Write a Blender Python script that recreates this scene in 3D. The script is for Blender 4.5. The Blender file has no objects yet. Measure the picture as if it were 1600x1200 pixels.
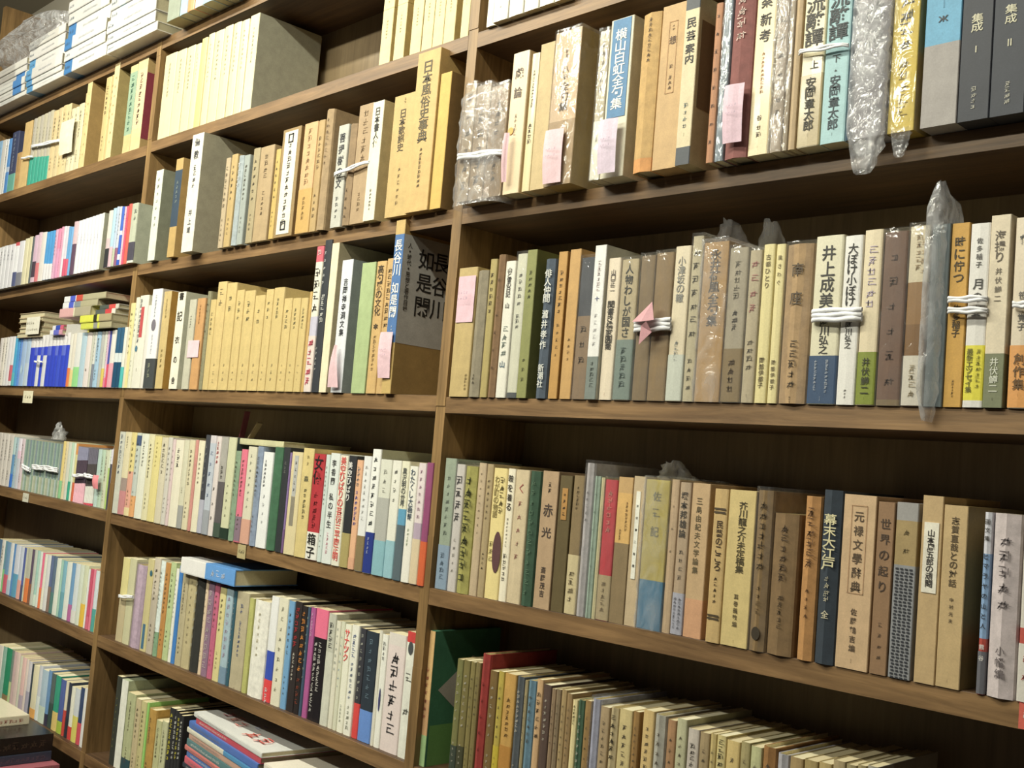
import bpy, math, random
import numpy as np
from mathutils import Matrix, Vector
random.seed(7)
sc = bpy.context.scene
COL = sc.collection
# ------------------------------------------------------------------ camera, light, exposure
cam_d = bpy.data.cameras.new('camera'); cam = bpy.data.objects.new('camera', cam_d); COL.objects.link(cam)
cam_d.sensor_width = 36; cam_d.lens = 1725.32 * 36 / 1600; cam_d.clip_start = .02
R_ = [[0.691513, 0.717587, 0.082939], [-0.005369, -0.109707, 0.993949], [0.722344, -0.687774, -0.072011]]
m = Matrix([[R_[0][i], R_[1][i], R_[2][i]] for i in range(3)]).to_4x4(); m.translation = Vector((1.22645, -1.02195, -0.08879))
cam.matrix_world = m; sc.camera = cam
sc.view_settings.view_transform = 'Standard'; sc.view_settings.look = 'None'
sc.view_settings.exposure = 0.5; sc.view_settings.gamma = 1; sc.view_settings.use_curve_mapping = False
w = bpy.data.worlds.new('shop'); sc.world = w; w.use_nodes = True
w.node_tree.nodes['Background'].inputs[0].default_value = (1, .93, .82, 1)
w.node_tree.nodes['Background'].inputs[1].default_value = .032
def area(name, loc, target, sx, sy, power, col):
    d = bpy.data.lights.new(name, 'AREA'); d.shape = 'RECTANGLE'; d.size = sx; d.size_y = sy; d.energy = power; d.color = col
    o = bpy.data.objects.new(name, d); COL.objects.link(o); o.location = loc
    o.rotation_euler = (Vector(target) - Vector(loc)).to_track_quat('-Z', 'Y').to_euler(); return o
WARM = (1, .985, .83)
area('ceiling_tube', (-1.15, -.86, 1.16), (-1.15, -.5, 0), 1.2, .05, 19, WARM)
area('ceiling_tube', (.15, -.86, 1.16), (.15, -.5, 0), 1.2, .05, 14, WARM)
area('ceiling_tube', (1.45, -.86, 1.16), (1.45, -.5, 0), 1.2, .05, 2.5, WARM)
area('far_ceiling_tube', (-.45, -1.95, 1.18), (-.5, 0, .3), 1.8, .06, 25, WARM)

# ------------------------------------------------------------------ helpers
def s2l(c): return c / 12.92 if c <= .04045 else ((c + .055) / 1.055) ** 2.4
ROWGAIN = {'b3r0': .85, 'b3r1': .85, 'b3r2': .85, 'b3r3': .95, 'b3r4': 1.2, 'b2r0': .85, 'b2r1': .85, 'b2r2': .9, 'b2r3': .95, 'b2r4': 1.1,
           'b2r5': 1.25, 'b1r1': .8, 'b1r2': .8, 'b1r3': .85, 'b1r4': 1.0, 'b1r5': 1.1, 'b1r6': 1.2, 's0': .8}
def hexc(h, g=1.0, sat=.88):
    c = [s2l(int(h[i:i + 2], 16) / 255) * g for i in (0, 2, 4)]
    l = sum(c) / 3
    c = [min(.86, max(.004, l + (v - l) * sat)) for v in c]
    return (c[0], c[1], c[2], 1)
def mat(name, fn):
    m = bpy.data.materials.new(name); m.use_nodes = True; nt = m.node_tree
    for n in list(nt.nodes):
        if n.type != 'OUTPUT_MATERIAL': nt.nodes.remove(n)
    out = [n for n in nt.nodes if n.type == 'OUTPUT_MATERIAL'][0]
    fn(nt, out); return m
def N(nt, t, **k):
    n = nt.nodes.new(t)
    for a, v in k.items():
        if a in n.inputs: n.inputs[a].default_value = v
        else: setattr(n, a, v)
    return n
def card_fn(rough, coat, fleck, scale=60):
    def f(nt, out):
        p = N(nt, 'ShaderNodeBsdfPrincipled'); p.inputs['Roughness'].default_value = rough
        p.inputs['Coat Weight'].default_value = coat; p.inputs['Coat Roughness'].default_value = .12
        a = N(nt, 'ShaderNodeAttribute', attribute_name='Col')
        tc = N(nt, 'ShaderNodeTexCoord')
        n1 = N(nt, 'ShaderNodeTexNoise', Scale=scale, Detail=5.0, Roughness=.65)
        n2 = N(nt, 'ShaderNodeTexNoise', Scale=scale * 9, Detail=2.0)
        nt.links.new(tc.outputs['Object'], n1.inputs['Vector']); nt.links.new(tc.outputs['Object'], n2.inputs['Vector'])
        mr = N(nt, 'ShaderNodeMapRange'); mr.inputs['From Min'].default_value = .3; mr.inputs['From Max'].default_value = .7
        mr.inputs['To Min'].default_value = 1 - fleck; mr.inputs['To Max'].default_value = 1 + fleck * .6
        nt.links.new(n1.outputs['Fac'], mr.inputs['Value'])
        mr2 = N(nt, 'ShaderNodeMapRange'); mr2.inputs['From Min'].default_value = .3; mr2.inputs['From Max'].default_value = .7
        mr2.inputs['To Min'].default_value = .94; mr2.inputs['To Max'].default_value = 1.05
        nt.links.new(n2.outputs['Fac'], mr2.inputs['Value'])
        mu = N(nt, 'ShaderNodeMath', operation='MULTIPLY'); nt.links.new(mr.outputs[0], mu.inputs[0]); nt.links.new(mr2.outputs[0], mu.inputs[1])
        vm = N(nt, 'ShaderNodeVectorMath', operation='SCALE'); nt.links.new(a.outputs['Color'], vm.inputs[0]); nt.links.new(mu.outputs[0], vm.inputs['Scale'])
        nt.links.new(vm.outputs[0], p.inputs['Base Color'])
        bp = N(nt, 'ShaderNodeBump', Strength=.12, Distance=.0005); nt.links.new(n2.outputs['Fac'], bp.inputs['Height']); nt.links.new(bp.outputs[0], p.inputs['Normal'])
        nt.links.new(p.outputs[0], out.inputs[0])
    return f
M_CARD = mat('aged_card', card_fn(.62, 0, .13))
M_CLOTH = mat('book_cloth', card_fn(.8, 0, .2, 90))
M_GLOSS = mat('coated_jacket', card_fn(.38, .25, .05))
M_INK = mat('printed_ink', card_fn(.6, 0, .05))
def pages_fn(nt, out):
    p = N(nt, 'ShaderNodeBsdfPrincipled'); p.inputs['Roughness'].default_value = .85
    a = N(nt, 'ShaderNodeAttribute', attribute_name='Col')
    tc = N(nt, 'ShaderNodeTexCoord'); wv = N(nt, 'ShaderNodeTexWave', Scale=260.0, Distortion=1.5); wv.bands_direction = 'X'
    nt.links.new(tc.outputs['Object'], wv.inputs['Vector'])
    mr = N(nt, 'ShaderNodeMapRange'); mr.inputs['To Min'].default_value = .78; mr.inputs['To Max'].default_value = 1.05
    nt.links.new(wv.outputs['Fac'], mr.inputs['Value'])
    vm = N(nt, 'ShaderNodeVectorMath', operation='SCALE'); nt.links.new(a.outputs['Color'], vm.inputs[0]); nt.links.new(mr.outputs[0], vm.inputs['Scale'])
    nt.links.new(vm.outputs[0], p.inputs['Base Color']); nt.links.new(p.outputs[0], out.inputs[0])
M_PAGES = mat('page_edges', pages_fn)
def wood_fn(vert, c1, c2):
    def f(nt, out):
        p = N(nt, 'ShaderNodeBsdfPrincipled'); p.inputs['Roughness'].default_value = .5
        tc = N(nt, 'ShaderNodeTexCoord'); mp = N(nt, 'ShaderNodeMapping')
        mp.inputs['Scale'].default_value = (26, 26, 1.6) if vert else (1.6, 26, 26)
        nt.links.new(tc.outputs['Object'], mp.inputs['Vector'])
        n1 = N(nt, 'ShaderNodeTexNoise', Scale=3.0, Detail=8.0, Roughness=.7, Distortion=.6); nt.links.new(mp.outputs[0], n1.inputs['Vector'])
        n2 = N(nt, 'ShaderNodeTexNoise', Scale=5.0, Detail=3.0); nt.links.new(tc.outputs['Object'], n2.inputs['Vector'])
        cr = N(nt, 'ShaderNodeValToRGB'); cr.color_ramp.elements[0].position = .3; cr.color_ramp.elements[0].color = (*c1, 1)
        cr.color_ramp.elements[1].position = .72; cr.color_ramp.elements[1].color = (*c2, 1)
        nt.links.new(n1.outputs['Fac'], cr.inputs[0])
        mx = N(nt, 'ShaderNodeMix', data_type='RGBA'); mx.blend_type = 'MULTIPLY'; mx.inputs['Factor'].default_value = .55
        cr2 = N(nt, 'ShaderNodeValToRGB'); cr2.color_ramp.elements[0].color = (.6, .52, .45, 1); cr2.color_ramp.elements[1].color = (1.15, 1.1, 1, 1)
        cr2.color_ramp.elements[0].position = .35; cr2.color_ramp.elements[1].position = .65
        nt.links.new(n2.outputs['Fac'], cr2.inputs[0])
        nt.links.new(cr.outputs[0], mx.inputs['A']); nt.links.new(cr2.outputs[0], mx.inputs['B'])
        nt.links.new(mx.outputs['Result'], p.inputs['Base Color'])
        bp = N(nt, 'ShaderNodeBump', Strength=.25, Distance=.001); nt.links.new(n1.outputs['Fac'], bp.inputs['Height']); nt.links.new(bp.outputs[0], p.inputs['Normal'])
        nt.links.new(p.outputs[0], out.inputs[0])
    return f
M_BOARD = mat('shade_toned_board', wood_fn(False, (.050, .028, .015), (.14, .082, .043)))  # board wood darkened in its colour to stand for shade under shelves
M_EDGE = mat('lit_board_edge', wood_fn(False, (.11, .062, .026), (.32, .195, .090)))  # lighter copy of the board wood, painted for the lit fronts
M_POST = mat('stained_upright', wood_fn(True, (.13, .078, .030), (.36, .225, .095)))
M_BACK = mat('plywood_back', wood_fn(True, (.20, .145, .08), (.31, .235, .135)))
def film_fn(white, bump):
    def f(nt, out):
        tr = N(nt, 'ShaderNodeBsdfTransparent'); tr.inputs[0].default_value = (.99, .99, .99, 1)
        gl = N(nt, 'ShaderNodeBsdfGlossy', Roughness=.1); gl.inputs['Color'].default_value = (1, 1, 1, 1)
        tc = N(nt, 'ShaderNodeTexCoord'); mp = N(nt, 'ShaderNodeMapping'); mp.inputs['Scale'].default_value = (1, 1, .45)
        nt.links.new(tc.outputs['Object'], mp.inputs['Vector'])
        n = N(nt, 'ShaderNodeTexNoise', Scale=55.0, Detail=3.0, Distortion=1.2); nt.links.new(mp.outputs[0], n.inputs['Vector'])
        bp = N(nt, 'ShaderNodeBump', Strength=bump, Distance=.006); nt.links.new(n.outputs['Fac'], bp.inputs['Height']); nt.links.new(bp.outputs[0], gl.inputs['Normal'])
        fr = N(nt, 'ShaderNodeFresnel', IOR=1.45); nt.links.new(bp.outputs[0], fr.inputs['Normal'])
        ad = N(nt, 'ShaderNodeMath', operation='MULTIPLY_ADD'); ad.inputs[1].default_value = .9; ad.inputs[2].default_value = .02; nt.links.new(fr.outputs[0], ad.inputs[0]); mn = N(nt, 'ShaderNodeMath', operation='MINIMUM'); mn.inputs[1].default_value = .16; nt.links.new(ad.outputs[0], mn.inputs[0])
        m1 = N(nt, 'ShaderNodeMixShader'); nt.links.new(mn.outputs[0], m1.inputs[0]); nt.links.new(tr.outputs[0], m1.inputs[1]); nt.links.new(gl.outputs[0], m1.inputs[2])
        if white > 0:
            df = N(nt, 'ShaderNodeBsdfDiffuse'); df.inputs[0].default_value = (.72, .72, .74, 1)
            tl = N(nt, 'ShaderNodeBsdfTranslucent'); tl.inputs[0].default_value = (.6, .6, .62, 1)
            m3 = N(nt, 'ShaderNodeMixShader'); m3.inputs[0].default_value = .4; nt.links.new(df.outputs[0], m3.inputs[1]); nt.links.new(tl.outputs[0], m3.inputs[2])
            m2 = N(nt, 'ShaderNodeMixShader')
            mr = N(nt, 'ShaderNodeMapRange'); mr.inputs['From Min'].default_value = .35; mr.inputs['From Max'].default_value = .7; mr.inputs['To Min'].default_value = white * .4; mr.inputs['To Max'].default_value = min(1, white * 1.7)
            nt.links.new(n.outputs['Fac'], mr.inputs['Value']); nt.links.new(mr.outputs[0], m2.inputs[0])
            nt.links.new(m1.outputs[0], m2.inputs[1]); nt.links.new(m3.outputs[0], m2.inputs[2]); nt.links.new(m2.outputs[0], out.inputs[0])
        else: nt.links.new(m1.outputs[0], out.inputs[0])
    return f
M_FILM = mat('clear_film', film_fn(.05, .5))
M_BAG = mat('crumpled_polythene', film_fn(.22, 1.0))
M_MILKY = mat('milky_polythene', film_fn(.38, .9))
M_PAPER = M_CARD
def plain_fn(c, r):
    def f(nt, out):
        p = N(nt, 'ShaderNodeBsdfPrincipled'); p.inputs['Roughness'].default_value = r; p.inputs['Base Color'].default_value = (*c, 1)
        tc = N(nt, 'ShaderNodeTexCoord'); n = N(nt, 'ShaderNodeTexNoise', Scale=400.0, Detail=2.0); nt.links.new(tc.outputs['Object'], n.inputs['Vector'])
        bp = N(nt, 'ShaderNodeBump', Strength=.3, Distance=.001); nt.links.new(n.outputs['Fac'], bp.inputs['Height']); nt.links.new(bp.outputs[0], p.inputs['Normal'])
        nt.links.new(p.outputs[0], out.inputs[0])
    return f
M_CORD = mat('white_cord', plain_fn((.80, .80, .82), .5))
M_FLOOR = mat('dark_lino', plain_fn((.10, .085, .07), .6))
M_WALL = mat('painted_plaster', plain_fn((.42, .38, .30), .8))

class MB:
    """collects faces with one colour each and links them as ONE mesh object"""
    def __init__(s): s.v = []; s.f = []; s.c = []
    def face(s, pts, c):
        b = len(s.v); s.v += [tuple(q) for q in pts]; s.f.append(tuple(range(b, b + len(pts)))); s.c.append(c)
    def box(s, x0, x1, y0, y1, z0, z1, c, top=None, front=None, right=None):
        b = len(s.v); s.v += [(x, y, z) for z in (z0, z1) for y in (y0, y1) for x in (x0, x1)]
        for q, cc in (((0, 1, 5, 4), front), ((1, 3, 7, 5), right), ((3, 2, 6, 7), None), ((2, 0, 4, 6), None), ((4, 5, 7, 6), top), ((0, 2, 3, 1), None)):
            s.f.append(tuple(b + i for i in q)); s.c.append(cc or c)
    def build(s, name, mt, parent=None, loc=(0, 0, 0), smooth=False):
        me = bpy.data.meshes.new(name); me.from_pydata(s.v, [], s.f); me.materials.append(mt)
        a = me.color_attributes.new('Col', 'FLOAT_COLOR', 'CORNER')
        d = []
        for f, c in zip(s.f, s.c): d += list(c) * len(f)
        a.data.foreach_set('color', d)
        if smooth: me.polygons.foreach_set('use_smooth', [True] * len(s.f))
        o = bpy.data.objects.new(name, me); COL.objects.link(o); o.location = loc
        if parent is not None: o.parent = parent
        return o
def tag(o, label, cat, group=None, kind=None):
    o['label'] = label; o['category'] = cat
    if group: o['group'] = group
    if kind: o['kind'] = kind
    return o
def empty(name, loc=(0, 0, 0), rz=0, rx=0):
    o = bpy.data.objects.new(name, None); COL.objects.link(o); o.location = loc; o.rotation_euler = (rx, 0, rz); o.empty_display_size = .02
    return o

# lettering: one flat mesh per glyph, fetched once from the built-in font
GL = {}
def glyph(ch):
    if ch in GL: return GL[ch]
    cu = bpy.data.curves.new('g', 'FONT'); cu.body = ch; cu.resolution_u = 2; cu.size = 1; cu.offset = .012
    ob = bpy.data.objects.new('g', cu); COL.objects.link(ob)
    bpy.context.view_layer.update()
    me = ob.to_mesh()
    v = [(p.co.x, p.co.y) for p in me.vertices]; f = [tuple(q.vertices) for q in me.polygons]
    ob.to_mesh_clear(); bpy.data.objects.remove(ob); bpy.data.curves.remove(cu)
    if v:
        x0 = min(p[0] for p in v); x1 = max(p[0] for p in v); y0 = min(p[1] for p in v); y1 = max(p[1] for p in v)
        s = max(x1 - x0, y1 - y0, .55); cx = (x0 + x1) / 2; cy = (y0 + y1) / 2
        v = [((a - cx) / s, (b - cy) / s) for a, b in v]
    GL[ch] = (v, f); return GL[ch]
def blot(k):
    key = ('blot', k)
    if key in GL: return GL[key]
    r = random.Random(k * 13 + 5); v = []; f = []
    def bar(x0, x1, y0, y1):
        b = len(v); v.extend([(x0, y0), (x1, y0), (x1, y1), (x0, y1)]); f.append((b, b + 1, b + 2, b + 3))
    for i in range(r.randint(2, 3)):
        y = -.38 + .76 * (i + r.random() * .5) / 2.6; h = .05; xa = -.45 + r.random() * .2; bar(xa, xa + .45 + r.random() * .4, y, y + h * 1.6)
    for i in range(r.randint(1, 3)):
        x = -.35 + .7 * r.random(); ya = -.45 + r.random() * .3; bar(x, x + .09, ya, ya + .3 + r.random() * .35)
    if r.random() < .5: v.extend([(-.4, -.45), (-.28, -.45), (.05, .1), (-.05, .15)]); f.append((len(v) - 4, len(v) - 3, len(v) - 2, len(v) - 1))
    GL[key] = (v, f); return GL[key]
def letter(mb, text, cx, y, z0, z1, size, c, axis='x', xdir=1):
    """a column of characters read downwards on the plane y (axis 'x') or on a side plane x=y (axis 'y')"""
    if text.startswith('*'):
        if text == '***': items = [('b', 3), ('b', 5), ('b', 8)]
        else: items = [('b', random.randint(0, 17)) for _ in range(int(text[1:]))]
    else: items = [('g', ch) for ch in text]
    n = len(items); step = (z0 - z1) / n
    s = min(size, abs(step) * 1.02) if abs(step) > 1e-5 else size
    for i, (t, k) in enumerate(items):
        v, f = glyph(k) if t == 'g' else blot(k)
        zc = z0 - step * (i + .5); b = len(mb.v)
        sx = size if t == 'g' and abs(step) < size else s
        sx = min(sx, s * 1.25)
        if axis == 'x': mb.v += [(cx + a * sx, y, zc + q * s) for a, q in v]
        else: mb.v += [(y, cx + a * sx, zc + q * s) for a, q in v]
        for q in f: mb.f.append(tuple(b + j for j in q)); mb.c.append(c)

# ------------------------------------------------------------------ room shell
def shell(name, x0, x1, y0, y1, z0, z1, mt):
    b = MB(); b.box(x0, x1, y0, y1, z0, z1, (1, 1, 1, 1)); o = b.build(name, mt); o['kind'] = 'structure'; return o
shell('floor', -3.4, 3.0, -2.2, .3, -1.52, -1.5, M_FLOOR)
shell('ceiling', -3.4, 3.0, -2.2, .3, 1.24, 1.26, M_WALL)
shell('wall_back', -3.4, 3.0, .20, .3, -1.5, 1.24, M_WALL)

# ------------------------------------------------------------------ bookcase
BOARD = {(0, 1): (-2.1, 0.7645, -1.03, 0.7645), (0, 2): (-1.03, 0.7645, 0, 0.7645), (0, 3): (0, 0.7645, 1.07, 0.7645), (1, 1): (-2.1, 0.5315, -1.03, 0.5325), (1, 2): (-1.03, 0.5365, 0, 0.537), (1, 3): (0, 0.536, 1.07, 0.535), (2, 1): (-2.1, 0.253, -1.03, 0.27), (2, 2): (-1.03, 0.2685, 0, 0.275), (2, 3): (0, 0.2735, 1.07, 0.2655), (3, 1): (-2.1, 0.0035, -1.03, 0.003), (3, 2): (-1.03, 0.0032, 0, 0.001), (3, 3): (0, -0.0008, 1.07, -0.0008), (4, 1): (-2.1, -0.247, -1.03, -0.258), (4, 2): (-1.03, -0.2595, 0, -0.2725), (4, 3): (0, -0.2725, 1.07, -0.2565), (5, 1): (-2.1, -0.502, -1.03, -0.518), (5, 2): (-1.03, -0.5145, 0, -0.5195), (5, 3): (0, -0.5195, 1.07, -0.515), (6, 1): (-2.1, -0.757, -1.03, -0.757), (6, 2): (-1.03, -0.757, 0, -0.757), (6, 3): (0, -0.757, 1.07, -0.757)}
TH = .0239; UW = .0205; BK = .165
XU = [-2.1, -1.0495, 0.0, 1.07]
case = empty('bookcase', (-.5, .08, -1.5)); tag(case, 'tall dark wooden bookcase filled with rows of books', 'bookcase')
def cbuild(b, name, mt, smooth=False):
    o = b.build(name, mt, case); o.matrix_parent_inverse = Matrix.Translation((.5, -.08, 1.5)); return o
def bevel(o, w=.0015, seg=2):
    md = o.modifiers.new('bevel', 'BEVEL'); md.width = w; md.segments = seg; md.limit_method = 'ANGLE'; return o
WH = (1, 1, 1, 1)
for x in XU:
    b = MB(); n = 14
    # a slightly worn, uneven front arris: stations along the height
    for i in range(n):
        za = -1.5 + 2.6 * i / n; zb_ = -1.5 + 2.6 * (i + 1) / n
        b.box(x, x + UW, -.0015 + .0006 * math.sin(i * 2.1 + x), BK, za, zb_, WH)
    cbuild(b, 'upright', M_POST)
for (sh, bay), (xa, za, xb, zb_) in sorted(BOARD.items()):
    xl = XU[bay - 1] + UW; xr = XU[bay]
    f = lambda X: za + (zb_ - za) * (X - xa) / (xb - xa)
    b = MB(); v = []
    for X in (xl, xr):
        z = f(X); v += [(X, 0, z - TH), (X, 0, z), (X, BK, z), (X, BK, z - TH)]
    b.v = v; b.f = [(0, 1, 5, 4)[::-1], (1, 2, 6, 5)[::-1], (2, 3, 7, 6)[::-1], (3, 0, 4, 7)[::-1], (0, 3, 2, 1)[::-1], (4, 5, 6, 7)[::-1]]; b.c = [WH] * 6
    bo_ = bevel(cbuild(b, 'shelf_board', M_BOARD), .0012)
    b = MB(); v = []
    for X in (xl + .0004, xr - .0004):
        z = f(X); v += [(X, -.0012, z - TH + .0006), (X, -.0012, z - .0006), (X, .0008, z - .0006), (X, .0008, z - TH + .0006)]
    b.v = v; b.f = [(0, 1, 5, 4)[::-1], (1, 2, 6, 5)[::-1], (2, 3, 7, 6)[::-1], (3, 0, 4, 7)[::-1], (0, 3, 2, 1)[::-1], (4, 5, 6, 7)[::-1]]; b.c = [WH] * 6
    eo = b.build('lit_edge_strip', M_EDGE, bo_)  # added strip, keeps the lit front lighter than the shade-darkened board
for bay in (1, 2, 3):
    b = MB(); b.box(XU[bay - 1] + UW, XU[bay], BK - .003, BK + .003, -1.5, 1.1, WH); cbuild(b, 'back_panel', M_BACK)

# ------------------------------------------------------------------ books
def outline(W, D, kind, th):
    """open U (spine in front) as outer and inner point lists"""
    r = min(.0022, W * .3) if kind == 'pb' else min(.004, W * .38)
    bul = .0006 if kind == 'pb' else min(.003, W * .12)
    o = [(0, D), (0, r), (r * .3, r * .28), (r, 0), (W / 2, -bul), (W - r, 0), (W - r * .3, r * .28), (W, r), (W, D)]
    i = []
    for a, b in o:
        i.append((min(max(a, th), W - th), max(b, th * 1.1 - bul)))
    return o, i
def cover_mesh(W, D, H, kind, cols, side, th, pagec):
    mb = MB(); zs = [H] + [q[0] for q in cols[1:]] + [0]
    if kind == 'case':
        e = .0007
        o = [(0, D), (0, e), (e, 0), (W - e, 0), (W, e), (W, D)]
        n = len(o)
        for k in range(len(cols)):
            c = cols[k][1]; za, zb_ = zs[k], zs[k + 1]
            for j in range(n - 1):
                cc = side if (j == n - 2 and side) else c
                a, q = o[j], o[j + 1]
                mb.face([(a[0], a[1], za), (a[0], a[1], zb_), (q[0], q[1], zb_), (q[0], q[1], za)], cc)
        # closed top and bottom, open back with the book block set in
        mb.face([(a, q, H) for a, q in o][::-1], side or cols[0][1]); mb.face([(a, q, 0) for a, q in o], side or cols[-1][1])
        mb.face([(W, D, 0), (0, D, 0), (0, D, H), (W, D, H)], pagec)
        return mb
    o, i = outline(W, D, kind, th); n = len(o)
    for k in range(len(cols)):
        c = cols[k][1]; za, zb_ = zs[k], zs[k + 1]
        for j in range(n - 1):
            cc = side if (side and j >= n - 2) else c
            a, q = o[j], o[j + 1]
            mb.face([(a[0], a[1], za), (a[0], a[1], zb_), (q[0], q[1], zb_), (q[0], q[1], za)], cc)
    for j in range(n - 1):
        a, q, ia, iq = o[j], o[j + 1], i[j], i[j + 1]
        mb.face([(ia[0], ia[1], 0), (iq[0], iq[1], 0), (iq[0], iq[1], H), (ia[0], ia[1], H)][::-1], pagec)
        for z, cc, rev in ((H, cols[0][1], False), (0, cols[-1][1], True)):
            p = [(a[0], a[1], z), (q[0], q[1], z), (iq[0], iq[1], z), (ia[0], ia[1], z)]
            mb.face(p[::-1] if rev else p, cc)
    mb.face([(0, D, 0), (th, D, 0), (th, D, H), (0, D, H)], cols[0][1]); mb.face([(W - th, D, 0), (W, D, 0), (W, D, H), (W - th, D, H)], cols[0][1])
    return mb
def noise(x, y, s): return math.sin(x * 3.1 + s) * math.cos(y * 2.3 + s * 1.7) * .5 + math.sin(x * 7.3 + y * 5.1 + s * 2.1) * .3 + math.cos(y * 11.7 - x * 4.3 + s) * .2
def film_mesh(W, D, H, e, amp, seed, top=True):
    """wrinkled sleeve round spine and both sides"""
    mb = MB(); nz = 26 if amp > .001 else 10
    path = [(-e, D), (-e, D * .5), (-e, 0), (-e * .2, -e), (W * .33, -e), (W * .66, -e), (W + e * .2, -e), (W + e, 0), (W + e, D * .5), (W + e, D)]
    n = len(path); g = []
    for k in range(nz + 1):
        z = -.0005 + (H + (.004 if top else 0) + .0005) * k / nz
        for j, (x, y) in enumerate(path):
            d = amp * (noise(j * .9, k * .7, seed))
            g.append((x + (d if j in (0, 1, 8, 9) else 0) * .3 * (-1 if j < 2 else 1), y - (abs(d) if 2 < j < 8 else 0), z + (amp * .5 * noise(j, 3, seed) if k == nz else 0)))
    mb.v = g
    for k in range(nz):
        for j in range(n - 1):
            a = k * n + j; mb.f.append((a, a + 1, a + n + 1, a + n)); mb.c.append(WH)
    b = len(mb.v); zt = H + .0035
    mb.v += [(-e, 0, zt), (W + e, 0, zt), (W + e, D, zt), (-e, D, zt)]; mb.f.append((b, b + 1, b + 2, b + 3)); mb.c.append(WH)
    return mb
PHR = {}
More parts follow.
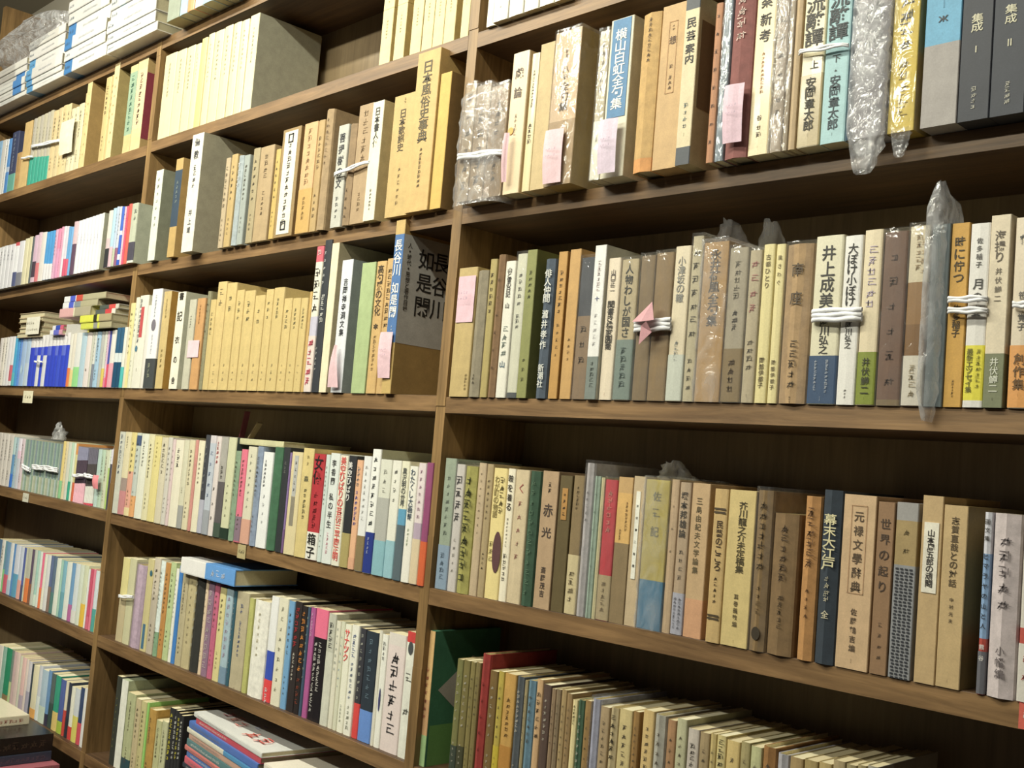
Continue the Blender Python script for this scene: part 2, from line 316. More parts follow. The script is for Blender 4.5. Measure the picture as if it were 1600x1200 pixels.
BOOKS = [
["b3r1",0.0392,0.0629,-0.03,0.2732,0.4426,0.128,"case",1,"b39a74",0,[],[["*6",0.4359,0.2828,"5a4a38",0.5,0]],"leftmost book of the three wrapped and tied together, second row of right bay",0],
["b3r1",0.0633,0.0939,-0.03,0.273,0.4371,0.128,"case",1,"ab916c",0,[],[["*5",0.3998,0.2903,"5a4a38",0.5,0]],"middle book of the three wrapped and tied together, second row of right bay",0],
["b3r1",0.0943,0.1306,-0.03,0.2728,0.43,0.128,"case",1,"a98c64",0,[],[["*4",0.4098,0.3582,"5a4a38",0.5,0],["*3",0.3223,0.2941,"5a4a38",0.5,0]],"rightmost book of the three wrapped and tied together, second row of right bay",0],
["b3r1",0.1335,0.1654,-0.03,0.2725,0.4688,0.128,"pb",0,"ecd2a8","dcbc8a",[],[["戯",0.4471,0.4306,"6a5a50",0.45,0],["論",0.4204,0.4039,"6a5a50",0.45,0],["*5",0.3824,0.352,"b09a80",0.2,0]],"peach book with two large characters, second row of right bay",0],
["b3r1",0.1709,0.1861,-0.03,0.2722,0.4607,0.128,"pb",0,"e4d09a",0,[],[["*12",0.4382,0.3858,"5a5040",0.5,0],["*4",0.3659,0.3361,"5a5040",0.5,0]],"thin cream book with a column of small print, second row of right bay",0],
["b3r1",0.1868,0.2137,-0.03,0.2721,0.4702,0.128,"case",0,"cdb27c",0,[],[],"plain tan slipcase without visible lettering, second row of right bay",0],
["b3r1",0.2177,0.2645,-0.034,0.2719,0.4767,0.128,"case",1,"dfbf98","b8984e",[[0.3569,"bb9c72"]],[["*2",0.4518,0.4395,"5c4a3a",0.3,0],["八",0.4286,0.42,"5c4a3a",0.3,0],["*1",0.4188,0.4103,"5c4a3a",0.3,0],["全",0.4079,0.3957,"5c4a3a",0.32,0],["句",0.3945,0.3823,"5c4a3a",0.32,0],["集",0.3811,0.369,"5c4a3a",0.32,0]],"thick peach slipcase in glossy film with green-brown side, second row of right bay",0],
["b3r1",0.2928,0.3098,-0.03,0.2713,0.4631,0.128,"pb",1,"c9bda0",0,[[0.3465,"e6e2d0"]],[["*6",0.4509,0.3827,"857a62",0.5,0],["*2",0.3266,0.3197,"554a3a",0.5,0]],"grey photo-covered book with white lower band, second row of right bay",0],
["b3r1",0.311,0.3482,-0.03,0.2712,0.473,0.128,"case",0,"e4dcc2","d9cfae",[[0.472,"e4dcc2"]],[],"book with a broad blue panel and white title, second row of right bay",0],
["b3r1",0.3625,0.3922,-0.03,0.2708,0.4675,0.128,"hc",0,"cfa765",0,[[0.2876,"dd9a52"]],[["*9",0.4614,0.4057,"6b5130",0.28,0]],"ochre book with orange foot, second row of right bay",0],
["b3r1",0.393,0.4294,-0.03,0.2706,0.4704,0.128,"case",0,"cda66c",0,[],[["*2",0.4462,0.4384,"7a5c38",0.14,0],["想",0.4317,0.4212,"6a4a2c",0.26,0],["*1",0.3971,0.3916,"7a5c38",0.16,0],["*3",0.3838,0.366,"7a5c38",0.16,0]],"thick tan slipcase with a printed frame, second row of right bay","frame"],
["b3r1",0.4305,0.4513,-0.034,0.2703,0.472,0.128,"case",0,"55585c","c2b184",[[0.4553,"e0cfa6"],[0.2912,"50545a"]],[["民",0.4448,0.4328,"2e2a28",0.6,0],["芸",0.4295,0.4175,"2e2a28",0.6,0],["案",0.4142,0.4022,"2e2a28",0.6,0],["内",0.4011,0.3903,"2e2a28",0.6,0],["*4",0.3447,0.3123,"7a8a88",0.3,0],["*4",0.308,0.3037,"4a4a48",0.5,0]],"cream book with dark head and foot, second row of right bay",0],
["b3r1",0.468,0.4783,-0.026,0.27,0.4575,0.128,"pb",0,"b97e52",0,[],[["*8",0.4527,0.2833,"5e4030",0.5,0]],"orange-brown book in film, second row of right bay",0],
["b3r1",0.48,0.492,-0.026,0.2699,0.4663,0.128,"pb",1,"7e8c98",0,[],[],"narrow steel-blue book in shiny film, second row of right bay",0],
["b3r1",0.4931,0.5239,-0.026,0.2698,0.4653,0.128,"hc",0,"8f5550",0,[],[["*4",0.4606,0.4045,"d9bcae",0.42,-0.05]],"reddish brown book with pale brush title, second row of right bay",0],
["b3r1",0.5245,0.5512,-0.026,0.2696,0.4618,0.128,"pb",0,"e8d5a4",0,[],[["楽",0.4502,0.4353,"3c342c",0.5,0],["新",0.4296,0.4146,"3c342c",0.5,0],["考",0.4112,0.3963,"3c342c",0.5,0],["*10",0.3861,0.3382,"d59a62",0.18,0],["谷",0.3144,0.3076,"5a4a38",0.22,0],["*2",0.3042,0.2884,"5a4a38",0.24,0],["*5",0.2798,0.2771,"4a3c30",0.6,0]],"cream book with large black title and fine orange print, second row of right bay",0],
["b3r1",0.5527,0.5677,-0.026,0.2694,0.4544,0.128,"pb",2,"b29e84",0,[],[["*3",0.4272,0.3665,"54483a",0.5,0],["*4",0.362,0.3062,"54483a",0.45,0]],"beige book in crumpled glossy film, second row of right bay",0],
["b3r1",0.5682,0.5746,-0.026,0.2693,0.4503,0.128,"pb",1,"b9a78c",0,[],[],"beige book, just right of the beige book, second row of right bay",0],
["b3r1",0.5754,0.5844,-0.026,0.2692,0.4484,0.128,"pb",0,"c0a47a",0,[],[],"tan book, just left of the cream-and-tan first volume, second row of right bay",0],
["b3r1",0.5863,0.6135,-0.026,0.2691,0.4455,0.128,"pb",0,"e6d8ae",0,[[0.3474,"b7a373"]],[["流離譚",0.4345,0.3782,"3c3830",0.75,0],["上",0.3621,0.3533,"3c3830",0.34,0.1],["安岡章太郎",0.3441,0.2863,"3a3426",0.42,0],["*4",0.2834,0.2799,"4a4030",0.5,0]],"cream-and-tan first volume of the tied pair, second row of right bay","pair"],
["b3r1",0.614,0.6429,-0.026,0.2689,0.4383,0.128,"pb",0,"a5cdd2",0,[],[["流離譚",0.4318,0.3786,"2c3438",0.72,0],["下",0.3628,0.3541,"2c3438",0.3,0],["▲",0.3472,0.3447,"2c3438",0.18,0],["安岡章太郎",0.3408,0.2828,"2a3a44",0.4,0],["*4",0.2803,0.2764,"3a4a50",0.5,0]],"pale blue second volume of the tied pair, second row of right bay","pair"],
["b3r1",0.6434,0.6475,-0.026,0.2687,0.4306,0.128,"pb",0,"3e5c74",0,[],[],"navy book, just right of the pale blue second volume, second row of right bay",0],
["b3r1",0.6504,0.6875,-0.026,0.2686,0.4309,0.128,"case",2,"a8a2a6",0,[],[["雑",0.4096,0.3884,"50504e",0.55,0],["誌",0.3842,0.3609,"50504e",0.55,0]],"grey book inside a hanging crumpled bag, second row of right bay",0],
["b3r1",0.6894,0.7173,-0.026,0.2683,0.4206,0.128,"case",1,"e7c93e","b99a30",[],[["*4",0.4102,0.3503,"4c4424",0.7,0],["*5",0.3442,0.2828,"a08a2a",0.6,0]],"bright yellow book with heavy black title, second row of right bay",0],
["b3r1",0.7235,0.7595,-0.026,0.2681,0.4116,0.128,"case",0,"62abd2",0,[[0.3494,"a59e9a"]],[["*5",0.3934,0.3853,"38607a",0.12,0],["ж",0.3782,0.3702,"2e3640",0.26,0],["*5",0.3607,0.3583,"38607a",0.4,0]],"book with blue upper and grey lower half, second row of right bay",0],
["b3r1",0.7603,0.7902,-0.026,0.2678,0.4019,0.128,"case",0,"353842",0,[],[["集",0.3713,0.3625,"d8d2b4",0.38,0],["成",0.3625,0.3536,"d8d2b4",0.38,0],["I",0.3399,0.333,"d8d2b4",0.2,0],["*4",0.3008,0.2784,"c8c4b4",0.22,0]],"dark slate volume with a single stroke numeral, second row of right bay",0],
["b3r1",0.7907,0.8224,-0.026,0.2676,0.3939,0.128,"case",0,"343843",0,[],[["集",0.3727,0.364,"d8d2b4",0.36,0],["成",0.363,0.3543,"d8d2b4",0.36,0],["Ⅱ",0.3399,0.3322,"d8d2b4",0.2,0],["*4",0.2997,0.2778,"c8c4b4",0.2,0]],"dark slate volume with a double stroke numeral, second row of right bay",0],
["b3r1",0.823,0.8536,-0.026,0.2673,0.3854,0.128,"case",0,"343843",0,[],[],"navy slipcase, just right of the dark slate volume, second row of right bay",0],
["b3r2",0.0283,0.0686,-0.004,-0.0008,0.1838,0.128,"pb",0,"c6ab6c",0,[],[["*5",0.0327,0.0089,"8a7444",0.15,0.35]],"tan book with a pink paper slip near its head, third row of right bay",0],
["b3r2",0.0698,0.0924,-0.004,-0.0008,0.1774,0.128,"hc",0,"958a72",0,[],[["*3",0.0326,0.0171,"5a5040",0.25,0]],"grey-brown cloth book, third row of right bay",0],
["b3r2",0.0936,0.1079,-0.004,-0.0008,0.1921,0.128,"pb",0,"b29f5c",0,[],[["*6",0.1744,0.1149,"5a4a30",0.5,0]],"brown-tan book, just right of the grey-brown cloth book, third row of right bay",0],
["b3r2",0.109,0.1246,-0.004,-0.0008,0.1971,0.128,"hc",0,"8a6844",0,[],[["*6",0.1734,0.0275,"5e4630",0.3,0]],"dark tan book with rounded brown top, third row of right bay",0],
["b3r2",0.1257,0.1454,-0.004,-0.0008,0.1866,0.128,"pb",0,"ece8da",0,[],[["山と雪の日記",0.1773,0.1365,"2e2c2a",0.42,0],["山",0.1288,0.1212,"2e2c2a",0.4,0],["*4",0.0983,0.0552,"8a948c",0.5,0],["山",0.0489,0.0401,"35607a",0.5,0]],"white book with a small blue mountain character, third row of right bay",0],
["b3r2",0.1479,0.1675,-0.004,-0.0008,0.195,0.128,"pb",1,"e5e3cc",0,[[0.0063,"5c6064"]],[["*5",0.1707,0.1227,"5a5a54",0.35,0],["*3",0.1127,0.0926,"5a5a54",0.35,0]],"off-white book in film with dark foot, third row of right bay",0],
["b3r2",0.1689,0.1874,-0.006,-0.0008,0.1984,0.128,"case",0,"8f9150","7c7c3a",[],[["*5",0.1714,0.1314,"5a5c34",0.35,0],["*3",0.0569,0.0174,"5a5c34",0.3,0]],"olive green slipcase with green side face, third row of right bay",0],
["b3r2",0.2022,0.2215,-0.004,-0.0008,0.1837,0.128,"hc",0,"4f5c6c",0,[],[["俳人仲間",0.1694,0.1252,"e2e2da",0.62,0],["瀧井孝作",0.1166,0.0628,"e2e2da",0.55,0],["新潮社",0.0445,0.0129,"e2e2da",0.5,0]],"slate blue book with white lettering, third row of right bay",0],
["b3r2",0.2258,0.242,-0.004,-0.0008,0.1917,0.128,"case",0,"c69444","a87a30",[],[["*7",0.1678,0.1095,"5a4426",0.4,0],["*5",0.0998,0.0516,"8a6a38",0.3,0]],"narrow ochre slipcase with a column of dark print, third row of right bay",0],
["b3r2",0.2463,0.2657,-0.004,-0.0008,0.1929,0.128,"case",0,"cd9f58",0,[],[["*4",0.08,0.0466,"8a6a38",0.25,0]],"plain ochre slipcase, third row of right bay",0],
["b3r2",0.2673,0.2919,-0.004,-0.0008,0.1804,0.128,"pb",1,"4a4d54",0,[[0.105,"94795a"]],[["*3",0.0983,0.0393,"5a4a3a",0.4,0]],"book with black upper half and brown lower half, third row of right bay",0],
["b3r2",0.2931,0.3122,-0.008,-0.0008,0.1934,0.128,"case",0,"eceae6","c9c7b8",[[0.0526,"7c8680"]],[["*6",0.1741,0.1342,"ccb8b8",0.35,0],["十",0.1283,0.1225,"3c4a80",0.7,0],["*5",0.1085,0.0642,"d0cccc",0.3,0],["*5",0.048,0.0132,"5a645e",0.35,0]],"white book with a small blue figure and grey-green band, third row of right bay",0],
["b3r2",0.3134,0.3339,-0.004,-0.0008,0.1761,0.128,"pb",0,"eadac0",0,[],[["山口正二",0.1616,0.1337,"6a625a",0.35,0],["聞書き橋家圓喬",0.1221,0.0609,"36322e",0.52,0],["*3",0.0081,0.0047,"a05040",0.5,0]],"cream book with bold black subtitle, third row of right bay",0],
["b3r2",0.336,0.3632,-0.004,-0.0008,0.1727,0.128,"pb",1,"c6b48c",0,[[0.0731,"87978e"]],[["人物わしが国さ",0.1669,0.0753,"3a3a34",0.42,0],["*5",0.0651,0.014,"5a6a66",0.4,0]],"beige book with grey-blue lower third, third row of right bay",0],
["b3r2",0.3661,0.3888,-0.004,-0.0008,0.1749,0.128,"pb",1,"8a7350",0,[],[],"left brown book of the wrapped pair with pink ribbon, third row of right bay",0],
["b3r2",0.3894,0.4165,-0.004,-0.0008,0.1764,0.128,"pb",1,"95794e",0,[],[],"right brown book of the wrapped pair with pink ribbon, third row of right bay",0],
["b3r2",0.4176,0.4406,-0.004,-0.0008,0.1821,0.128,"pb",0,"e2d3b4",0,[[0.0537,"c9cdc0"]],[["小津坂の轍",0.1697,0.1148,"8c8a84",0.45,0],["*4",0.0711,0.045,"a2a49e",0.35,0]],"pale cream book with faded grey title, third row of right bay",0],
["b3r2",0.442,0.4579,-0.004,-0.0008,0.1922,0.128,"pb",1,"c8bb98",0,[],[["*7",0.1809,0.0706,"6a6452",0.6,0],["*4",0.0512,0.0106,"6a6452",0.4,0]],"tall beige book standing above its neighbours, third row of right bay",0],
["b3r2",0.4593,0.4939,-0.004,-0.0008,0.1828,0.128,"case",2,"c29756",0,[],[["永井荷風全句集",0.1751,0.0854,"3c2c1c",0.4,0]],"orange-tan book in glittering film with peaked bag top, third row of right bay",0],
["b3r2",0.4951,0.5209,-0.004,-0.0008,0.1736,0.128,"pb",1,"b2a68e",0,[[0.0593,"97815c"]],[["*5",0.1595,0.1143,"857c68",0.35,0],["*3",0.1043,0.0793,"5a5246",0.35,0],["*4",0.0494,0.0097,"5a4a38",0.35,0]],"grey-beige book with brown lower quarter, third row of right bay",0],
["b3r2",0.5223,0.5386,-0.004,-0.0008,0.1688,0.128,"pb",1,"c6b694",0,[],[["*4",0.1624,0.0957,"c07a70",0.6,0],["*4",0.0711,0.0344,"7a705a",0.5,0],["*3",0.0088,0.0051,"4a443a",0.6,0]],"beige book with pink title, third row of right bay",0],
["b3r2",0.5397,0.5548,-0.004,-0.0008,0.174,0.128,"pb",0,"e9da9a",0,[],[["古都ひとり",0.1635,0.1243,"7a6c44",0.4,0],["岡部伊都子",0.0489,0.015,"6a5c3a",0.4,0]],"left one of two thin yellow-cream books, third row of right bay",0],
["b3r2",0.5559,0.568,-0.004,-0.0008,0.1729,0.128,"pb",0,"ebdc9e",0,[],[["風さわぐ",0.1622,0.1258,"7a6c44",0.4,0],["岡部伊都子",0.0463,0.0128,"6a5c3a",0.4,0]],"right one of two thin yellow-cream books, third row of right bay",0],
["b3r2",0.5694,0.6032,-0.004,-0.0008,0.1707,0.128,"hc",1,"b9976a",0,[],[["南",0.1502,0.1346,"54442e",0.4,0],["座",0.1202,0.1034,"54442e",0.4,0],["*5",0.0676,0.0153,"54442e",0.3,0],["***",0.007,-0.0001,"3c3426",0.75,0]],"wide tan book with two spaced dark characters, third row of right bay",0],
["b3r2",0.6045,0.6374,-0.004,-0.0008,0.1767,0.128,"pb",0,"e6dfc0",0,[[0.0499,"3f5778"]],[["井上成美",0.1665,0.0995,"3a3836",0.46,0],["阿川弘之",0.0901,0.0516,"3a3836",0.3,0],["*9",0.0458,0.0132,"c8cdd4",0.22,-0.22],["*9",0.0458,0.0109,"c8cdd4",0.22,0.18],["*4",0.0074,0.0028,"c8cdd4",0.4,0]],"wide cream book with navy band, third row of right bay",0],
["b3r2",0.6382,0.6591,-0.004,-0.0008,0.1743,0.128,"pb",0,"efece6",0,[],[["大ぼけ小ぼけ",0.1659,0.1003,"282624",0.5,0],["阿川弘之",0.0842,0.0568,"3a3836",0.32,0],["*3",0.0158,0.0056,"4a4640",0.2,0]],"white book with bold black hiragana title, third row of right bay",0],
["b3r2",0.6601,0.6807,-0.004,-0.0008,0.1782,0.128,"pb",0,"e9d8b4",0,[[0.053,"8a9632"]],[["*6",0.1629,0.097,"c2b2c4",0.5,0],["井伏鱒二",0.0474,0.0093,"3a3c20",0.4,0],["*4",0.0075,0.0048,"4a4c20",0.5,0]],"cream book with green band, third row of right bay",0],
["b3r2",0.6821,0.7076,-0.004,-0.0008,0.174,0.128,"pb",1,"7c5c48",0,[[0.0052,"8a7450"]],[["*6",0.161,0.0118,"5a4234",0.4,0]],"dark brown book in cloudy film, third row of right bay",0],
["b3r2",0.7088,0.7301,-0.004,-0.0008,0.1772,0.128,"pb",1,"e4d6b4",0,[[0.1212,"a0763e"],[0.0795,"8c6432"],[0.0486,"e4dccc"]],[["*5",0.1697,0.1322,"b4986c",0.3,0],["*4",0.1653,0.1278,"c8ac80",0.3,0.25],["*4",0.0403,0.0078,"a89878",0.45,0]],"cream book with a brown picture across its middle, third row of right bay",0],
["b3r2",0.7319,0.7502,-0.004,-0.0008,0.1767,0.128,"case",1,"7d8c90","6a787c",[],[],"book hidden in grey-blue bubble wrap, third row of right bay",0],
["b3r2",0.7515,0.7689,-0.004,-0.0008,0.176,0.128,"case",0,"dda83e",0,[],[["時に佇つ",0.1635,0.1164,"4a3c20",0.55,0],["佐多稲子",0.0972,0.0654,"4a3c20",0.42,0],["*6",0.0252,0.0084,"5a4820",0.2,0]],"ochre yellow book with brush title, third row of right bay",0],
["b3r2",0.7695,0.7891,-0.004,-0.0008,0.1738,0.128,"pb",0,"ece8e2",0,[[0.0576,"eee22a"],[0.0057,"ece8e2"]],[["佐多稲子",0.1608,0.1301,"5a5652",0.28,0],["月の宴",0.1217,0.0838,"4a4846",0.48,0],["最新エッセイ集",0.0545,0.0128,"6a6410",0.3,-0.2],["*7",0.0545,0.0169,"8a8420",0.3,0.22]],"white book with bright yellow band, third row of right bay",0],
["b3r2",0.7897,0.8082,-0.006,-0.0008,0.1793,0.128,"case",0,"eadabc",0,[[0.0493,"7f8462"]],[["海揚り",0.1648,0.1346,"6a6052",0.5,0],["井伏鱒二",0.1304,0.0962,"7a7060",0.32,0],["井伏鱒二",0.0456,0.0128,"d8dac8",0.4,0],["*3",0.0087,0.0058,"3c4030",0.5,0]],"tall cream book with grey-green band, third row of right bay",0],
["b3r2",0.8112,0.8311,-0.004,-0.0008,0.1753,0.128,"pb",0,"e6d6bc",0,[[0.0568,"eaa452"]],[["鶴",0.1601,0.1477,"5a5a58",0.5,0],["笹",0.1077,0.0975,"6a6660",0.36,0],["覚",0.0863,0.0781,"6a6660",0.36,0],["子",0.0771,0.07,"6a6660",0.36,0],["創作集",0.0497,0.0153,"6a4c22",0.5,0],["*4",0.0122,0.0096,"6a4c22",0.5,0]],"cream book with orange band at the right edge, third row of right bay",0],
["b3r2",0.8316,0.844,-0.004,-0.0008,0.1663,0.128,"pb",0,"d8c8a4",0,[],[["*7",0.1496,0.0911,"5a5040",0.34,0],["*4",0.0527,0.0193,"5a5040",0.24,0]],"beige book, just right of the cream book, third row of right bay",0],
["b3r2",0.8446,0.8571,-0.004,-0.0008,0.161,0.128,"pb",0,"c6b08a",0,[],[["*7",0.1448,0.0736,"5a5040",0.34,0],["*4",0.051,0.0186,"5a5040",0.24,0]],"tan book, second right of the cream book, third row of right bay",0],
["b3r3",0.0289,0.0534,0.001,-0.2717,-0.0878,0.128,"pb",0,"94a08c",0,[[-0.2099,"879cb2"]],[["*8",-0.1102,-0.1979,"6a7468",0.3,0],["*4",-0.2191,-0.2587,"5c7084",0.35,0]],"grey-green book with pale blue lower part, fourth row of right bay",0],
["b3r3",0.0546,0.0725,0.001,-0.2714,-0.0949,0.128,"pb",1,"dad2cc",0,[],[["*4",-0.1086,-0.1769,"3a3634",0.75,0],["*5",-0.1953,-0.2475,"9a9288",0.3,0]],"white book with bold black brush script, fourth row of right bay",0],
["b3r3",0.0737,0.0991,0.001,-0.271,-0.0964,0.128,"hc",0,"a29c4c",0,[],[["*9",-0.1074,-0.2553,"3e401e",0.6,0]],"olive book covered in dark brush lettering, fourth row of right bay",0],
["b3r3",0.1003,0.116,0.001,-0.2708,-0.0907,0.128,"pb",0,"bfa886",0,[],[["*9",-0.1005,-0.1905,"7a684c",0.22,0]],"tan book, just right of the olive book covered, fourth row of right bay",0],
["b3r3",0.1171,0.1303,0.001,-0.2706,-0.0913,0.128,"pb",0,"ac966c",0,[],[["*7",-0.1097,-0.1684,"5c4c34",0.35,0],["*4",-0.2091,-0.2344,"3c3424",0.3,0]],"brown-tan book, just left of the yellow-cream book, fourth row of right bay",0],
["b3r3",0.1314,0.158,0.001,-0.2701,-0.0955,0.128,"pb",0,"ebd68e",0,[],[["わが町の物語",-0.1062,-0.162,"8a7a44",0.34,-0.15],["*5",-0.1062,-0.1569,"6a5c30",0.34,0.22],["●",-0.1797,-0.2351,"5e3a3c",0.62,0.2],["*3",-0.1923,-0.2225,"8a7a44",0.3,-0.25]],"yellow-cream book with a maroon blob, fourth row of right bay",0],
["b3r3",0.1591,0.1736,0.001,-0.2699,-0.0949,0.128,"pb",0,"f0e6cc",0,[],[["鞍を着る",-0.1019,-0.152,"3a342c",0.62,0],["*8",-0.1595,-0.1993,"5a5448",0.25,0],["*5",-0.2068,-0.244,"4a443a",0.5,0]],"pale cream book with black title, fourth row of right bay",0],
["b3r3",0.1747,0.2002,0.001,-0.2695,-0.0954,0.128,"pb",0,"d0bc96",0,[],[["く",-0.1134,-0.1258,"a05048",0.45,0],["*5",-0.1308,-0.2173,"b07a6a",0.3,0]],"beige book with red brush strokes, fourth row of right bay",0],
["b3r3",0.2012,0.2209,0.001,-0.2692,-0.0953,0.128,"hc",0,"34543e",0,[],[["*12",-0.1041,-0.2577,"5c7a60",0.4,0]],"dark green book, fourth row of right bay",0],
["b3r3",0.2243,0.2532,0.001,-0.2687,-0.0938,0.128,"case",0,"b59672",0,[],[["*2",-0.1074,-0.122,"4a3a2a",0.22,0],["赤",-0.1353,-0.1523,"4a3c34",0.55,0],["光",-0.1655,-0.1788,"4a3c34",0.55,0],["斎藤茂吉",-0.2149,-0.2544,"4a3c34",0.28,0]],"tan slipcase titled with two large characters and brown edges, fourth row of right bay",0],
["b3r3",0.2559,0.2771,0.001,-0.2684,-0.0976,0.128,"case",0,"62532e",0,[],[],"dark olive-brown book with an ochre title label, fourth row of right bay",0],
["b3r3",0.279,0.2976,0.001,-0.2681,-0.0961,0.128,"pb",0,"8a744e",0,[[-0.1948,"cdbc90"]],[["*6",-0.1084,-0.139,"5c4c34",0.5,0],["*4",-0.2117,-0.2536,"8a7a58",0.5,0]],"book with brown upper and cream lower part, fourth row of right bay",0],
["b3r3",0.2985,0.3123,0.001,-0.2678,-0.0794,0.128,"hc",1,"bab4b6",0,[],[["*5",-0.1117,-0.1536,"8a8688",0.3,0]],"silver-lilac book, fourth row of right bay",0],
["b3r3",0.3132,0.324,0.001,-0.2677,-0.0948,0.128,"hc",0,"97ab9c",0,[],[["*6",-0.106,-0.2372,"6c8478",0.25,0]],"pale teal book, fourth row of right bay",0],
["b3r3",0.325,0.3308,0.001,-0.2676,-0.0959,0.128,"pb",0,"c8bc90",0,[],[],"tan book, just right of the pale teal book, fourth row of right bay",0],
["b3r3",0.3317,0.3519,0.001,-0.2672,-0.0978,0.128,"pb",1,"c8303c",0,[[-0.213,"b9a57e"]],[["*6",-0.1092,-0.1619,"e08a7a",0.45,0],["*5",-0.2187,-0.2572,"8a7a60",0.35,0]],"red book with tan lower third, fourth row of right bay",0],
["b3r3",0.3528,0.3757,0.001,-0.2669,-0.0931,0.128,"case",0,"c69f64",0,[[-0.1122,"d8ab5e"],[-0.1721,"8a7450"]],[["*8",-0.1213,-0.1574,"6a4a24",0.3,0.2],["*4",-0.1552,-0.1687,"6a4a24",0.26,-0.15]],"brown book with an orange-ochre label, fourth row of right bay",0],
["b3r3",0.3766,0.3947,0.001,-0.2666,-0.0907,0.128,"case",0,"c2ab86",0,[],[],"tan book with a tall white title panel, fourth row of right bay",0],
["b3r3",0.3955,0.4309,0.001,-0.2661,-0.093,0.128,"case",2,"c3af4a",0,[[-0.2098,"3c7ca0"]],[["佐",-0.1067,-0.1178,"6c6634",0.32,0],["*1",-0.1256,-0.1377,"6c6634",0.32,0],["記",-0.1465,-0.1598,"6c6634",0.32,0]],"yellow book with blue foot in loose film, fourth row of right bay",0],
["b3r3",0.4326,0.4445,0.001,-0.2659,-0.0909,0.128,"pb",0,"bca07e",0,[],[["*3",-0.1083,-0.1861,"94806a",0.3,0]],"tan book, just right of the yellow book, fourth row of right bay",0],
["b3r3",0.4453,0.4615,0.001,-0.2656,-0.0931,0.128,"pb",0,"ae967a",0,[[-0.2186,"a6a6b4"]],[["塚本邦雄論",-0.1034,-0.1567,"46403a",0.55,0],["*4",-0.1674,-0.2059,"6a6054",0.35,0],["*9",-0.2229,-0.2589,"5a5a64",0.3,-0.2],["*9",-0.2229,-0.2589,"5a5a64",0.3,0.2]],"brown-grey book with a lilac lower label, fourth row of right bay",0],
["b3r3",0.4631,0.488,0.001,-0.2652,-0.0927,0.128,"case",0,"c3a276",0,[[-0.2224,"cf9a70"]],[["三島由紀夫文学論集",-0.1081,-0.195,"6a5c3e",0.3,-0.05]],"tan slipcase with a long faint title and peach foot, fourth row of right bay",0],
["b3r3",0.4965,0.5156,-0.003,-0.2648,-0.0969,0.128,"pb",0,"c4a468",0,[],[["〓",-0.1173,-0.1242,"4a3c28",0.8,0],["民藝のこころ",-0.1317,-0.1872,"46341e",0.42,0.05],["*5",-0.1922,-0.2228,"46341e",0.26,0],["〓",-0.2339,-0.24,"4a3c28",0.8,0]],"tan book with double rules above and below its title, fourth row of right bay",0],
["b3r3",0.5168,0.5513,-0.003,-0.2643,-0.0964,0.128,"case",0,"d2ba78",0,[],[["芥川龍之介未定稿集",-0.1089,-0.1859,"4a4024",0.3,0.05],["葛巻義敏編",-0.2078,-0.2441,"5a4c2c",0.16,0],["*4",-0.2573,-0.2605,"6a5c34",0.5,0]],"broad pale tan slipcase with long title, fourth row of right bay",0],
["b3r3",0.5524,0.573,-0.003,-0.2639,-0.0943,0.128,"hc",1,"8a6e44",0,[],[["*7",-0.1048,-0.179,"4a3a22",0.5,0],["*4",-0.1933,-0.2265,"5a4628",0.3,0],["●",-0.2383,-0.2525,"3a3020",0.5,0]],"brown book with a round dark emblem low down, fourth row of right bay",0],
["b3r3",0.5744,0.6058,-0.003,-0.2634,-0.1168,0.128,"hc",0,"80643e",0,[],[["*6",-0.1267,-0.188,"54402a",0.3,0],["*5",-0.1997,-0.2371,"5c482e",0.25,0]],"shorter dark brown cloth book, fourth row of right bay",0],
["b3r3",0.6105,0.6297,-0.003,-0.2631,-0.096,0.128,"hc",0,"bb8648",0,[],[["*6",-0.1071,-0.1694,"6a4622",0.55,0],["*4",-0.1878,-0.2221,"6a4622",0.25,0]],"orange-brown book with pale head and foot, fourth row of right bay",0],
["b3r3",0.6309,0.6538,-0.003,-0.2627,-0.088,0.128,"hc",0,"2f3a46",0,[],[["幕末大江戸",-0.1122,-0.1691,"d9cfa0",0.62,0],["*4",-0.1737,-0.2008,"c4bca0",0.4,0],["全",-0.2087,-0.2177,"c4bca0",0.35,0]],"dark navy book with cream lettering, fourth row of right bay",0],
["b3r3",0.6548,0.6901,-0.003,-0.2622,-0.0907,0.128,"case",0,"ceac82",0,[],[["元禄文學辭典",-0.1056,-0.1884,"5a4834",0.28,0],["佐藤鶴吉編",-0.2018,-0.2461,"5a4834",0.18,0],["*4",-0.2517,-0.2561,"5a4834",0.45,0]],"wide pinkish tan slipcase with framed title, fourth row of right bay",0],
["b3r3",0.6919,0.7096,-0.003,-0.2619,-0.0953,0.128,"case",0,"94714e",0,[],[["世界の起り",-0.109,-0.1854,"4c3a2c",0.55,0],["*4",-0.2093,-0.2503,"5c4836",0.25,0]],"brown book with five large spaced characters, fourth row of right bay",0],
["b3r3",0.7112,0.7336,-0.003,-0.2615,-0.0942,0.128,"case",0,"9d9a98",0,[[-0.1115,"a88f5c"],[-0.1543,"8f9094"]],[["*2",-0.1137,-0.1483,"7a6840",0.3,0]],"grey chequered slipcase with tan label, fourth row of right bay","check"],
["b3r3",0.7371,0.7576,-0.003,-0.2612,-0.0856,0.128,"case",0,"c5a674",0,[],[],"tan book with a wide white title label, fourth row of right bay",0],
["b3r3",0.7583,0.7813,-0.003,-0.2608,-0.0928,0.128,"case",0,"c8aa76","94793f",[],[["志賀直哉との対話",-0.1029,-0.1688,"5a4a30",0.3,0],["中村光夫",-0.1771,-0.203,"5a4a30",0.16,0],["*4",-0.2529,-0.2558,"5a4a30",0.5,0]],"tan slipcase with brown shadowed side, fourth row of right bay",0],
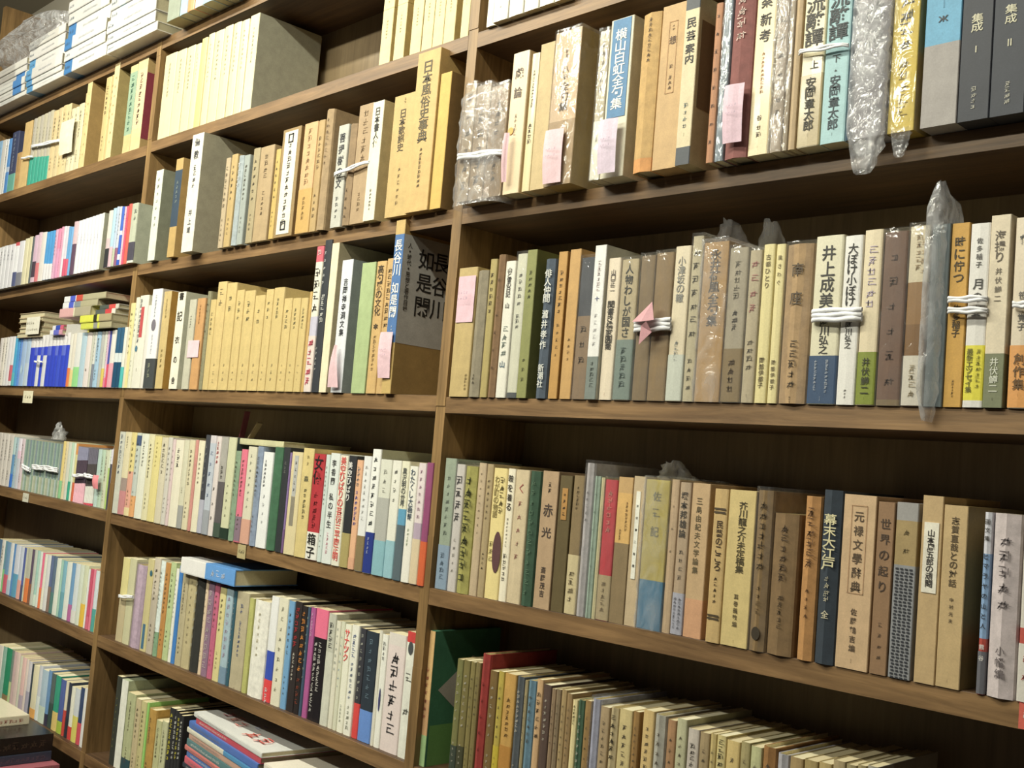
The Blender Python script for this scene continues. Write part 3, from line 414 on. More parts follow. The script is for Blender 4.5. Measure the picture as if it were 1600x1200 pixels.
["b3r3",0.7961,0.8038,-0.003,-0.2605,-0.0964,0.128,"pb",0,"d2d2dc",0,[[-0.1342,"86a8d2"],[-0.2106,"b8483c"],[-0.2221,"6a6a72"]],[["画文集",-0.1015,-0.124,"46423e",0.6,0],["ヒマラヤの山と人",-0.1321,-0.204,"2e2e34",0.62,0],["熊谷",-0.2131,-0.2332,"d8d4d0",0.6,0]],"white and blue book with red lower band, fourth row of right bay",0],
["b3r3",0.8046,0.8303,-0.003,-0.2601,-0.0963,0.128,"hc",0,"cdbfc0","b5a8a8",[],[["*5",-0.1129,-0.1836,"6a6062",0.42,0],["小幡編",-0.2136,-0.2435,"6a6062",0.3,0]],"pale lilac-grey book with brush characters, fourth row of right bay",0],
["b3r3",0.8318,0.8467,-0.003,-0.2598,-0.0962,0.128,"pb",0,"d9d2c4",0,[[-0.1479,"d6cfc4"],[-0.1952,"c05044"],[-0.2089,"d8d2c8"]],[["*2",-0.2148,-0.2441,"b04a40",0.5,0]],"white book with red patches at the right edge, fourth row of right bay",0],
["b3r3",0.8473,0.8598,-0.003,-0.2596,-0.0968,0.128,"pb",0,"b59a70",0,[],[["*7",-0.1131,-0.1847,"5a5040",0.34,0],["*4",-0.2075,-0.2401,"5a5040",0.24,0]],"brown-tan book, just right of the white book, fourth row of right bay",0],
["b3r3",0.8604,0.8727,-0.003,-0.2595,-0.0975,0.128,"pb",0,"c4b08a",0,[],[["*9",-0.1137,-0.185,"5a5040",0.34,0],["*4",-0.2076,-0.24,"5a5040",0.24,0]],"tan book, second right of the white book, fourth row of right bay",0],
["b3r4",0.0134,0.0313,0.008,-0.5194,-0.3322,0.128,"case",0,"d8b070","3f7a5a",[[-0.4279,"c79a68"],[-0.477,"96b87c"]],[["*7",-0.3817,-0.456,"b06a4a",0.4,0]],"tall green magazine-like book with a white triangle on its side, lowest row of right bay","tri"],
["b3r4",0.0822,0.095,0.008,-0.5191,-0.3601,0.128,"pb",0,"6c6a3a",0,[[-0.4756,"3a4238"]],[["*6",-0.376,-0.4459,"b8b0a0",0.34,0],["*4",-0.4682,-0.5,"b8b0a0",0.24,0]],"olive book, just right of the tall green magazine-like book, lowest row of right bay",0],
["b3r4",0.0955,0.1093,0.008,-0.519,-0.359,0.128,"pb",0,"6e6434",0,[[-0.4734,"40402c"]],[["*8",-0.375,-0.4502,"b8b0a0",0.34,0],["*4",-0.4678,-0.4998,"b8b0a0",0.24,0]],"dark brown book, second right of the tall green magazine-like book, lowest row of right bay",0],
["b3r4",0.1099,0.1195,0.008,-0.519,-0.3589,0.128,"pb",0,"7a6e3c",0,[],[["*6",-0.3749,-0.4501,"5a5040",0.34,0],["*4",-0.4678,-0.4998,"5a5040",0.24,0]],"dark brown book, second left of the dark red book, lowest row of right bay",0],
["b3r4",0.1201,0.1296,0.008,-0.519,-0.3579,0.128,"pb",0,"75683a",0,[],[["*6",-0.374,-0.4304,"5a5040",0.34,0],["*4",-0.4674,-0.4996,"5a5040",0.24,0]],"dark brown book, just left of the dark red book, lowest row of right bay",0],
["b3r4",0.1313,0.1479,0.008,-0.5189,-0.344,0.128,"hc",0,"8c241e",0,[],[["*5",-0.373,-0.4791,"5c1a16",0.3,0]],"dark red book standing taller than its neighbours, lowest row of right bay",0],
["b3r4",0.149,0.1642,0.008,-0.5188,-0.363,0.128,"pb",0,"6c5428",0,[],[["*6",-0.3786,-0.4518,"b8b0a0",0.34,0],["*4",-0.4689,-0.5001,"b8b0a0",0.24,0]],"dark brown book, just right of the dark red book, lowest row of right bay",0],
["b3r4",0.1653,0.1766,0.008,-0.5188,-0.3608,0.128,"pb",0,"a89434",0,[[-0.4569,"b4a020"]],[["*6",-0.3766,-0.4508,"5a5040",0.34,0],["*4",-0.4682,-0.4998,"5a5040",0.24,0]],"dull yellow thin book, lowest row of right bay",0],
["b3r4",0.1776,0.1993,0.008,-0.5187,-0.3607,0.128,"pb",0,"b48a3e",0,[[-0.453,"a8762e"]],[["*7",-0.3901,-0.442,"6c5020",0.4,0]],"broad ochre book, lowest row of right bay",0],
["b3r4",0.2001,0.2143,0.008,-0.5186,-0.3607,0.128,"hc",0,"4c5258",0,[],[["*9",-0.3764,-0.4317,"b8b0a0",0.34,0],["*4",-0.4681,-0.4996,"b8b0a0",0.24,0]],"dark slate book, lowest row of right bay",0],
["b3r4",0.2153,0.2207,0.008,-0.5186,-0.3632,0.128,"pb",0,"9a8a62",0,[],[["*8",-0.3787,-0.4518,"5a5040",0.34,0],["*4",-0.4688,-0.4999,"5a5040",0.24,0]],"brown-tan book, just right of the dark slate book, lowest row of right bay",0],
["b3r4",0.2212,0.2357,0.008,-0.5185,-0.3615,0.128,"hc",0,"56788c",0,[],[["*7",-0.3772,-0.4416,"5a5040",0.34,0],["*4",-0.4683,-0.4997,"5a5040",0.24,0]],"muted blue book, lowest row of right bay",0],
["b3r4",0.2364,0.2477,0.008,-0.5185,-0.3572,0.128,"pb",0,"b89468",0,[],[["*6",-0.3708,-0.432,"3c3024",0.6,0]],"tan book with dark column of characters, lowest row of right bay",0],
["b3r4",0.2484,0.2625,0.008,-0.5184,-0.3612,0.128,"pb",0,"4e3c34",0,[],[["*7",-0.3769,-0.4319,"b8b0a0",0.34,0],["*4",-0.4681,-0.4995,"b8b0a0",0.24,0]],"dark brown book, just right of the tan book, lowest row of right bay",0],
["b3r4",0.2632,0.2705,0.008,-0.5184,-0.3639,0.128,"pb",0,"8a7256",0,[],[["*7",-0.3794,-0.4334,"5a5040",0.34,0],["*4",-0.4689,-0.4998,"5a5040",0.24,0]],"dark brown book, second right of the tan book, lowest row of right bay",0],
["b3r4",0.271,0.279,0.008,-0.5183,-0.3631,0.128,"pb",0,"7c6a50",0,[],[["*7",-0.3786,-0.4422,"5a5040",0.34,0],["*4",-0.4686,-0.4997,"5a5040",0.24,0]],"dark brown book, third right of the tan book, lowest row of right bay",0],
["b3r4",0.28,0.2891,0.008,-0.5183,-0.3616,0.128,"pb",0,"9a8256",0,[],[["*8",-0.3773,-0.4509,"5a5040",0.34,0],["*4",-0.4681,-0.4995,"5a5040",0.24,0]],"brown-tan book, second left of the thin bright cream book, lowest row of right bay",0],
["b3r4",0.2895,0.2986,0.008,-0.5182,-0.3644,0.128,"pb",0,"8a7048",0,[],[["*8",-0.3798,-0.4521,"5a5040",0.34,0],["*4",-0.469,-0.4998,"5a5040",0.24,0]],"dark brown book, just left of the thin bright cream book, lowest row of right bay",0],
["b3r4",0.2995,0.308,0.008,-0.5182,-0.3699,0.128,"pb",0,"d6c690",0,[],[["*6",-0.3755,-0.3999,"5a5030",0.5,0]],"thin bright cream book, lowest row of right bay",0],
["b3r4",0.3084,0.3196,0.008,-0.5182,-0.3684,0.128,"hc",0,"3c5a44",0,[],[["*8",-0.3834,-0.4538,"b8b0a0",0.34,0],["*4",-0.4702,-0.5002,"b8b0a0",0.24,0]],"dark green cloth book, lowest row of right bay",0],
["b3r4",0.32,0.3306,0.008,-0.5181,-0.3663,0.128,"pb",0,"8a6c3c",0,[],[["*6",-0.3815,-0.4528,"5a5040",0.34,0],["*4",-0.4695,-0.4999,"5a5040",0.24,0]],"dark brown book, just right of the dark green cloth book, lowest row of right bay",0],
["b3r4",0.3315,0.3446,0.008,-0.5181,-0.3619,0.128,"hc",1,"9a9cb2",0,[],[],"pale grey-lilac book, lowest row of right bay",0],
["b3r4",0.3451,0.3598,0.008,-0.518,-0.3679,0.128,"pb",0,"9a8462",0,[],[["*8",-0.3829,-0.4534,"5a5040",0.34,0],["*4",-0.47,-0.5,"5a5040",0.24,0]],"brown-tan book, just right of the pale grey-lilac book, lowest row of right bay",0],
["b3r4",0.3607,0.3743,0.008,-0.5179,-0.3659,0.128,"hc",0,"ab9a72",0,[],[["*6",-0.3727,-0.4265,"2c2820",0.55,0]],"tan book with bold brush script, lowest row of right bay",0],
["b3r4",0.3749,0.3949,0.008,-0.5178,-0.3642,0.128,"pb",0,"baa872",0,[],[["*7",-0.3796,-0.4518,"5a5040",0.34,0],["*4",-0.4687,-0.4994,"5a5040",0.24,0]],"wide pale tan book, lowest row of right bay",0],
["b3r4",0.3958,0.4055,0.008,-0.5178,-0.3631,0.128,"pb",0,"8c6a36",0,[],[["*8",-0.3785,-0.4373,"5a5040",0.34,0],["*4",-0.4683,-0.4992,"5a5040",0.24,0]],"dark brown book, just right of the wide pale tan book, lowest row of right bay",0],
["b3r4",0.4102,0.4267,0.008,-0.5177,-0.3579,0.128,"pb",0,"c2a66c",0,[],[["*7",-0.3739,-0.4346,"5a5040",0.34,0],["*4",-0.4666,-0.4985,"5a5040",0.24,0]],"tan book, just left of the grey cloth book, lowest row of right bay",0],
["b3r4",0.4275,0.4439,0.008,-0.5176,-0.3595,0.128,"hc",0,"9a978c",0,[],[["*7",-0.3754,-0.4497,"5a5040",0.34,0],["*4",-0.467,-0.4987,"5a5040",0.24,0]],"grey cloth book, lowest row of right bay",0],
["b3r4",0.4461,0.4583,0.008,-0.5176,-0.3614,0.128,"pb",0,"9a744e",0,[],[["*6",-0.377,-0.4504,"5a5040",0.34,0],["*4",-0.4676,-0.4988,"5a5040",0.24,0]],"brown-tan book, just right of the grey cloth book, lowest row of right bay",0],
["b3r4",0.459,0.4732,0.008,-0.5175,-0.3572,0.128,"pb",0,"a8a684",0,[],[["*7",-0.3732,-0.4389,"5a5040",0.34,0],["*4",-0.4662,-0.4983,"5a5040",0.24,0]],"grey-beige book, just left of the grey book, lowest row of right bay",0],
["b3r4",0.4751,0.4907,0.008,-0.5174,-0.3644,0.128,"pb",0,"b0a69c",0,[],[["*4",-0.3791,-0.4061,"4c463e",0.5,0]],"grey book with widely spaced characters, lowest row of right bay",0],
["b3r4",0.4914,0.5046,0.008,-0.5174,-0.365,0.128,"pb",0,"94805c",0,[],[["*7",-0.3802,-0.4473,"5a5040",0.34,0],["*4",-0.4686,-0.4991,"5a5040",0.24,0]],"brown-tan book, just right of the grey book, lowest row of right bay",0],
["b3r4",0.5053,0.5135,0.008,-0.5173,-0.3635,0.128,"pb",0,"b09c62",0,[],[["*7",-0.3789,-0.4466,"5a5040",0.34,0],["*4",-0.4681,-0.4989,"5a5040",0.24,0]],"brown-tan book, just left of the pale book, lowest row of right bay",0],
["b3r4",0.514,0.5264,0.008,-0.5173,-0.3628,0.128,"pb",0,"beae74",0,[],[["*4",-0.3662,-0.3963,"3c3824",0.6,0]],"pale book with four bold characters, lowest row of right bay",0],
["b3r4",0.527,0.5441,0.008,-0.5172,-0.3651,0.128,"pb",0,"c2aa6c",0,[],[["*7",-0.3803,-0.4518,"5a5040",0.34,0],["*4",-0.4685,-0.499,"5a5040",0.24,0]],"tan book, just right of the pale book, lowest row of right bay",0],
["b3r4",0.5448,0.5569,0.008,-0.5172,-0.3628,0.128,"pb",0,"968a5c",0,[],[["*7",-0.3782,-0.4508,"5a5040",0.34,0],["*4",-0.4678,-0.4986,"5a5040",0.24,0]],"brown-tan book, second right of the pale book, lowest row of right bay",0],
["b3r4",0.5576,0.5713,0.008,-0.5171,-0.3643,0.128,"pb",0,"aaaa7c",0,[],[["*6",-0.3796,-0.4468,"5a5040",0.34,0],["*4",-0.4682,-0.4988,"5a5040",0.24,0]],"olive-tan book, just left of the wide brown book, lowest row of right bay",0],
["b3r4",0.5719,0.5889,0.008,-0.517,-0.3609,0.128,"hc",0,"8c622e",0,[],[["*9",-0.3765,-0.4312,"5a5040",0.34,0],["*4",-0.4671,-0.4983,"5a5040",0.24,0]],"wide brown book with pale edge, lowest row of right bay",0],
["b3r4",0.5898,0.6042,0.008,-0.517,-0.3641,0.128,"hc",0,"9c9aa0",0,[],[["*6",-0.3794,-0.4329,"5a5040",0.34,0],["*4",-0.468,-0.4986,"5a5040",0.24,0]],"small grey book, lowest row of right bay",0],
["b3r4",0.605,0.6207,0.008,-0.5169,-0.3638,0.128,"pb",0,"967e52",0,[],[["*8",-0.3791,-0.451,"5a5040",0.34,0],["*4",-0.4679,-0.4985,"5a5040",0.24,0]],"brown-tan book, just right of the small grey book, lowest row of right bay",0],
["b3r4",0.6215,0.6373,0.008,-0.5168,-0.3624,0.128,"pb",0,"968250",0,[],[["*6",-0.3778,-0.4365,"5a5040",0.34,0],["*4",-0.4674,-0.4983,"5a5040",0.24,0]],"brown-tan book, second right of the small grey book, lowest row of right bay",0],
["b3r4",0.6379,0.6528,0.008,-0.5168,-0.361,0.128,"pb",0,"a8925c",0,[],[["*9",-0.3765,-0.4498,"5a5040",0.34,0],["*4",-0.4669,-0.4981,"5a5040",0.24,0]],"brown-tan book, third right of the small grey book, lowest row of right bay",0],
["b3r4",0.6534,0.6673,0.008,-0.5167,-0.3551,0.128,"pb",0,"9c8a64",0,[],[["*9",-0.3712,-0.4472,"5a5040",0.34,0],["*4",-0.465,-0.4973,"5a5040",0.24,0]],"brown-tan book, fourth right of the small grey book, lowest row of right bay",0],
["b3r4",0.6678,0.6792,0.008,-0.5166,-0.3558,0.128,"pb",0,"8c805a",0,[],[["*9",-0.3719,-0.4282,"5a5040",0.34,0],["*4",-0.4652,-0.4973,"5a5040",0.24,0]],"dark brown book, fifth right of the small grey book, lowest row of right bay",0],
["b3r4",0.6798,0.6896,0.008,-0.5166,-0.3535,0.128,"pb",0,"94865c",0,[],[["*9",-0.3698,-0.4465,"5a5040",0.34,0],["*4",-0.4644,-0.497,"5a5040",0.24,0]],"brown-tan book, sixth right of the small grey book, lowest row of right bay",0],
["b3r4",0.6903,0.7019,0.008,-0.5165,-0.3515,0.128,"pb",0,"928c7c",0,[],[["*6",-0.368,-0.4307,"5a5040",0.34,0],["*4",-0.4637,-0.4967,"5a5040",0.24,0]],"grey-beige book, seventh right of the small grey book, lowest row of right bay",0],
["b3r0",0.0422,0.0615,-0.006,0.536,0.6867,0.128,"pb",0,"eee6cc",0,[],[],"off-white book, first from the left, top row of right bay",0],
["b3r0",0.0631,0.0943,-0.012,0.5359,0.6779,0.128,"pb",1,"ece4cc",0,[],[["*5",0.5862,0.554,"6e6450",0.2,0]],"off-white book, second from the left, top row of right bay",0],
["b3r0",0.0954,0.1255,-0.012,0.5359,0.668,0.128,"pb",1,"eae2ca",0,[],[["*5",0.5856,0.5486,"6e6450",0.2,0]],"off-white book, third from the left, top row of right bay",0],
["b3r0",0.1265,0.1557,-0.012,0.5359,0.6586,0.128,"pb",1,"ece4ca",0,[],[["*5",0.5826,0.5461,"6e6450",0.2,0]],"off-white book, fourth from the left, top row of right bay",0],
["b3r0",0.1567,0.1851,-0.012,0.5359,0.6494,0.128,"pb",1,"ebe3cd",0,[],[["*5",0.5823,0.5437,"6e6450",0.2,0]],"off-white book, fifth from the left, top row of right bay",0],
["b3r0",0.1861,0.2153,-0.012,0.5358,0.6405,0.128,"pb",0,"ece4cc",0,[],[["*9",0.63,0.584,"5a5040",0.34,0],["*4",0.5693,0.5484,"5a5040",0.24,0]],"off-white book, sixth from the left, top row of right bay",0],
["b3r0",0.2163,0.2447,-0.006,0.5358,0.6337,0.128,"pb",0,"ece4cc",0,[],[["*7",0.6239,0.5808,"5a5040",0.34,0],["*4",0.5671,0.5475,"5a5040",0.24,0]],"off-white book, seventh from the left, top row of right bay",0],
["b3r0",0.2456,0.2732,-0.006,0.5358,0.6248,0.128,"pb",0,"ece4cc",0,[],[["*9",0.6159,0.5767,"5a5040",0.34,0],["*4",0.5643,0.5465,"5a5040",0.24,0]],"off-white book, eighth from the left, top row of right bay",0],
["b3r0",0.2741,0.3009,-0.006,0.5357,0.6161,0.128,"pb",0,"ece4cc",0,[],[["*7",0.6081,0.5727,"5a5040",0.34,0],["*4",0.5615,0.5454,"5a5040",0.24,0]],"off-white book, ninth from the left, top row of right bay",0],
["b2r0",-1.0118,-0.9583,0.002,0.5365,0.722,0.14,"pb",0,"e9dfae",0,[],[["*9",0.7028,0.6265,"b8ae84",0.2,0]],"cream book, fourth left of the cream book, top row of middle bay",0],
["b2r0",-0.9563,-0.9159,0.002,0.5366,0.7204,0.14,"pb",0,"e9dfae",0,[],[["*9",0.7016,0.6265,"b8ae84",0.2,0]],"cream book, third left of the cream book, top row of middle bay",0],
["b2r0",-0.9121,-0.8765,0.002,0.5366,0.7191,0.14,"pb",0,"e9dfae",0,[],[["*9",0.7006,0.6265,"b8ae84",0.2,0]],"cream book, second left of the cream book, top row of middle bay",0],
["b2r0",-0.8747,-0.8526,0.002,0.5366,0.7173,0.14,"pb",0,"e9dfae",0,[],[["*9",0.6989,0.6258,"b8ae84",0.2,0]],"cream book, just left of the cream book, top row of middle bay",0],
["b2r0",-0.8517,-0.8273,0.002,0.5366,0.724,0.14,"pb",0,"e3cf86",0,[],[],"cream book with curling yellowed wrapper, top row of middle bay","cream"],
["b2r0",-0.8246,-0.7988,0.002,0.5366,0.7269,0.14,"pb",0,"e9dfae",0,[],[["*9",0.7088,0.6233,"b8ae84",0.2,0]],"cream book, just right of the cream book, top row of middle bay",0],
["b2r0",-0.7962,-0.7605,0.002,0.5366,0.7258,0.14,"pb",0,"e9dfae",0,[],[["*9",0.7078,0.6231,"b8ae84",0.2,0]],"cream book, second right of the cream book, top row of middle bay",0],
["b2r0",-0.7588,-0.7266,0.002,0.5366,0.7269,0.14,"pb",0,"e9dfae",0,[],[["*9",0.7092,0.6254,"b8ae84",0.2,0]],"cream book, third right of the cream book, top row of middle bay",0],
["b2r0",-0.7232,-0.6942,0.002,0.5367,0.7255,0.14,"pb",0,"e9dfae",0,[],[["*9",0.708,0.6252,"b8ae84",0.2,0]],"cream book, second left of the end volume, top row of middle bay",0],
["b2r0",-0.6925,-0.6641,0.002,0.5367,0.7234,0.14,"pb",0,"e9dfae",0,[],[["*9",0.7061,0.6241,"b8ae84",0.2,0]],"cream book, just left of the end volume, top row of middle bay",0],
["b2r0",-0.66,-0.6267,0.002,0.5367,0.7259,0.14,"case",0,"ece2b4","b4b097",[],[["*9",0.7028,0.6302,"b8ae84",0.2,0]],"end volume of the cream set with grey side by the gap, top row, middle bay",0],
["b2r0",-0.2258,-0.197,0.002,0.5369,0.6294,0.14,"case",0,"ecd79a","c9ad68",[],[["*6",0.612,0.5793,"a08c50",0.14,0]],"first cream boxed volume of the lower tier from the left, top row of middle bay","tierA"],
["b2r0",-0.2258,-0.197,0.002,0.6299,0.7225,0.14,"case",0,"ecd79a","c9ad68",[],[["*6",0.6703,0.6393,"a08c50",0.14,0]],"first cream boxed volume of the upper tier from the left, top row of middle bay","tierB"],
["b2r0",-0.188,-0.1612,0.002,0.5369,0.6287,0.14,"case",0,"ecd79a","c9ad68",[],[["*6",0.6129,0.5807,"a08c50",0.14,0]],"second cream boxed volume of the lower tier from the left, top row of middle bay","tierA"],
["b2r0",-0.188,-0.1612,0.002,0.6292,0.7209,0.14,"case",0,"ecd79a","c9ad68",[],[["*6",0.6703,0.6398,"a08c50",0.14,0]],"second cream boxed volume of the upper tier from the left, top row of middle bay","tierB"],
["b2r0",-0.1458,-0.1188,0.002,0.5369,0.6278,0.14,"case",0,"ecd79a","c9ad68",[],[["*6",0.6139,0.5822,"a08c50",0.14,0]],"third cream boxed volume of the lower tier from the left, top row of middle bay","tierA"],
["b2r0",-0.1458,-0.1188,0.002,0.6283,0.7191,0.14,"case",0,"ecd79a","c9ad68",[],[["*6",0.6704,0.6403,"a08c50",0.14,0]],"third cream boxed volume of the upper tier from the left, top row of middle bay","tierB"],
["b2r0",-0.1167,-0.0909,0.002,0.537,0.6272,0.14,"case",0,"ecd79a","c9ad68",[],[["*6",0.6145,0.5832,"a08c50",0.14,0]],"fourth cream boxed volume of the lower tier from the left, top row of middle bay","tierA"],
["b2r0",-0.1167,-0.0909,0.002,0.6277,0.7179,0.14,"case",0,"ecd79a","c9ad68",[],[["*6",0.6704,0.6407,"a08c50",0.14,0]],"fourth cream boxed volume of the upper tier from the left, top row of middle bay","tierB"],
["b2r0",-0.0898,-0.0651,0.002,0.537,0.6266,0.14,"case",0,"ecd79a","c9ad68",[],[["*6",0.6152,0.5842,"a08c50",0.14,0]],"fifth cream boxed volume of the lower tier from the left, top row of middle bay","tierA"],
["b2r0",-0.0898,-0.0651,0.002,0.6271,0.7168,0.14,"case",0,"ecd79a","c9ad68",[],[["*6",0.6704,0.641,"a08c50",0.14,0]],"fifth cream boxed volume of the upper tier from the left, top row of middle bay","tierB"],
["b2r0",-0.0641,-0.0384,0.002,0.537,0.6261,0.14,"case",0,"ecd79a","c9ad68",[],[["*6",0.6158,0.5852,"a08c50",0.14,0]],"sixth cream boxed volume of the lower tier from the left, top row of middle bay","tierA"],
["b2r0",-0.0641,-0.0384,0.002,0.6266,0.7157,0.14,"case",0,"ecd79a","c9ad68",[],[["*6",0.6704,0.6414,"a08c50",0.14,0]],"sixth cream boxed volume of the upper tier from the left, top row of middle bay","tierB"],
["b2r0",-0.0246,-0.006,0.002,0.537,0.6253,0.14,"case",0,"ecd79a","c9ad68",[],[["*6",0.6167,0.5866,"a08c50",0.14,0]],"seventh cream boxed volume of the lower tier from the left, top row of middle bay","tierA"],
["b2r0",-0.0246,-0.006,0.002,0.6258,0.714,0.14,"case",0,"ecd79a","c9ad68",[],[["*6",0.6705,0.6419,"a08c50",0.14,0]],"seventh cream boxed volume of the upper tier from the left, top row of middle bay","tierB"],
["b2r1",-0.9655,-0.934,-0.012,0.2691,0.4606,0.128,"case",0,"e2e5d2","9c9e84",[],[["*5",0.4489,0.372,"8a8c80",0.3,0],["*2",0.3659,0.3383,"8a8c80",0.3,0]],"white book with grey-green side by the upright, second row of middle bay",0],
["b2r1",-0.8791,-0.8493,-0.012,0.2696,0.4728,0.128,"case",0,"c9a45e","c09a54",[[0.4488,"34485c"],[0.3316,"c6a25c"]],[["*5",0.4284,0.3805,"9aa6a0",0.35,0]],"ochre slipcase with a wide navy band, second row of middle bay","band"],
["b2r1",-0.7949,-0.7493,-0.024,0.2703,0.506,0.128,"case",0,"e9e3d4","b3ac92",[],[["儒",0.4975,0.4815,"3c3c40",0.4,0],["教",0.4727,0.4552,"3c3c40",0.4,0],["*4",0.4436,0.3971,"5a5a5c",0.3,0],["井上靖",0.3566,0.3046,"4a4a4c",0.26,0],["*4",0.2874,0.2845,"6a6a6a",0.5,0]],"tall white slipcase with broad grey side, second row of middle bay",0],
["b2r1",-0.673,-0.6556,-0.012,0.2709,0.4447,0.128,"pb",0,"c0aa86",0,[],[["*7",0.4296,0.3458,"5a4c38",0.45,0],["*5",0.3291,0.2819,"5a4c38",0.3,0]],"narrow beige book with small print, second row of middle bay",0],
["b2r1",-0.6523,-0.6294,-0.012,0.271,0.4484,0.128,"pb",0,"c3a568",0,[],[["*6",0.4306,0.3579,"5a5040",0.34,0],["*4",0.3278,0.2923,"5a5040",0.24,0]],"tan book, just right of the narrow beige book, second row of middle bay",0],
["b2r1",-0.6256,-0.6057,-0.012,0.2712,0.4422,0.128,"hc",0,"a5b0b4",0,[],[["*4",0.4312,0.3789,"e8e8e8",0.45,0]],"grey-blue book with white marks, second row of middle bay",0],
["b2r1",-0.6046,-0.5839,-0.012,0.2713,0.4402,0.128,"pb",0,"a2aaa4",0,[],[["*8",0.4234,0.3541,"5a5040",0.34,0],["*4",0.3254,0.2916,"5a5040",0.24,0]],"grey book, just right of the grey-blue book, second row of middle bay",0],
["b2r1",-0.5727,-0.5494,-0.012,0.2715,0.448,0.128,"pb",0,"ad9c74",0,[],[["*6",0.4304,0.3474,"5a5040",0.34,0],["*4",0.328,0.2927,"5a5040",0.24,0]],"grey-brown worn book, second row of middle bay",0],
["b2r1",-0.5474,-0.5002,-0.012,0.2718,0.4463,0.128,"pb",0,"b89c70",0,[],[["*4",0.4334,0.3852,"7a6444",0.25,0],["*5",0.3639,0.3186,"6a5638",0.2,0]],"broad tan book with white paper scraps at its foot, second row of middle bay",0],
["b2r1",-0.4935,-0.4772,-0.012,0.272,0.4347,0.128,"pb",0,"cfae58",0,[],[["*6",0.4184,0.3419,"5a5040",0.34,0],["*4",0.3241,0.2915,"5a5040",0.24,0]],"narrow mustard book, second row of middle bay",0],
["b2r1",-0.4753,-0.4168,-0.012,0.2724,0.4668,0.128,"case",0,"a0824e","8c6c3c",[],[],"brown-edged slipcase with framed white label and two small seals, second row of middle bay",0],
["b2r1",-0.4072,-0.3655,-0.012,0.2727,0.4663,0.128,"pb",0,"dcae76",0,[[0.35,"d6ac60"]],[["*8",0.4581,0.3563,"b08a58",0.35,0],["*5",0.3386,0.2957,"a88444",0.3,0]],"peach-orange book with ochre lower part, second row of middle bay",0],
["b2r1",-0.3637,-0.3447,-0.012,0.2728,0.4655,0.128,"pb",0,"bd9c62",0,[],[["*6",0.4384,0.3783,"6a5230",0.4,0],["*4",0.3409,0.2937,"6a5230",0.35,0]],"tan book, just right of the peach-orange book, second row of middle bay",0],
["b2r1",-0.343,-0.32,-0.012,0.273,0.4799,0.128,"hc",0,"b0936a",0,[],[["*8",0.4674,0.3829,"8a7050",0.35,0]],"rounded grey-tan book, second row of middle bay",0],
["b2r1",-0.3016,-0.272,-0.012,0.2733,0.4456,0.128,"pb",0,"c4c2b6",0,[],[["菩提樹の文",0.4333,0.337,"34343a",0.5,0],["*4",0.326,0.2872,"4a4a4c",0.25,0]],"grey-white book with brush title under the cord, second row of middle bay",0],
["b2r1",-0.2688,-0.2479,-0.012,0.2734,0.4425,0.128,"hc",0,"9c805c",0,[],[["*4",0.3389,0.2814,"5a4630",0.3,0]],"brown-tan book, just right of the grey-white book, second row of middle bay",0],
["b2r1",-0.2463,-0.2064,-0.012,0.2737,0.4699,0.128,"case",0,"b3956c",0,[],[["*6",0.4627,0.3742,"94764e",0.4,0],["*4",0.3266,0.2933,"94764e",0.2,0]],"tall brown book under the end of the cord, second row of middle bay",0],
["b2r1",-0.2041,-0.1745,-0.016,0.2739,0.4668,0.128,"case",0,"f0e8cc","d9c48c",[],[["日本書人傳",0.4564,0.3918,"2e2c28",0.42,0],["*6",0.3251,0.2902,"4a463c",0.2,0]],"bright white book with black title and cream side, second row of middle bay",0],
["b2r1",-0.153,-0.0973,-0.012,0.2744,0.4674,0.128,"case",0,"cfae68",0,[],[["*2",0.4623,0.4531,"8a7240",0.14,0],["日本歌謡史",0.4438,0.377,"5c4a2c",0.26,-0.05],["*6",0.3541,0.2901,"94794a",0.12,0]],"wide tan slipcase with a five-character title, second row of middle bay",0],
["b2r1",-0.0948,-0.0408,-0.018,0.2747,0.5221,0.128,"case",0,"d6b068",0,[],[["日本風俗史事典",0.5062,0.3803,"5a4e30",0.42,0],["*9",0.3736,0.3111,"6a5a38",0.12,0]],"largest tan slipcase with the biggest title of the row, second row of middle bay",0],
["b2r1",-0.0394,-0.0143,-0.015,0.2749,0.4806,0.128,"case",0,"d9b24c","8c6c38",[],[],"mustard slipcase with brown side next to the upright, second row of middle bay",0],
["b2r2",-1.0377,-1.0161,-0.004,0.0032,0.1846,0.128,"pb",0,"e8dc98",0,[],[["*7",0.168,0.0721,"8a7c4c",0.4,0]],"yellow-cream book next to the left upright, third row of middle bay",0],
["b2r2",-1.0149,-0.9984,-0.004,0.0032,0.1957,0.128,"pb",0,"e4e2cc",0,[],[["*6",0.1765,0.1091,"5a5040",0.34,0],["*4",0.0648,0.0263,"5a5040",0.24,0]],"off-white book, just right of the yellow-cream book, third row of middle bay",0],
["b2r2",-0.996,-0.9565,-0.004,0.0031,0.1984,0.128,"pb",0,"eae6d6","d4cfb8",[],[["*9",0.1926,0.0978,"54606c",0.35,-0.25],["●",0.0925,0.0794,"4a7c98",0.28,-0.3],["*2",0.0453,0.0374,"6e6450",0.15,0]],"white book with a small blue disc, third row of middle bay",0],
["b2r2",-0.9543,-0.9349,-0.004,0.003,0.1761,0.128,"pb",0,"e8e2da",0,[],[],"small pale book with a red stripe, third row of middle bay",0],
["b2r2",-0.9326,-0.8892,-0.008,0.003,0.2074,0.128,"pb",0,"f0eff0","d2d0cc",[[0.0637,"4c5052"]],[["*6",0.1952,0.1487,"7a8292",0.25,0],["●",0.1448,0.1203,"7a7480",0.45,0],["*6",0.1139,0.0727,"b4b4c4",0.2,0],["*3",0.0547,0.024,"b4b89a",0.3,0]],"tall white book with dark grey band and round emblem, third row of middle bay",0],
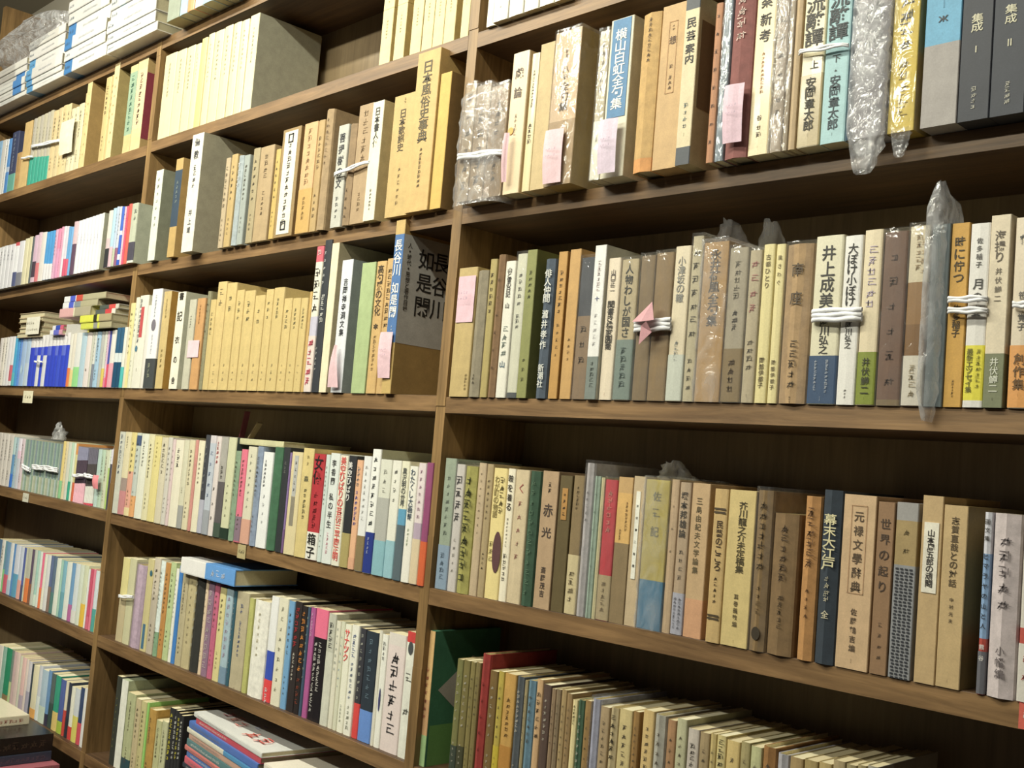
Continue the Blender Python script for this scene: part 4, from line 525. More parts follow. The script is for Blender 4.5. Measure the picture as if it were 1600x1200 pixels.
["b2r2",-0.887,-0.8555,-0.004,0.0029,0.2011,0.128,"case",0,"cfb474","c08f2e",[],[["*6",0.187,0.1462,"9a8448",0.25,0],["*4",0.0853,0.0447,"9a8448",0.25,0]],"tan slipcase with golden side, third row of middle bay",0],
["b2r2",-0.8268,-0.7934,-0.004,0.0028,0.1965,0.128,"case",0,"ece6d2","cdccb4",[],[["書",0.1952,0.1802,"2e2820",0.55,0],["記",0.1577,0.1377,"2e2820",0.6,0],["衣",0.1078,0.0929,"2e2820",0.5,0],["の",0.0693,0.0519,"2e2820",0.4,0],["舎",0.0283,0.011,"2e2820",0.4,0]],"white book with large black scattered characters, third row of middle bay",0],
["b2r2",-0.7749,-0.7477,-0.004,0.0027,0.1789,0.128,"pb",0,"c4c0aa",0,[],[["*5",0.1481,0.1224,"6a6658",0.35,0]],"pale grey book, third row of middle bay",0],
["b2r2",-0.7437,-0.7121,-0.004,0.0026,0.1797,0.128,"pb",0,"cf9a5c",0,[],[["*6",0.1675,0.1287,"9a6a38",0.35,0]],"orange-tan book, third row of middle bay",0],
["b2r2",-0.7072,-0.6927,-0.004,0.0025,0.1916,0.128,"hc",0,"8f8a68",0,[],[["*6",0.1727,0.0951,"5a5040",0.34,0],["*4",0.063,0.0252,"5a5040",0.24,0]],"narrow olive-grey book, third row of middle bay",0],
["b2r2",-0.6913,-0.6698,-0.004,0.0025,0.1746,0.128,"pb",0,"d9bf7c",0,[],[["*5",0.1508,0.1055,"7c7050",0.35,0]],"orange-tan book, just right of the narrow olive-grey book, third row of middle bay",0],
["b2r2",-0.6688,-0.6351,-0.004,0.0024,0.2072,0.128,"pb",0,"d8bc78",0,[],[["*2",0.1973,0.1569,"8a7a58",0.4,0],["*3",0.0577,0.0107,"a8966a",0.2,0]],"taller tan volume of the plain set, third row of middle bay",0],
["b2r2",-0.6333,-0.5981,-0.004,0.0024,0.2027,0.128,"pb",0,"d6bb76",0,[],[["*2",0.1839,0.1441,"6e6a4c",0.3,0],["*3",0.0551,0.0156,"a8966a",0.18,0]],"tan book, just right of the taller tan volume, third row of middle bay",0],
["b2r2",-0.5959,-0.5683,-0.004,0.0023,0.1874,0.128,"pb",0,"d6bb76",0,[],[["*3",0.1689,0.1297,"6e6a4c",0.3,0],["*3",0.0547,0.0158,"a8966a",0.18,0]],"tan book, second right of the taller tan volume, third row of middle bay",0],
["b2r2",-0.5665,-0.53,-0.004,0.0022,0.1844,0.128,"pb",0,"d6bb76",0,[],[["*3",0.1661,0.1272,"6e6a4c",0.3,0],["*3",0.0544,0.0159,"a8966a",0.18,0]],"tan book, third right of the taller tan volume, third row of middle bay",0],
["b2r2",-0.5282,-0.4944,-0.004,0.0021,0.1737,0.128,"pb",0,"d6bb76",0,[],[["*2",0.1556,0.1173,"6e6a4c",0.3,0],["*3",0.0541,0.0161,"a8966a",0.18,0]],"tan book, fourth right of the taller tan volume, third row of middle bay",0],
["b2r2",-0.4927,-0.4679,-0.004,0.0021,0.1829,0.128,"pb",0,"d6bb76",0,[],[["*3",0.1651,0.1273,"6e6a4c",0.3,0],["*3",0.0538,0.0163,"a8966a",0.18,0]],"tan book, fifth right of the taller tan volume, third row of middle bay",0],
["b2r2",-0.4667,-0.4327,-0.004,0.002,0.1843,0.128,"pb",0,"d9bf7c",0,[],[["*5",0.1667,0.1292,"6e6a4c",0.3,0],["*3",0.0535,0.0164,"a8966a",0.18,0]],"orange-tan book, fifth left of the pink-headed white book, third row of middle bay",0],
["b2r2",-0.4307,-0.4047,-0.004,0.0019,0.1637,0.128,"pb",0,"d6bb76",0,[],[["*4",0.1463,0.1094,"6e6a4c",0.3,0],["*3",0.0532,0.0165,"a8966a",0.18,0]],"tan book, fourth left of the pink-headed white book, third row of middle bay",0],
["b2r2",-0.4035,-0.3784,-0.004,0.0019,0.1628,0.128,"pb",0,"d9bf7c",0,[],[["*5",0.1455,0.109,"6e6a4c",0.3,0],["*3",0.0529,0.0167,"a8966a",0.18,0]],"orange-tan book, third left of the pink-headed white book, third row of middle bay",0],
["b2r2",-0.3772,-0.3564,-0.004,0.0018,0.1618,0.128,"pb",0,"d9bf7c",0,[],[["*6",0.1448,0.1086,"6e6a4c",0.3,0],["*3",0.0527,0.0168,"a8966a",0.18,0]],"orange-tan book, second left of the pink-headed white book, third row of middle bay",0],
["b2r2",-0.3534,-0.3451,-0.004,0.0018,0.1714,0.128,"pb",0,"cfa95c",0,[],[],"tan book, just left of the pink-headed white book, third row of middle bay",0],
["b2r2",-0.3447,-0.3237,-0.004,0.0017,0.2476,0.128,"pb",0,"d95a6c",0,[[0.2209,"e6e0cc"],[0.1284,"c4c0d4"],[0.0959,"e4d4cc"]],[["*1",0.2455,0.2291,"f0dcd8",0.5,0],["*4",0.2127,0.1338,"34302e",0.75,0],["*5",0.0932,0.0124,"d43e5c",0.65,0]],"pink-headed white book with red lettering at its foot, third row of middle bay",0],
["b2r2",-0.3218,-0.3012,-0.004,0.0017,0.2565,0.128,"pb",0,"2c3038",0,[],[["*5",0.2408,0.1786,"dcdcd8",0.3,-0.2],["*5",0.1678,0.1168,"e4e2da",0.55,0],["*5",0.0792,0.0365,"b8b8b4",0.25,-0.2]],"black book with white lettering, third row of middle bay",0],
["b2r2",-0.2966,-0.2763,-0.006,0.0016,0.2485,0.128,"case",0,"eddfbb","b9aa84",[],[],"tall cream slipcase with beige side, third row of middle bay",0],
["b2r2",-0.2627,-0.2325,-0.006,0.0016,0.2175,0.128,"case",0,"dde0e6","9aa0a4",[],[["吉岡禅寺洞文集",0.1879,0.0922,"34343a",0.38,0]],"pale blue-grey slipcase with black title, third row of middle bay",0],
["b2r2",-0.2098,-0.1733,-0.004,0.0014,0.2092,0.128,"case",0,"aabd84",0,[],[],"light green book, third row of middle bay",0],
["b2r2",-0.1708,-0.146,-0.004,0.0014,0.2088,0.128,"pb",0,"d2aa66",0,[],[["高句麗の文化",0.2027,0.1229,"4a3a24",0.55,0],["✱",0.1102,0.1014,"4a3a24",0.5,0],["*8",0.0939,0.0361,"8a6c3c",0.5,0]],"tan book with title and small star mark, third row of middle bay",0],
["b2r2",-0.1447,-0.1257,-0.004,0.0013,0.2114,0.128,"pb",0,"cfa766",0,[],[["*9",0.1983,0.1031,"5a4628",0.5,0],["*6",0.0932,0.036,"8a6c3c",0.35,0]],"tan dictionary beside the blue calligraphy slipcase, third row of middle bay",0],
["b2r2",-0.1225,-0.0995,-0.01,0.0013,0.2678,0.128,"case",0,"cdab62","b08c4a",[[0.2458,"4273b0"],[0.0789,"c9a85e"]],[["長谷川",0.2379,0.1807,"f0eee8",0.75,0],["如是閑",0.172,0.1163,"f0eee8",0.7,0],["*2",0.1065,0.0966,"c4d0e0",0.2,0]],"tall blue slipcase with white calligraphy, third row of middle bay","label"],
["b2r3",-1.025,-0.9989,-0.003,-0.2596,-0.0889,0.128,"pb",0,"c8c8ba",0,[],[["*8",-0.0943,-0.1779,"6a7488",0.7,0]],"first book by the left upright with blue-grey pattern, fourth row of middle bay",0],
["b2r3",-0.9977,-0.9696,-0.003,-0.2599,-0.0884,0.128,"pb",0,"e4d8b0",0,[[-0.1842,"a8948a"],[-0.2108,"cf8a8c"]],[["*5",-0.096,-0.1227,"5a5444",0.5,0]],"cream book with dusty pink lower part, fourth row of middle bay",0],
["b2r3",-0.9684,-0.9456,-0.003,-0.2603,-0.0884,0.128,"pb",0,"e6d48a",0,[[-0.169,"e8a890"],[-0.2429,"ecd8a0"]],[["*6",-0.1056,-0.1761,"5a5040",0.34,0],["*4",-0.2053,-0.2397,"5a5040",0.24,0]],"cream book with pink foot, just right of the cream book, fourth row of middle bay",0],
["b2r3",-0.9444,-0.9242,-0.003,-0.2606,-0.0886,0.128,"pb",0,"d0d4c4",0,[[-0.0939,"4a5c80"],[-0.115,"c4ccc4"],[-0.2173,"e8a868"]],[["*6",-0.1058,-0.1763,"5a5040",0.34,0],["*4",-0.2055,-0.2399,"5a5040",0.24,0]],"pale book with navy head and orange foot, fourth row of middle bay",0],
["b2r3",-0.9219,-0.8899,-0.003,-0.2609,-0.0893,0.128,"pb",0,"e6e6d4",0,[],[["*7",-0.1035,-0.1557,"4a4c44",0.3,0]],"white book with tiny bookmark on top, fourth row of middle bay",0],
["b2r3",-0.8888,-0.8643,-0.003,-0.2613,-0.0891,0.128,"pb",0,"e4dcb0",0,[],[["*9",-0.1063,-0.1769,"5a5040",0.34,0],["*4",-0.2062,-0.2406,"5a5040",0.24,0]],"cream book, just right of the white book, fourth row of middle bay",0],
["b2r3",-0.8631,-0.8335,-0.003,-0.2616,-0.092,0.128,"pb",0,"e8d98e",0,[],[["*6",-0.101,-0.1548,"a89a5c",0.2,0]],"pale yellow book, fourth row of middle bay",0],
["b2r3",-0.8324,-0.806,-0.003,-0.262,-0.0931,0.128,"pb",0,"dad0b4",0,[],[["*6",-0.1022,-0.1656,"7a7464",0.5,0]],"cream book, just right of the pale yellow book, fourth row of middle bay",0],
["b2r3",-0.8049,-0.7871,-0.003,-0.2623,-0.0922,0.128,"pb",0,"d4cfc4",0,[],[["*7",-0.1092,-0.179,"5a5040",0.34,0],["*4",-0.2079,-0.2419,"5a5040",0.24,0]],"pale grey book, second right of the pale yellow book, fourth row of middle bay",0],
["b2r3",-0.786,-0.7737,-0.003,-0.2626,-0.0952,0.128,"pb",0,"dcc4c4",0,[],[["*6",-0.112,-0.1806,"5a5040",0.34,0],["*4",-0.209,-0.2425,"5a5040",0.24,0]],"pinkish white book, just left of the cream book, fourth row of middle bay",0],
["b2r3",-0.7727,-0.7395,-0.003,-0.2627,-0.0957,0.128,"pb",0,"ebe4cc",0,[],[["*3",-0.1096,-0.1494,"3a3a3c",0.35,0]],"cream book with three dark characters, fourth row of middle bay",0],
["b2r3",-0.7385,-0.7189,-0.003,-0.2632,-0.0947,0.128,"pb",0,"d8d4b8",0,[[-0.2196,"a4a4a0"]],[["*3",-0.1841,-0.1963,"6e6450",0.3,0]],"beige book with grey foot, just right of the cream book, fourth row of middle bay",0],
["b2r3",-0.7179,-0.6965,-0.003,-0.2634,-0.0939,0.128,"pb",0,"dfd4b0",0,[],[["*8",-0.1108,-0.1803,"5a5040",0.34,0],["*4",-0.2092,-0.2431,"5a5040",0.24,0]],"cream book, just left of the thin salmon book, fourth row of middle bay",0],
["b2r3",-0.695,-0.6834,-0.003,-0.2637,-0.0929,0.128,"pb",0,"cf8a80",0,[],[],"thin salmon book, fourth row of middle bay",0],
["b2r3",-0.6824,-0.6586,-0.003,-0.2639,-0.0933,0.128,"pb",0,"eae2c4",0,[],[["*7",-0.1151,-0.1753,"7a6a5c",0.25,0]],"off-white book, just right of the thin salmon book, fourth row of middle bay",0],
["b2r3",-0.6577,-0.6411,-0.003,-0.2642,-0.0817,0.128,"pb",0,"3e4048",0,[[-0.2021,"b4b4c4"]],[["*7",-0.0971,-0.1902,"8c8c8c",0.4,0]],"dark book with pale grey foot, fourth row of middle bay",0],
["b2r3",-0.6401,-0.6179,-0.003,-0.2644,-0.082,0.128,"pb",0,"d0c8cc",0,[[-0.0963,"b8c0cc"],[-0.2195,"a0a4ac"]],[["*5",-0.1058,-0.2006,"6a7ca0",0.4,0]],"pale grey book, just right of the dark book, fourth row of middle bay",0],
["b2r3",-0.6165,-0.5985,-0.003,-0.2647,-0.083,0.128,"pb",0,"e0d4d0",0,[],[["*5",-0.0906,-0.133,"b8404a",0.5,0],["*3",-0.1659,-0.2455,"2e2820",0.4,0]],"white book with red characters at its head, fourth row of middle bay",0],
["b2r3",-0.5976,-0.5738,-0.003,-0.265,-0.0832,0.128,"pb",0,"a8a49c",0,[[-0.1646,"5c5658"],[-0.239,"4a5a4c"]],[["*3",-0.1342,-0.1599,"2e2820",0.5,0]],"grey book with grey-green foot, just right of the white book, fourth row of middle bay",0],
["b2r3",-0.5728,-0.5454,-0.003,-0.2653,-0.0827,0.128,"pb",0,"d4d4ae","3a4a4c",[[-0.2454,"2a3c30"]],[["*5",-0.1629,-0.2298,"6a6c54",0.2,0]],"cream book with dark green foot, fourth row of middle bay",0],
["b2r3",-0.5445,-0.5251,-0.003,-0.2656,-0.1059,0.128,"hc",0,"86a082",0,[],[["*8",-0.1219,-0.1874,"5a5040",0.34,0],["*4",-0.2145,-0.2465,"5a5040",0.24,0]],"grey-green cloth book, fourth row of middle bay",0],
["b2r3",-0.5242,-0.5034,-0.003,-0.2659,-0.1022,0.128,"pb",0,"e8728c",0,[[-0.2207,"8c7484"],[-0.2636,"cc6478"]],[["*9",-0.1185,-0.1857,"5a5040",0.34,0],["*4",-0.2135,-0.2462,"5a5040",0.24,0]],"bright pink book, fourth row of middle bay",0],
["b2r3",-0.5021,-0.473,-0.003,-0.2662,-0.0961,0.128,"pb",0,"dcd6bc",0,[[-0.2232,"dba48c"]],[["*8",-0.1061,-0.2075,"8a8c80",0.2,0]],"cream book with salmon foot, fourth row of middle bay",0],
["b2r3",-0.4718,-0.4518,-0.003,-0.2665,-0.0945,0.128,"hc",0,"8696b0",0,[],[["*9",-0.1117,-0.1822,"5a5040",0.34,0],["*4",-0.2115,-0.2459,"5a5040",0.24,0]],"grey-blue book, fourth row of middle bay",0],
["b2r3",-0.4501,-0.4176,-0.003,-0.2668,-0.103,0.128,"pb",0,"ecedec",0,[],[["*7",-0.1146,-0.1633,"3a3c44",0.45,-0.15],["*4",-0.1721,-0.2293,"9a9c9c",0.2,0]],"white book with slanting black title, fourth row of middle bay",0],
["b2r3",-0.4163,-0.3883,-0.003,-0.2672,-0.093,0.128,"hc",0,"3c6c4c",0,[],[],"green book with a tall cream label, fourth row of middle bay",0],
["b2r3",-0.3871,-0.3675,-0.003,-0.2676,-0.0921,0.128,"pb",0,"2c3034",0,[],[["*3",-0.1155,-0.1371,"8c8c84",0.3,0]],"black book beside the green one, fourth row of middle bay",0],
["b2r3",-0.3671,-0.3619,-0.003,-0.2679,-0.1003,0.128,"pb",0,"8c70ac",0,[[-0.2284,"7a5a8c"]],[["*8",-0.1081,-0.2284,"6a4c84",0.4,0]],"purple book, fourth row of middle bay",0],
["b2r3",-0.3607,-0.3279,-0.003,-0.2679,-0.0984,0.128,"pb",0,"e0d0a0",0,[],[],"cream book with a grey panel, fourth row of middle bay",0],
["b2r3",-0.3267,-0.2956,-0.003,-0.2684,-0.0906,0.128,"case",0,"d8c27c",0,[],[["*2",-0.0994,-0.1214,"9a8858",0.2,0],["森",-0.1357,-0.1456,"5a5a44",0.4,0],["*6",-0.1543,-0.2069,"6a6648",0.3,0]],"pale mustard book with one larger character, fourth row of middle bay",0],
["b2r3",-0.2948,-0.2625,-0.003,-0.2688,-0.0982,0.128,"pb",0,"b8202c",0,[[-0.2244,"e8e6dc"]],[["女優",-0.101,-0.1477,"1e1214",0.7,0],["*5",-0.1585,-0.219,"7c1018",0.6,0],["箱",-0.2265,-0.2448,"1c1a18",0.65,0],["子",-0.2481,-0.2663,"1c1a18",0.65,0]],"red book with white foot and huge black characters, fourth row of middle bay",0],
["b2r3",-0.2614,-0.2497,-0.003,-0.2692,-0.0982,0.128,"pb",0,"cfdcd6",0,[],[["*9",-0.1153,-0.1803,"5a5040",0.34,0],["*4",-0.2145,-0.2487,"5a5040",0.24,0]],"pale grey book, just right of the red book, fourth row of middle bay",0],
["b2r3",-0.2486,-0.2223,-0.003,-0.2694,-0.095,0.128,"pb",0,"dfe4e0",0,[],[["李香蘭",-0.104,-0.1466,"3c3c3c",0.42,0],["私の半生",-0.1572,-0.2144,"3c3c3c",0.42,0],["*5",-0.2208,-0.2545,"dc8ca0",0.35,0]],"pale grey-white book with black title and pink print, fourth row of middle bay",0],
["b2r3",-0.2212,-0.1998,-0.003,-0.2697,-0.0972,0.128,"pb",0,"e8e4d0",0,[],[["美空ひばりの芸術",-0.0993,-0.2044,"dd4a44",0.62,0],["三平岡正明",-0.2054,-0.2618,"dd4a44",0.6,0]],"cream book with large red lettering, fourth row of middle bay",0],
["b2r3",-0.1987,-0.1777,-0.003,-0.27,-0.0967,0.128,"pb",0,"26282c",0,[[-0.2167,"b0a062"]],[["美空ひばり",-0.1054,-0.168,"e8e6e0",0.5,-0.15]],"black book with white lettering and olive foot, fourth row of middle bay",0],
["b2r3",-0.1766,-0.1609,-0.003,-0.2703,-0.1021,0.128,"pb",0,"eab48a",0,[[-0.2524,"e0a884"]],[["*4",-0.1125,-0.1435,"5c7080",0.5,0],["*7",-0.1476,-0.2032,"5c58b0",0.55,0]],"peach book with violet lettering, fourth row of middle bay",0],
["b2r3",-0.1595,-0.1395,-0.003,-0.2705,-0.095,0.128,"pb",0,"e6e6e4",0,[[-0.2168,"8c7a54"]],[["*9",-0.1074,-0.1954,"b4b4b0",0.3,0]],"white book with brown foot, fourth row of middle bay",0],
["b2r3",-0.1385,-0.1172,-0.003,-0.2708,-0.0833,0.128,"pb",0,"eeeee8","b4b496",[[-0.2092,"24388c"]],[["*8",-0.0919,-0.2015,"2e3234",0.45,0],["*4",-0.2156,-0.2418,"b8c0dc",0.25,0]],"taller white book with navy foot and black column, fourth row of middle bay",0],
["b2r3",-0.1158,-0.0877,-0.003,-0.271,-0.0976,0.128,"pb",0,"dcdccc",0,[[-0.1552,"b4b4ac"],[-0.2189,"86b8c4"]],[["*3",-0.1089,-0.1511,"9a9a90",0.3,0]],"grey-white book with light blue foot, fourth row of middle bay",0],
["b2r3",-0.0867,-0.0651,-0.003,-0.2714,-0.0976,0.128,"pb",0,"e8e6d8",0,[[-0.2162,"92c0cc"]],[["*4",-0.1072,-0.1628,"6a6a64",0.35,0]],"white book with light blue foot, fourth row of middle bay",0],
["b2r3",-0.0641,-0.0457,-0.003,-0.2717,-0.0975,0.128,"pb",0,"e8e4c8",0,[[-0.1678,"5ca0c4"],[-0.1913,"5c6c74"]],[["黒沢明の世界",-0.1078,-0.1658,"4c5050",0.5,0]],"cream book with blue square and photo foot, fourth row of middle bay",0],
["b2r3",-0.0448,-0.0258,-0.003,-0.2719,-0.1037,0.128,"pb",0,"ebe8dc",0,[],[["わたくし大画報",-0.1076,-0.1826,"34485c",0.5,0],["*5",-0.1942,-0.2194,"b4c4a0",0.3,0]],"white book with dark blue title, fourth row of middle bay",0],
["b2r3",-0.0249,-0.0074,-0.003,-0.2722,-0.0981,0.128,"pb",0,"e2d4d4",0,[[-0.1846,"b8a4b8"],[-0.2076,"dcc8a4"]],[["*7",-0.1054,-0.1807,"b08aa0",0.35,0]],"pale pink book, fourth row of middle bay",0],
["b2r3",-0.0065,0.0083,-0.003,-0.2724,-0.0966,0.128,"pb",0,"944070",0,[[-0.2095,"d8602c"]],[],"magenta book by the right upright, fourth row of middle bay",0],
["b2r4",-0.9692,-0.939,0.008,-0.5148,-0.3456,0.128,"pb",0,"dcd08c",0,[[-0.4206,"c4b48c"]],[],"left book of the two pale tied ones, fifth row of middle bay",0],
["b2r4",-0.9378,-0.907,0.008,-0.5149,-0.3438,0.128,"pb",0,"ccc8a0",0,[],[],"right book of the two pale tied ones, fifth row of middle bay",0],
["b2r4",-0.9046,-0.8602,0.008,-0.5151,-0.3513,0.128,"hc",1,"b8a0b4",0,[[-0.3928,"b49cb0"]],[],"silvery lilac book, fifth row of middle bay",0],
["b2r4",-0.8585,-0.8321,0.008,-0.5153,-0.3352,0.128,"pb",0,"ccc088",0,[],[["●",-0.3563,-0.3681,"2c6478",0.4,0.25]],"yellowish book with a blue dot, fifth row of middle bay",0],
["b2r4",-0.831,-0.8057,0.008,-0.5155,-0.3295,0.128,"pb",0,"ccc0ac",0,[[-0.401,"bcb09c"]],[["*6",-0.3481,-0.4132,"5a5040",0.34,0],["*4",-0.456,-0.4932,"5a5040",0.24,0]],"beige book, just right of the yellowish book, fifth row of middle bay",0],
["b2r4",-0.804,-0.7853,0.008,-0.5156,-0.3326,0.128,"hc",0,"d4e0dc",0,[[-0.4693,"7ca07c"]],[["*9",-0.3509,-0.4259,"5a5040",0.34,0],["*4",-0.457,-0.4936,"5a5040",0.24,0]],"shiny pale book with green foot, fifth row of middle bay",0],
["b2r4",-0.7837,-0.7641,0.008,-0.5157,-0.3337,0.128,"pb",0,"bc843c",0,[],[["*9",-0.3519,-0.432,"5a5040",0.34,0],["*4",-0.4575,-0.4939,"5a5040",0.24,0]],"ochre-brown book, fifth row of middle bay",0],
["b2r4",-0.7625,-0.7411,0.008,-0.5158,-0.3302,0.128,"pb",0,"b4c48c",0,[],[["*7",-0.3487,-0.4193,"5a5040",0.34,0],["*4",-0.4564,-0.4935,"5a5040",0.24,0]],"pale green book, fifth row of middle bay",0],
["b2r4",-0.7394,-0.7275,0.008,-0.5159,-0.34,0.128,"pb",0,"e8e4d8",0,[],[["*9",-0.3576,-0.435,"5a5040",0.34,0],["*4",-0.4596,-0.4948,"5a5040",0.24,0]],"white book, just right of the pale green book, fifth row of middle bay",0],
["b2r4",-0.727,-0.7125,0.008,-0.516,-0.3329,0.128,"pb",0,"2c78c4",0,[],[],"bright blue book, fifth row of middle bay",0],
["b2r4",-0.7114,-0.6876,0.008,-0.516,-0.3426,0.128,"pb",0,"b4a884",0,[],[["*9",-0.3599,-0.4206,"5a5040",0.34,0],["*4",-0.4605,-0.4952,"5a5040",0.24,0]],"brown-tan book, just right of the bright blue book, fifth row of middle bay",0],
["b2r4",-0.6865,-0.6564,0.008,-0.5162,-0.3404,0.128,"pb",0,"baac80",0,[],[["*9",-0.3508,-0.4745,"94886a",0.2,0]],"tan book, just left of the black book, fifth row of middle bay",0],
["b2r4",-0.6548,-0.6239,0.008,-0.5163,-0.343,0.128,"hc",0,"2c2c28",0,[],[["*9",-0.3491,-0.4934,"a8a894",0.25,-0.3]],"black book in the left half, fifth row of middle bay",0],
["b2r4",-0.6219,-0.6109,0.008,-0.5165,-0.3453,0.128,"pb",0,"dcc4a4",0,[],[["*6",-0.3624,-0.4377,"5a5040",0.34,0],["*4",-0.4617,-0.4959,"5a5040",0.24,0]],"cream book, just right of the black book, fifth row of middle bay",0],
["b2r4",-0.6099,-0.5892,0.008,-0.5165,-0.348,0.128,"pb",0,"8c6c84",0,[],[["*9",-0.3601,-0.5043,"c4b4b4",0.6,0]],"purple book, just left of the rose pink book, fifth row of middle bay",0],
["b2r4",-0.5882,-0.5707,0.008,-0.5166,-0.3475,0.128,"pb",0,"c05c7c",0,[],[["*6",-0.3644,-0.4287,"5a5040",0.34,0],["*4",-0.4625,-0.4964,"5a5040",0.24,0]],"rose pink book, fifth row of middle bay",0],
["b2r4",-0.5688,-0.5468,0.008,-0.5167,-0.3521,0.128,"pb",0,"d8cc8c",0,[],[["*6",-0.3685,-0.4311,"5a5040",0.34,0],["*4",-0.464,-0.497,"5a5040",0.24,0]],"pale yellow smooth book, fifth row of middle bay",0],
["b2r4",-0.5458,-0.5218,0.008,-0.5169,-0.3513,0.128,"pb",0,"9cb4c0",0,[[-0.4875,"7490a8"]],[["*8",-0.3607,-0.4735,"b4a0b8",0.4,0]],"pale teal book, just right of the pale yellow smooth book, fifth row of middle bay",0],
["b2r4",-0.5204,-0.5102,0.008,-0.517,-0.352,0.128,"pb",0,"2c5868",0,[],[["*8",-0.3685,-0.4411,"b8b0a0",0.34,0],["*4",-0.4642,-0.4972,"b8b0a0",0.24,0]],"narrow teal book, fifth row of middle bay",0],
["b2r4",-0.5089,-0.4675,0.008,-0.517,-0.3504,0.128,"pb",0,"b4a888",0,[],[["*2",-0.3694,-0.388,"4a5c8c",0.35,0],["*8",-0.3996,-0.4622,"4a5c8c",0.35,0],["*2",-0.5129,-0.5198,"4a4444",0.3,0]],"greyish book with blue lettering, fifth row of middle bay",0],
["b2r4",-0.4662,-0.4515,0.008,-0.5172,-0.3563,0.128,"pb",0,"b4b464",0,[],[],"narrow lime book, fifth row of middle bay",0],
["b2r4",-0.4484,-0.4004,0.008,-0.5173,-0.3556,0.128,"hc",0,"e2dfd4",0,[],[["*7",-0.372,-0.4512,"b4a880",0.15,0]],"thick rounded white book, fifth row of middle bay",0],
["b2r4",-0.3971,-0.3745,0.008,-0.5176,-0.3427,0.128,"pb",0,"e8e8e4",0,[[-0.4334,"2c4cb8"],[-0.4805,"e4383c"]],[["***",-0.4931,-0.519,"f0ecec",0.5,0]],"white book with blue and red lower bands, fifth row of middle bay",0],
["b2r4",-0.3731,-0.345,0.008,-0.5177,-0.3418,0.128,"pb",0,"ddd8c0",0,[],[["*9",-0.3517,-0.4993,"8a8674",0.3,0]],"tall off-white book, fifth row of middle bay",0],
["b2r4",-0.3436,-0.3265,0.008,-0.5178,-0.3429,0.128,"pb",0,"6ca0cc",0,[],[["*7",-0.3604,-0.4321,"5a5040",0.34,0],["*4",-0.4619,-0.4968,"5a5040",0.24,0]],"light blue book, fifth row of middle bay",0],
["b2r4",-0.3251,-0.3043,0.008,-0.5179,-0.341,0.128,"pb",0,"2c2424",0,[],[["*6",-0.347,-0.4148,"b42c34",0.5,0],["*7",-0.4221,-0.4679,"dcd4c4",0.4,0]],"black book with red lettering, fifth row of middle bay",0],
["b2r4",-0.3029,-0.2889,0.008,-0.518,-0.3452,0.128,"pb",0,"241c1c",0,[],[["*8",-0.351,-0.4516,"e8902c",0.7,0],["*4",-0.4564,-0.504,"8c3c24",0.6,0]],"black book with orange lettering, fifth row of middle bay",0],
["b2r4",-0.2881,-0.2803,0.008,-0.5181,-0.3454,0.128,"pb",0,"385068",0,[],[["*8",-0.3559,-0.463,"b4c4a4",0.5,0]],"navy book, just right of the black book, fifth row of middle bay",0],
["b2r4",-0.279,-0.2648,0.008,-0.5181,-0.344,0.128,"pb",0,"a84c8c",0,[],[["*7",-0.3521,-0.3902,"d8b4d0",0.4,0]],"magenta-purple book, fifth row of middle bay",0],
["b2r4",-0.2635,-0.2295,0.008,-0.5182,-0.3431,0.128,"pb",0,"e8688c",0,[[-0.388,"201c20"]],[["*14",-0.3946,-0.505,"d8d4cc",0.25,-0.25],["*9",-0.3946,-0.4722,"d8d4cc",0.25,0.1]],"wide black book with pink head, fifth row of middle bay",0],
["b2r4",-0.2282,-0.2073,0.008,-0.5184,-0.3457,0.128,"pb",0,"b8b8a8",0,[[-0.4049,"c8c8b8"]],[["*4",-0.3583,-0.4002,"4a4a4a",0.5,0]],"grey photo-patterned book, fifth row of middle bay",0],
["b2r4",-0.2061,-0.194,0.008,-0.5185,-0.3539,0.128,"pb",0,"dcd8c4",0,[],[["*7",-0.3617,-0.4331,"9aa49c",0.4,0]],"off-white book, just right of the grey photo-patterned book, fifth row of middle bay",0],
["b2r4",-0.1928,-0.1832,0.008,-0.5186,-0.3527,0.128,"pb",0,"d4d4bc",0,[],[["*7",-0.3711,-0.4579,"6484a8",0.4,0]],"beige book, just left of the cream book, fifth row of middle bay",0],
["b2r4",-0.182,-0.1657,0.008,-0.5186,-0.3551,0.128,"pb",0,"e8e4d0",0,[],[["サナック",-0.3624,-0.4114,"dc4444",0.7,0],["*5",-0.4761,-0.5032,"9a9c8c",0.3,0]],"cream book with slanted red katakana, fifth row of middle bay",0],
["b2r4",-0.1646,-0.1455,0.008,-0.5187,-0.3532,0.128,"pb",0,"e4e2d4",0,[],[["*4",-0.3641,-0.4026,"54689c",0.45,0],["*7",-0.4071,-0.4657,"5c6c8c",0.35,0],["*5",-0.4724,-0.5105,"8c9080",0.6,0]],"white book with blue-black title, fifth row of middle bay",0],
["b2r4",-0.1424,-0.1279,0.008,-0.5188,-0.355,0.128,"pb",0,"34343c",0,[[-0.4666,"d83c38"]],[["*9",-0.3604,-0.4633,"b4b4a8",0.4,0]],"dark book with red foot, fifth row of middle bay",0],
["b2r4",-0.1271,-0.0972,0.008,-0.5189,-0.3561,0.128,"pb",0,"24303c",0,[[-0.4723,"5c88d0"]],[["*7",-0.3646,-0.4579,"6c8494",0.3,0]],"dark slate book with sky-blue foot, fifth row of middle bay",0],
["b2r4",-0.0961,-0.0883,0.008,-0.519,-0.3506,0.128,"pb",0,"dcd8c8",0,[],[],"off-white book, just right of the dark slate book, fifth row of middle bay",0],
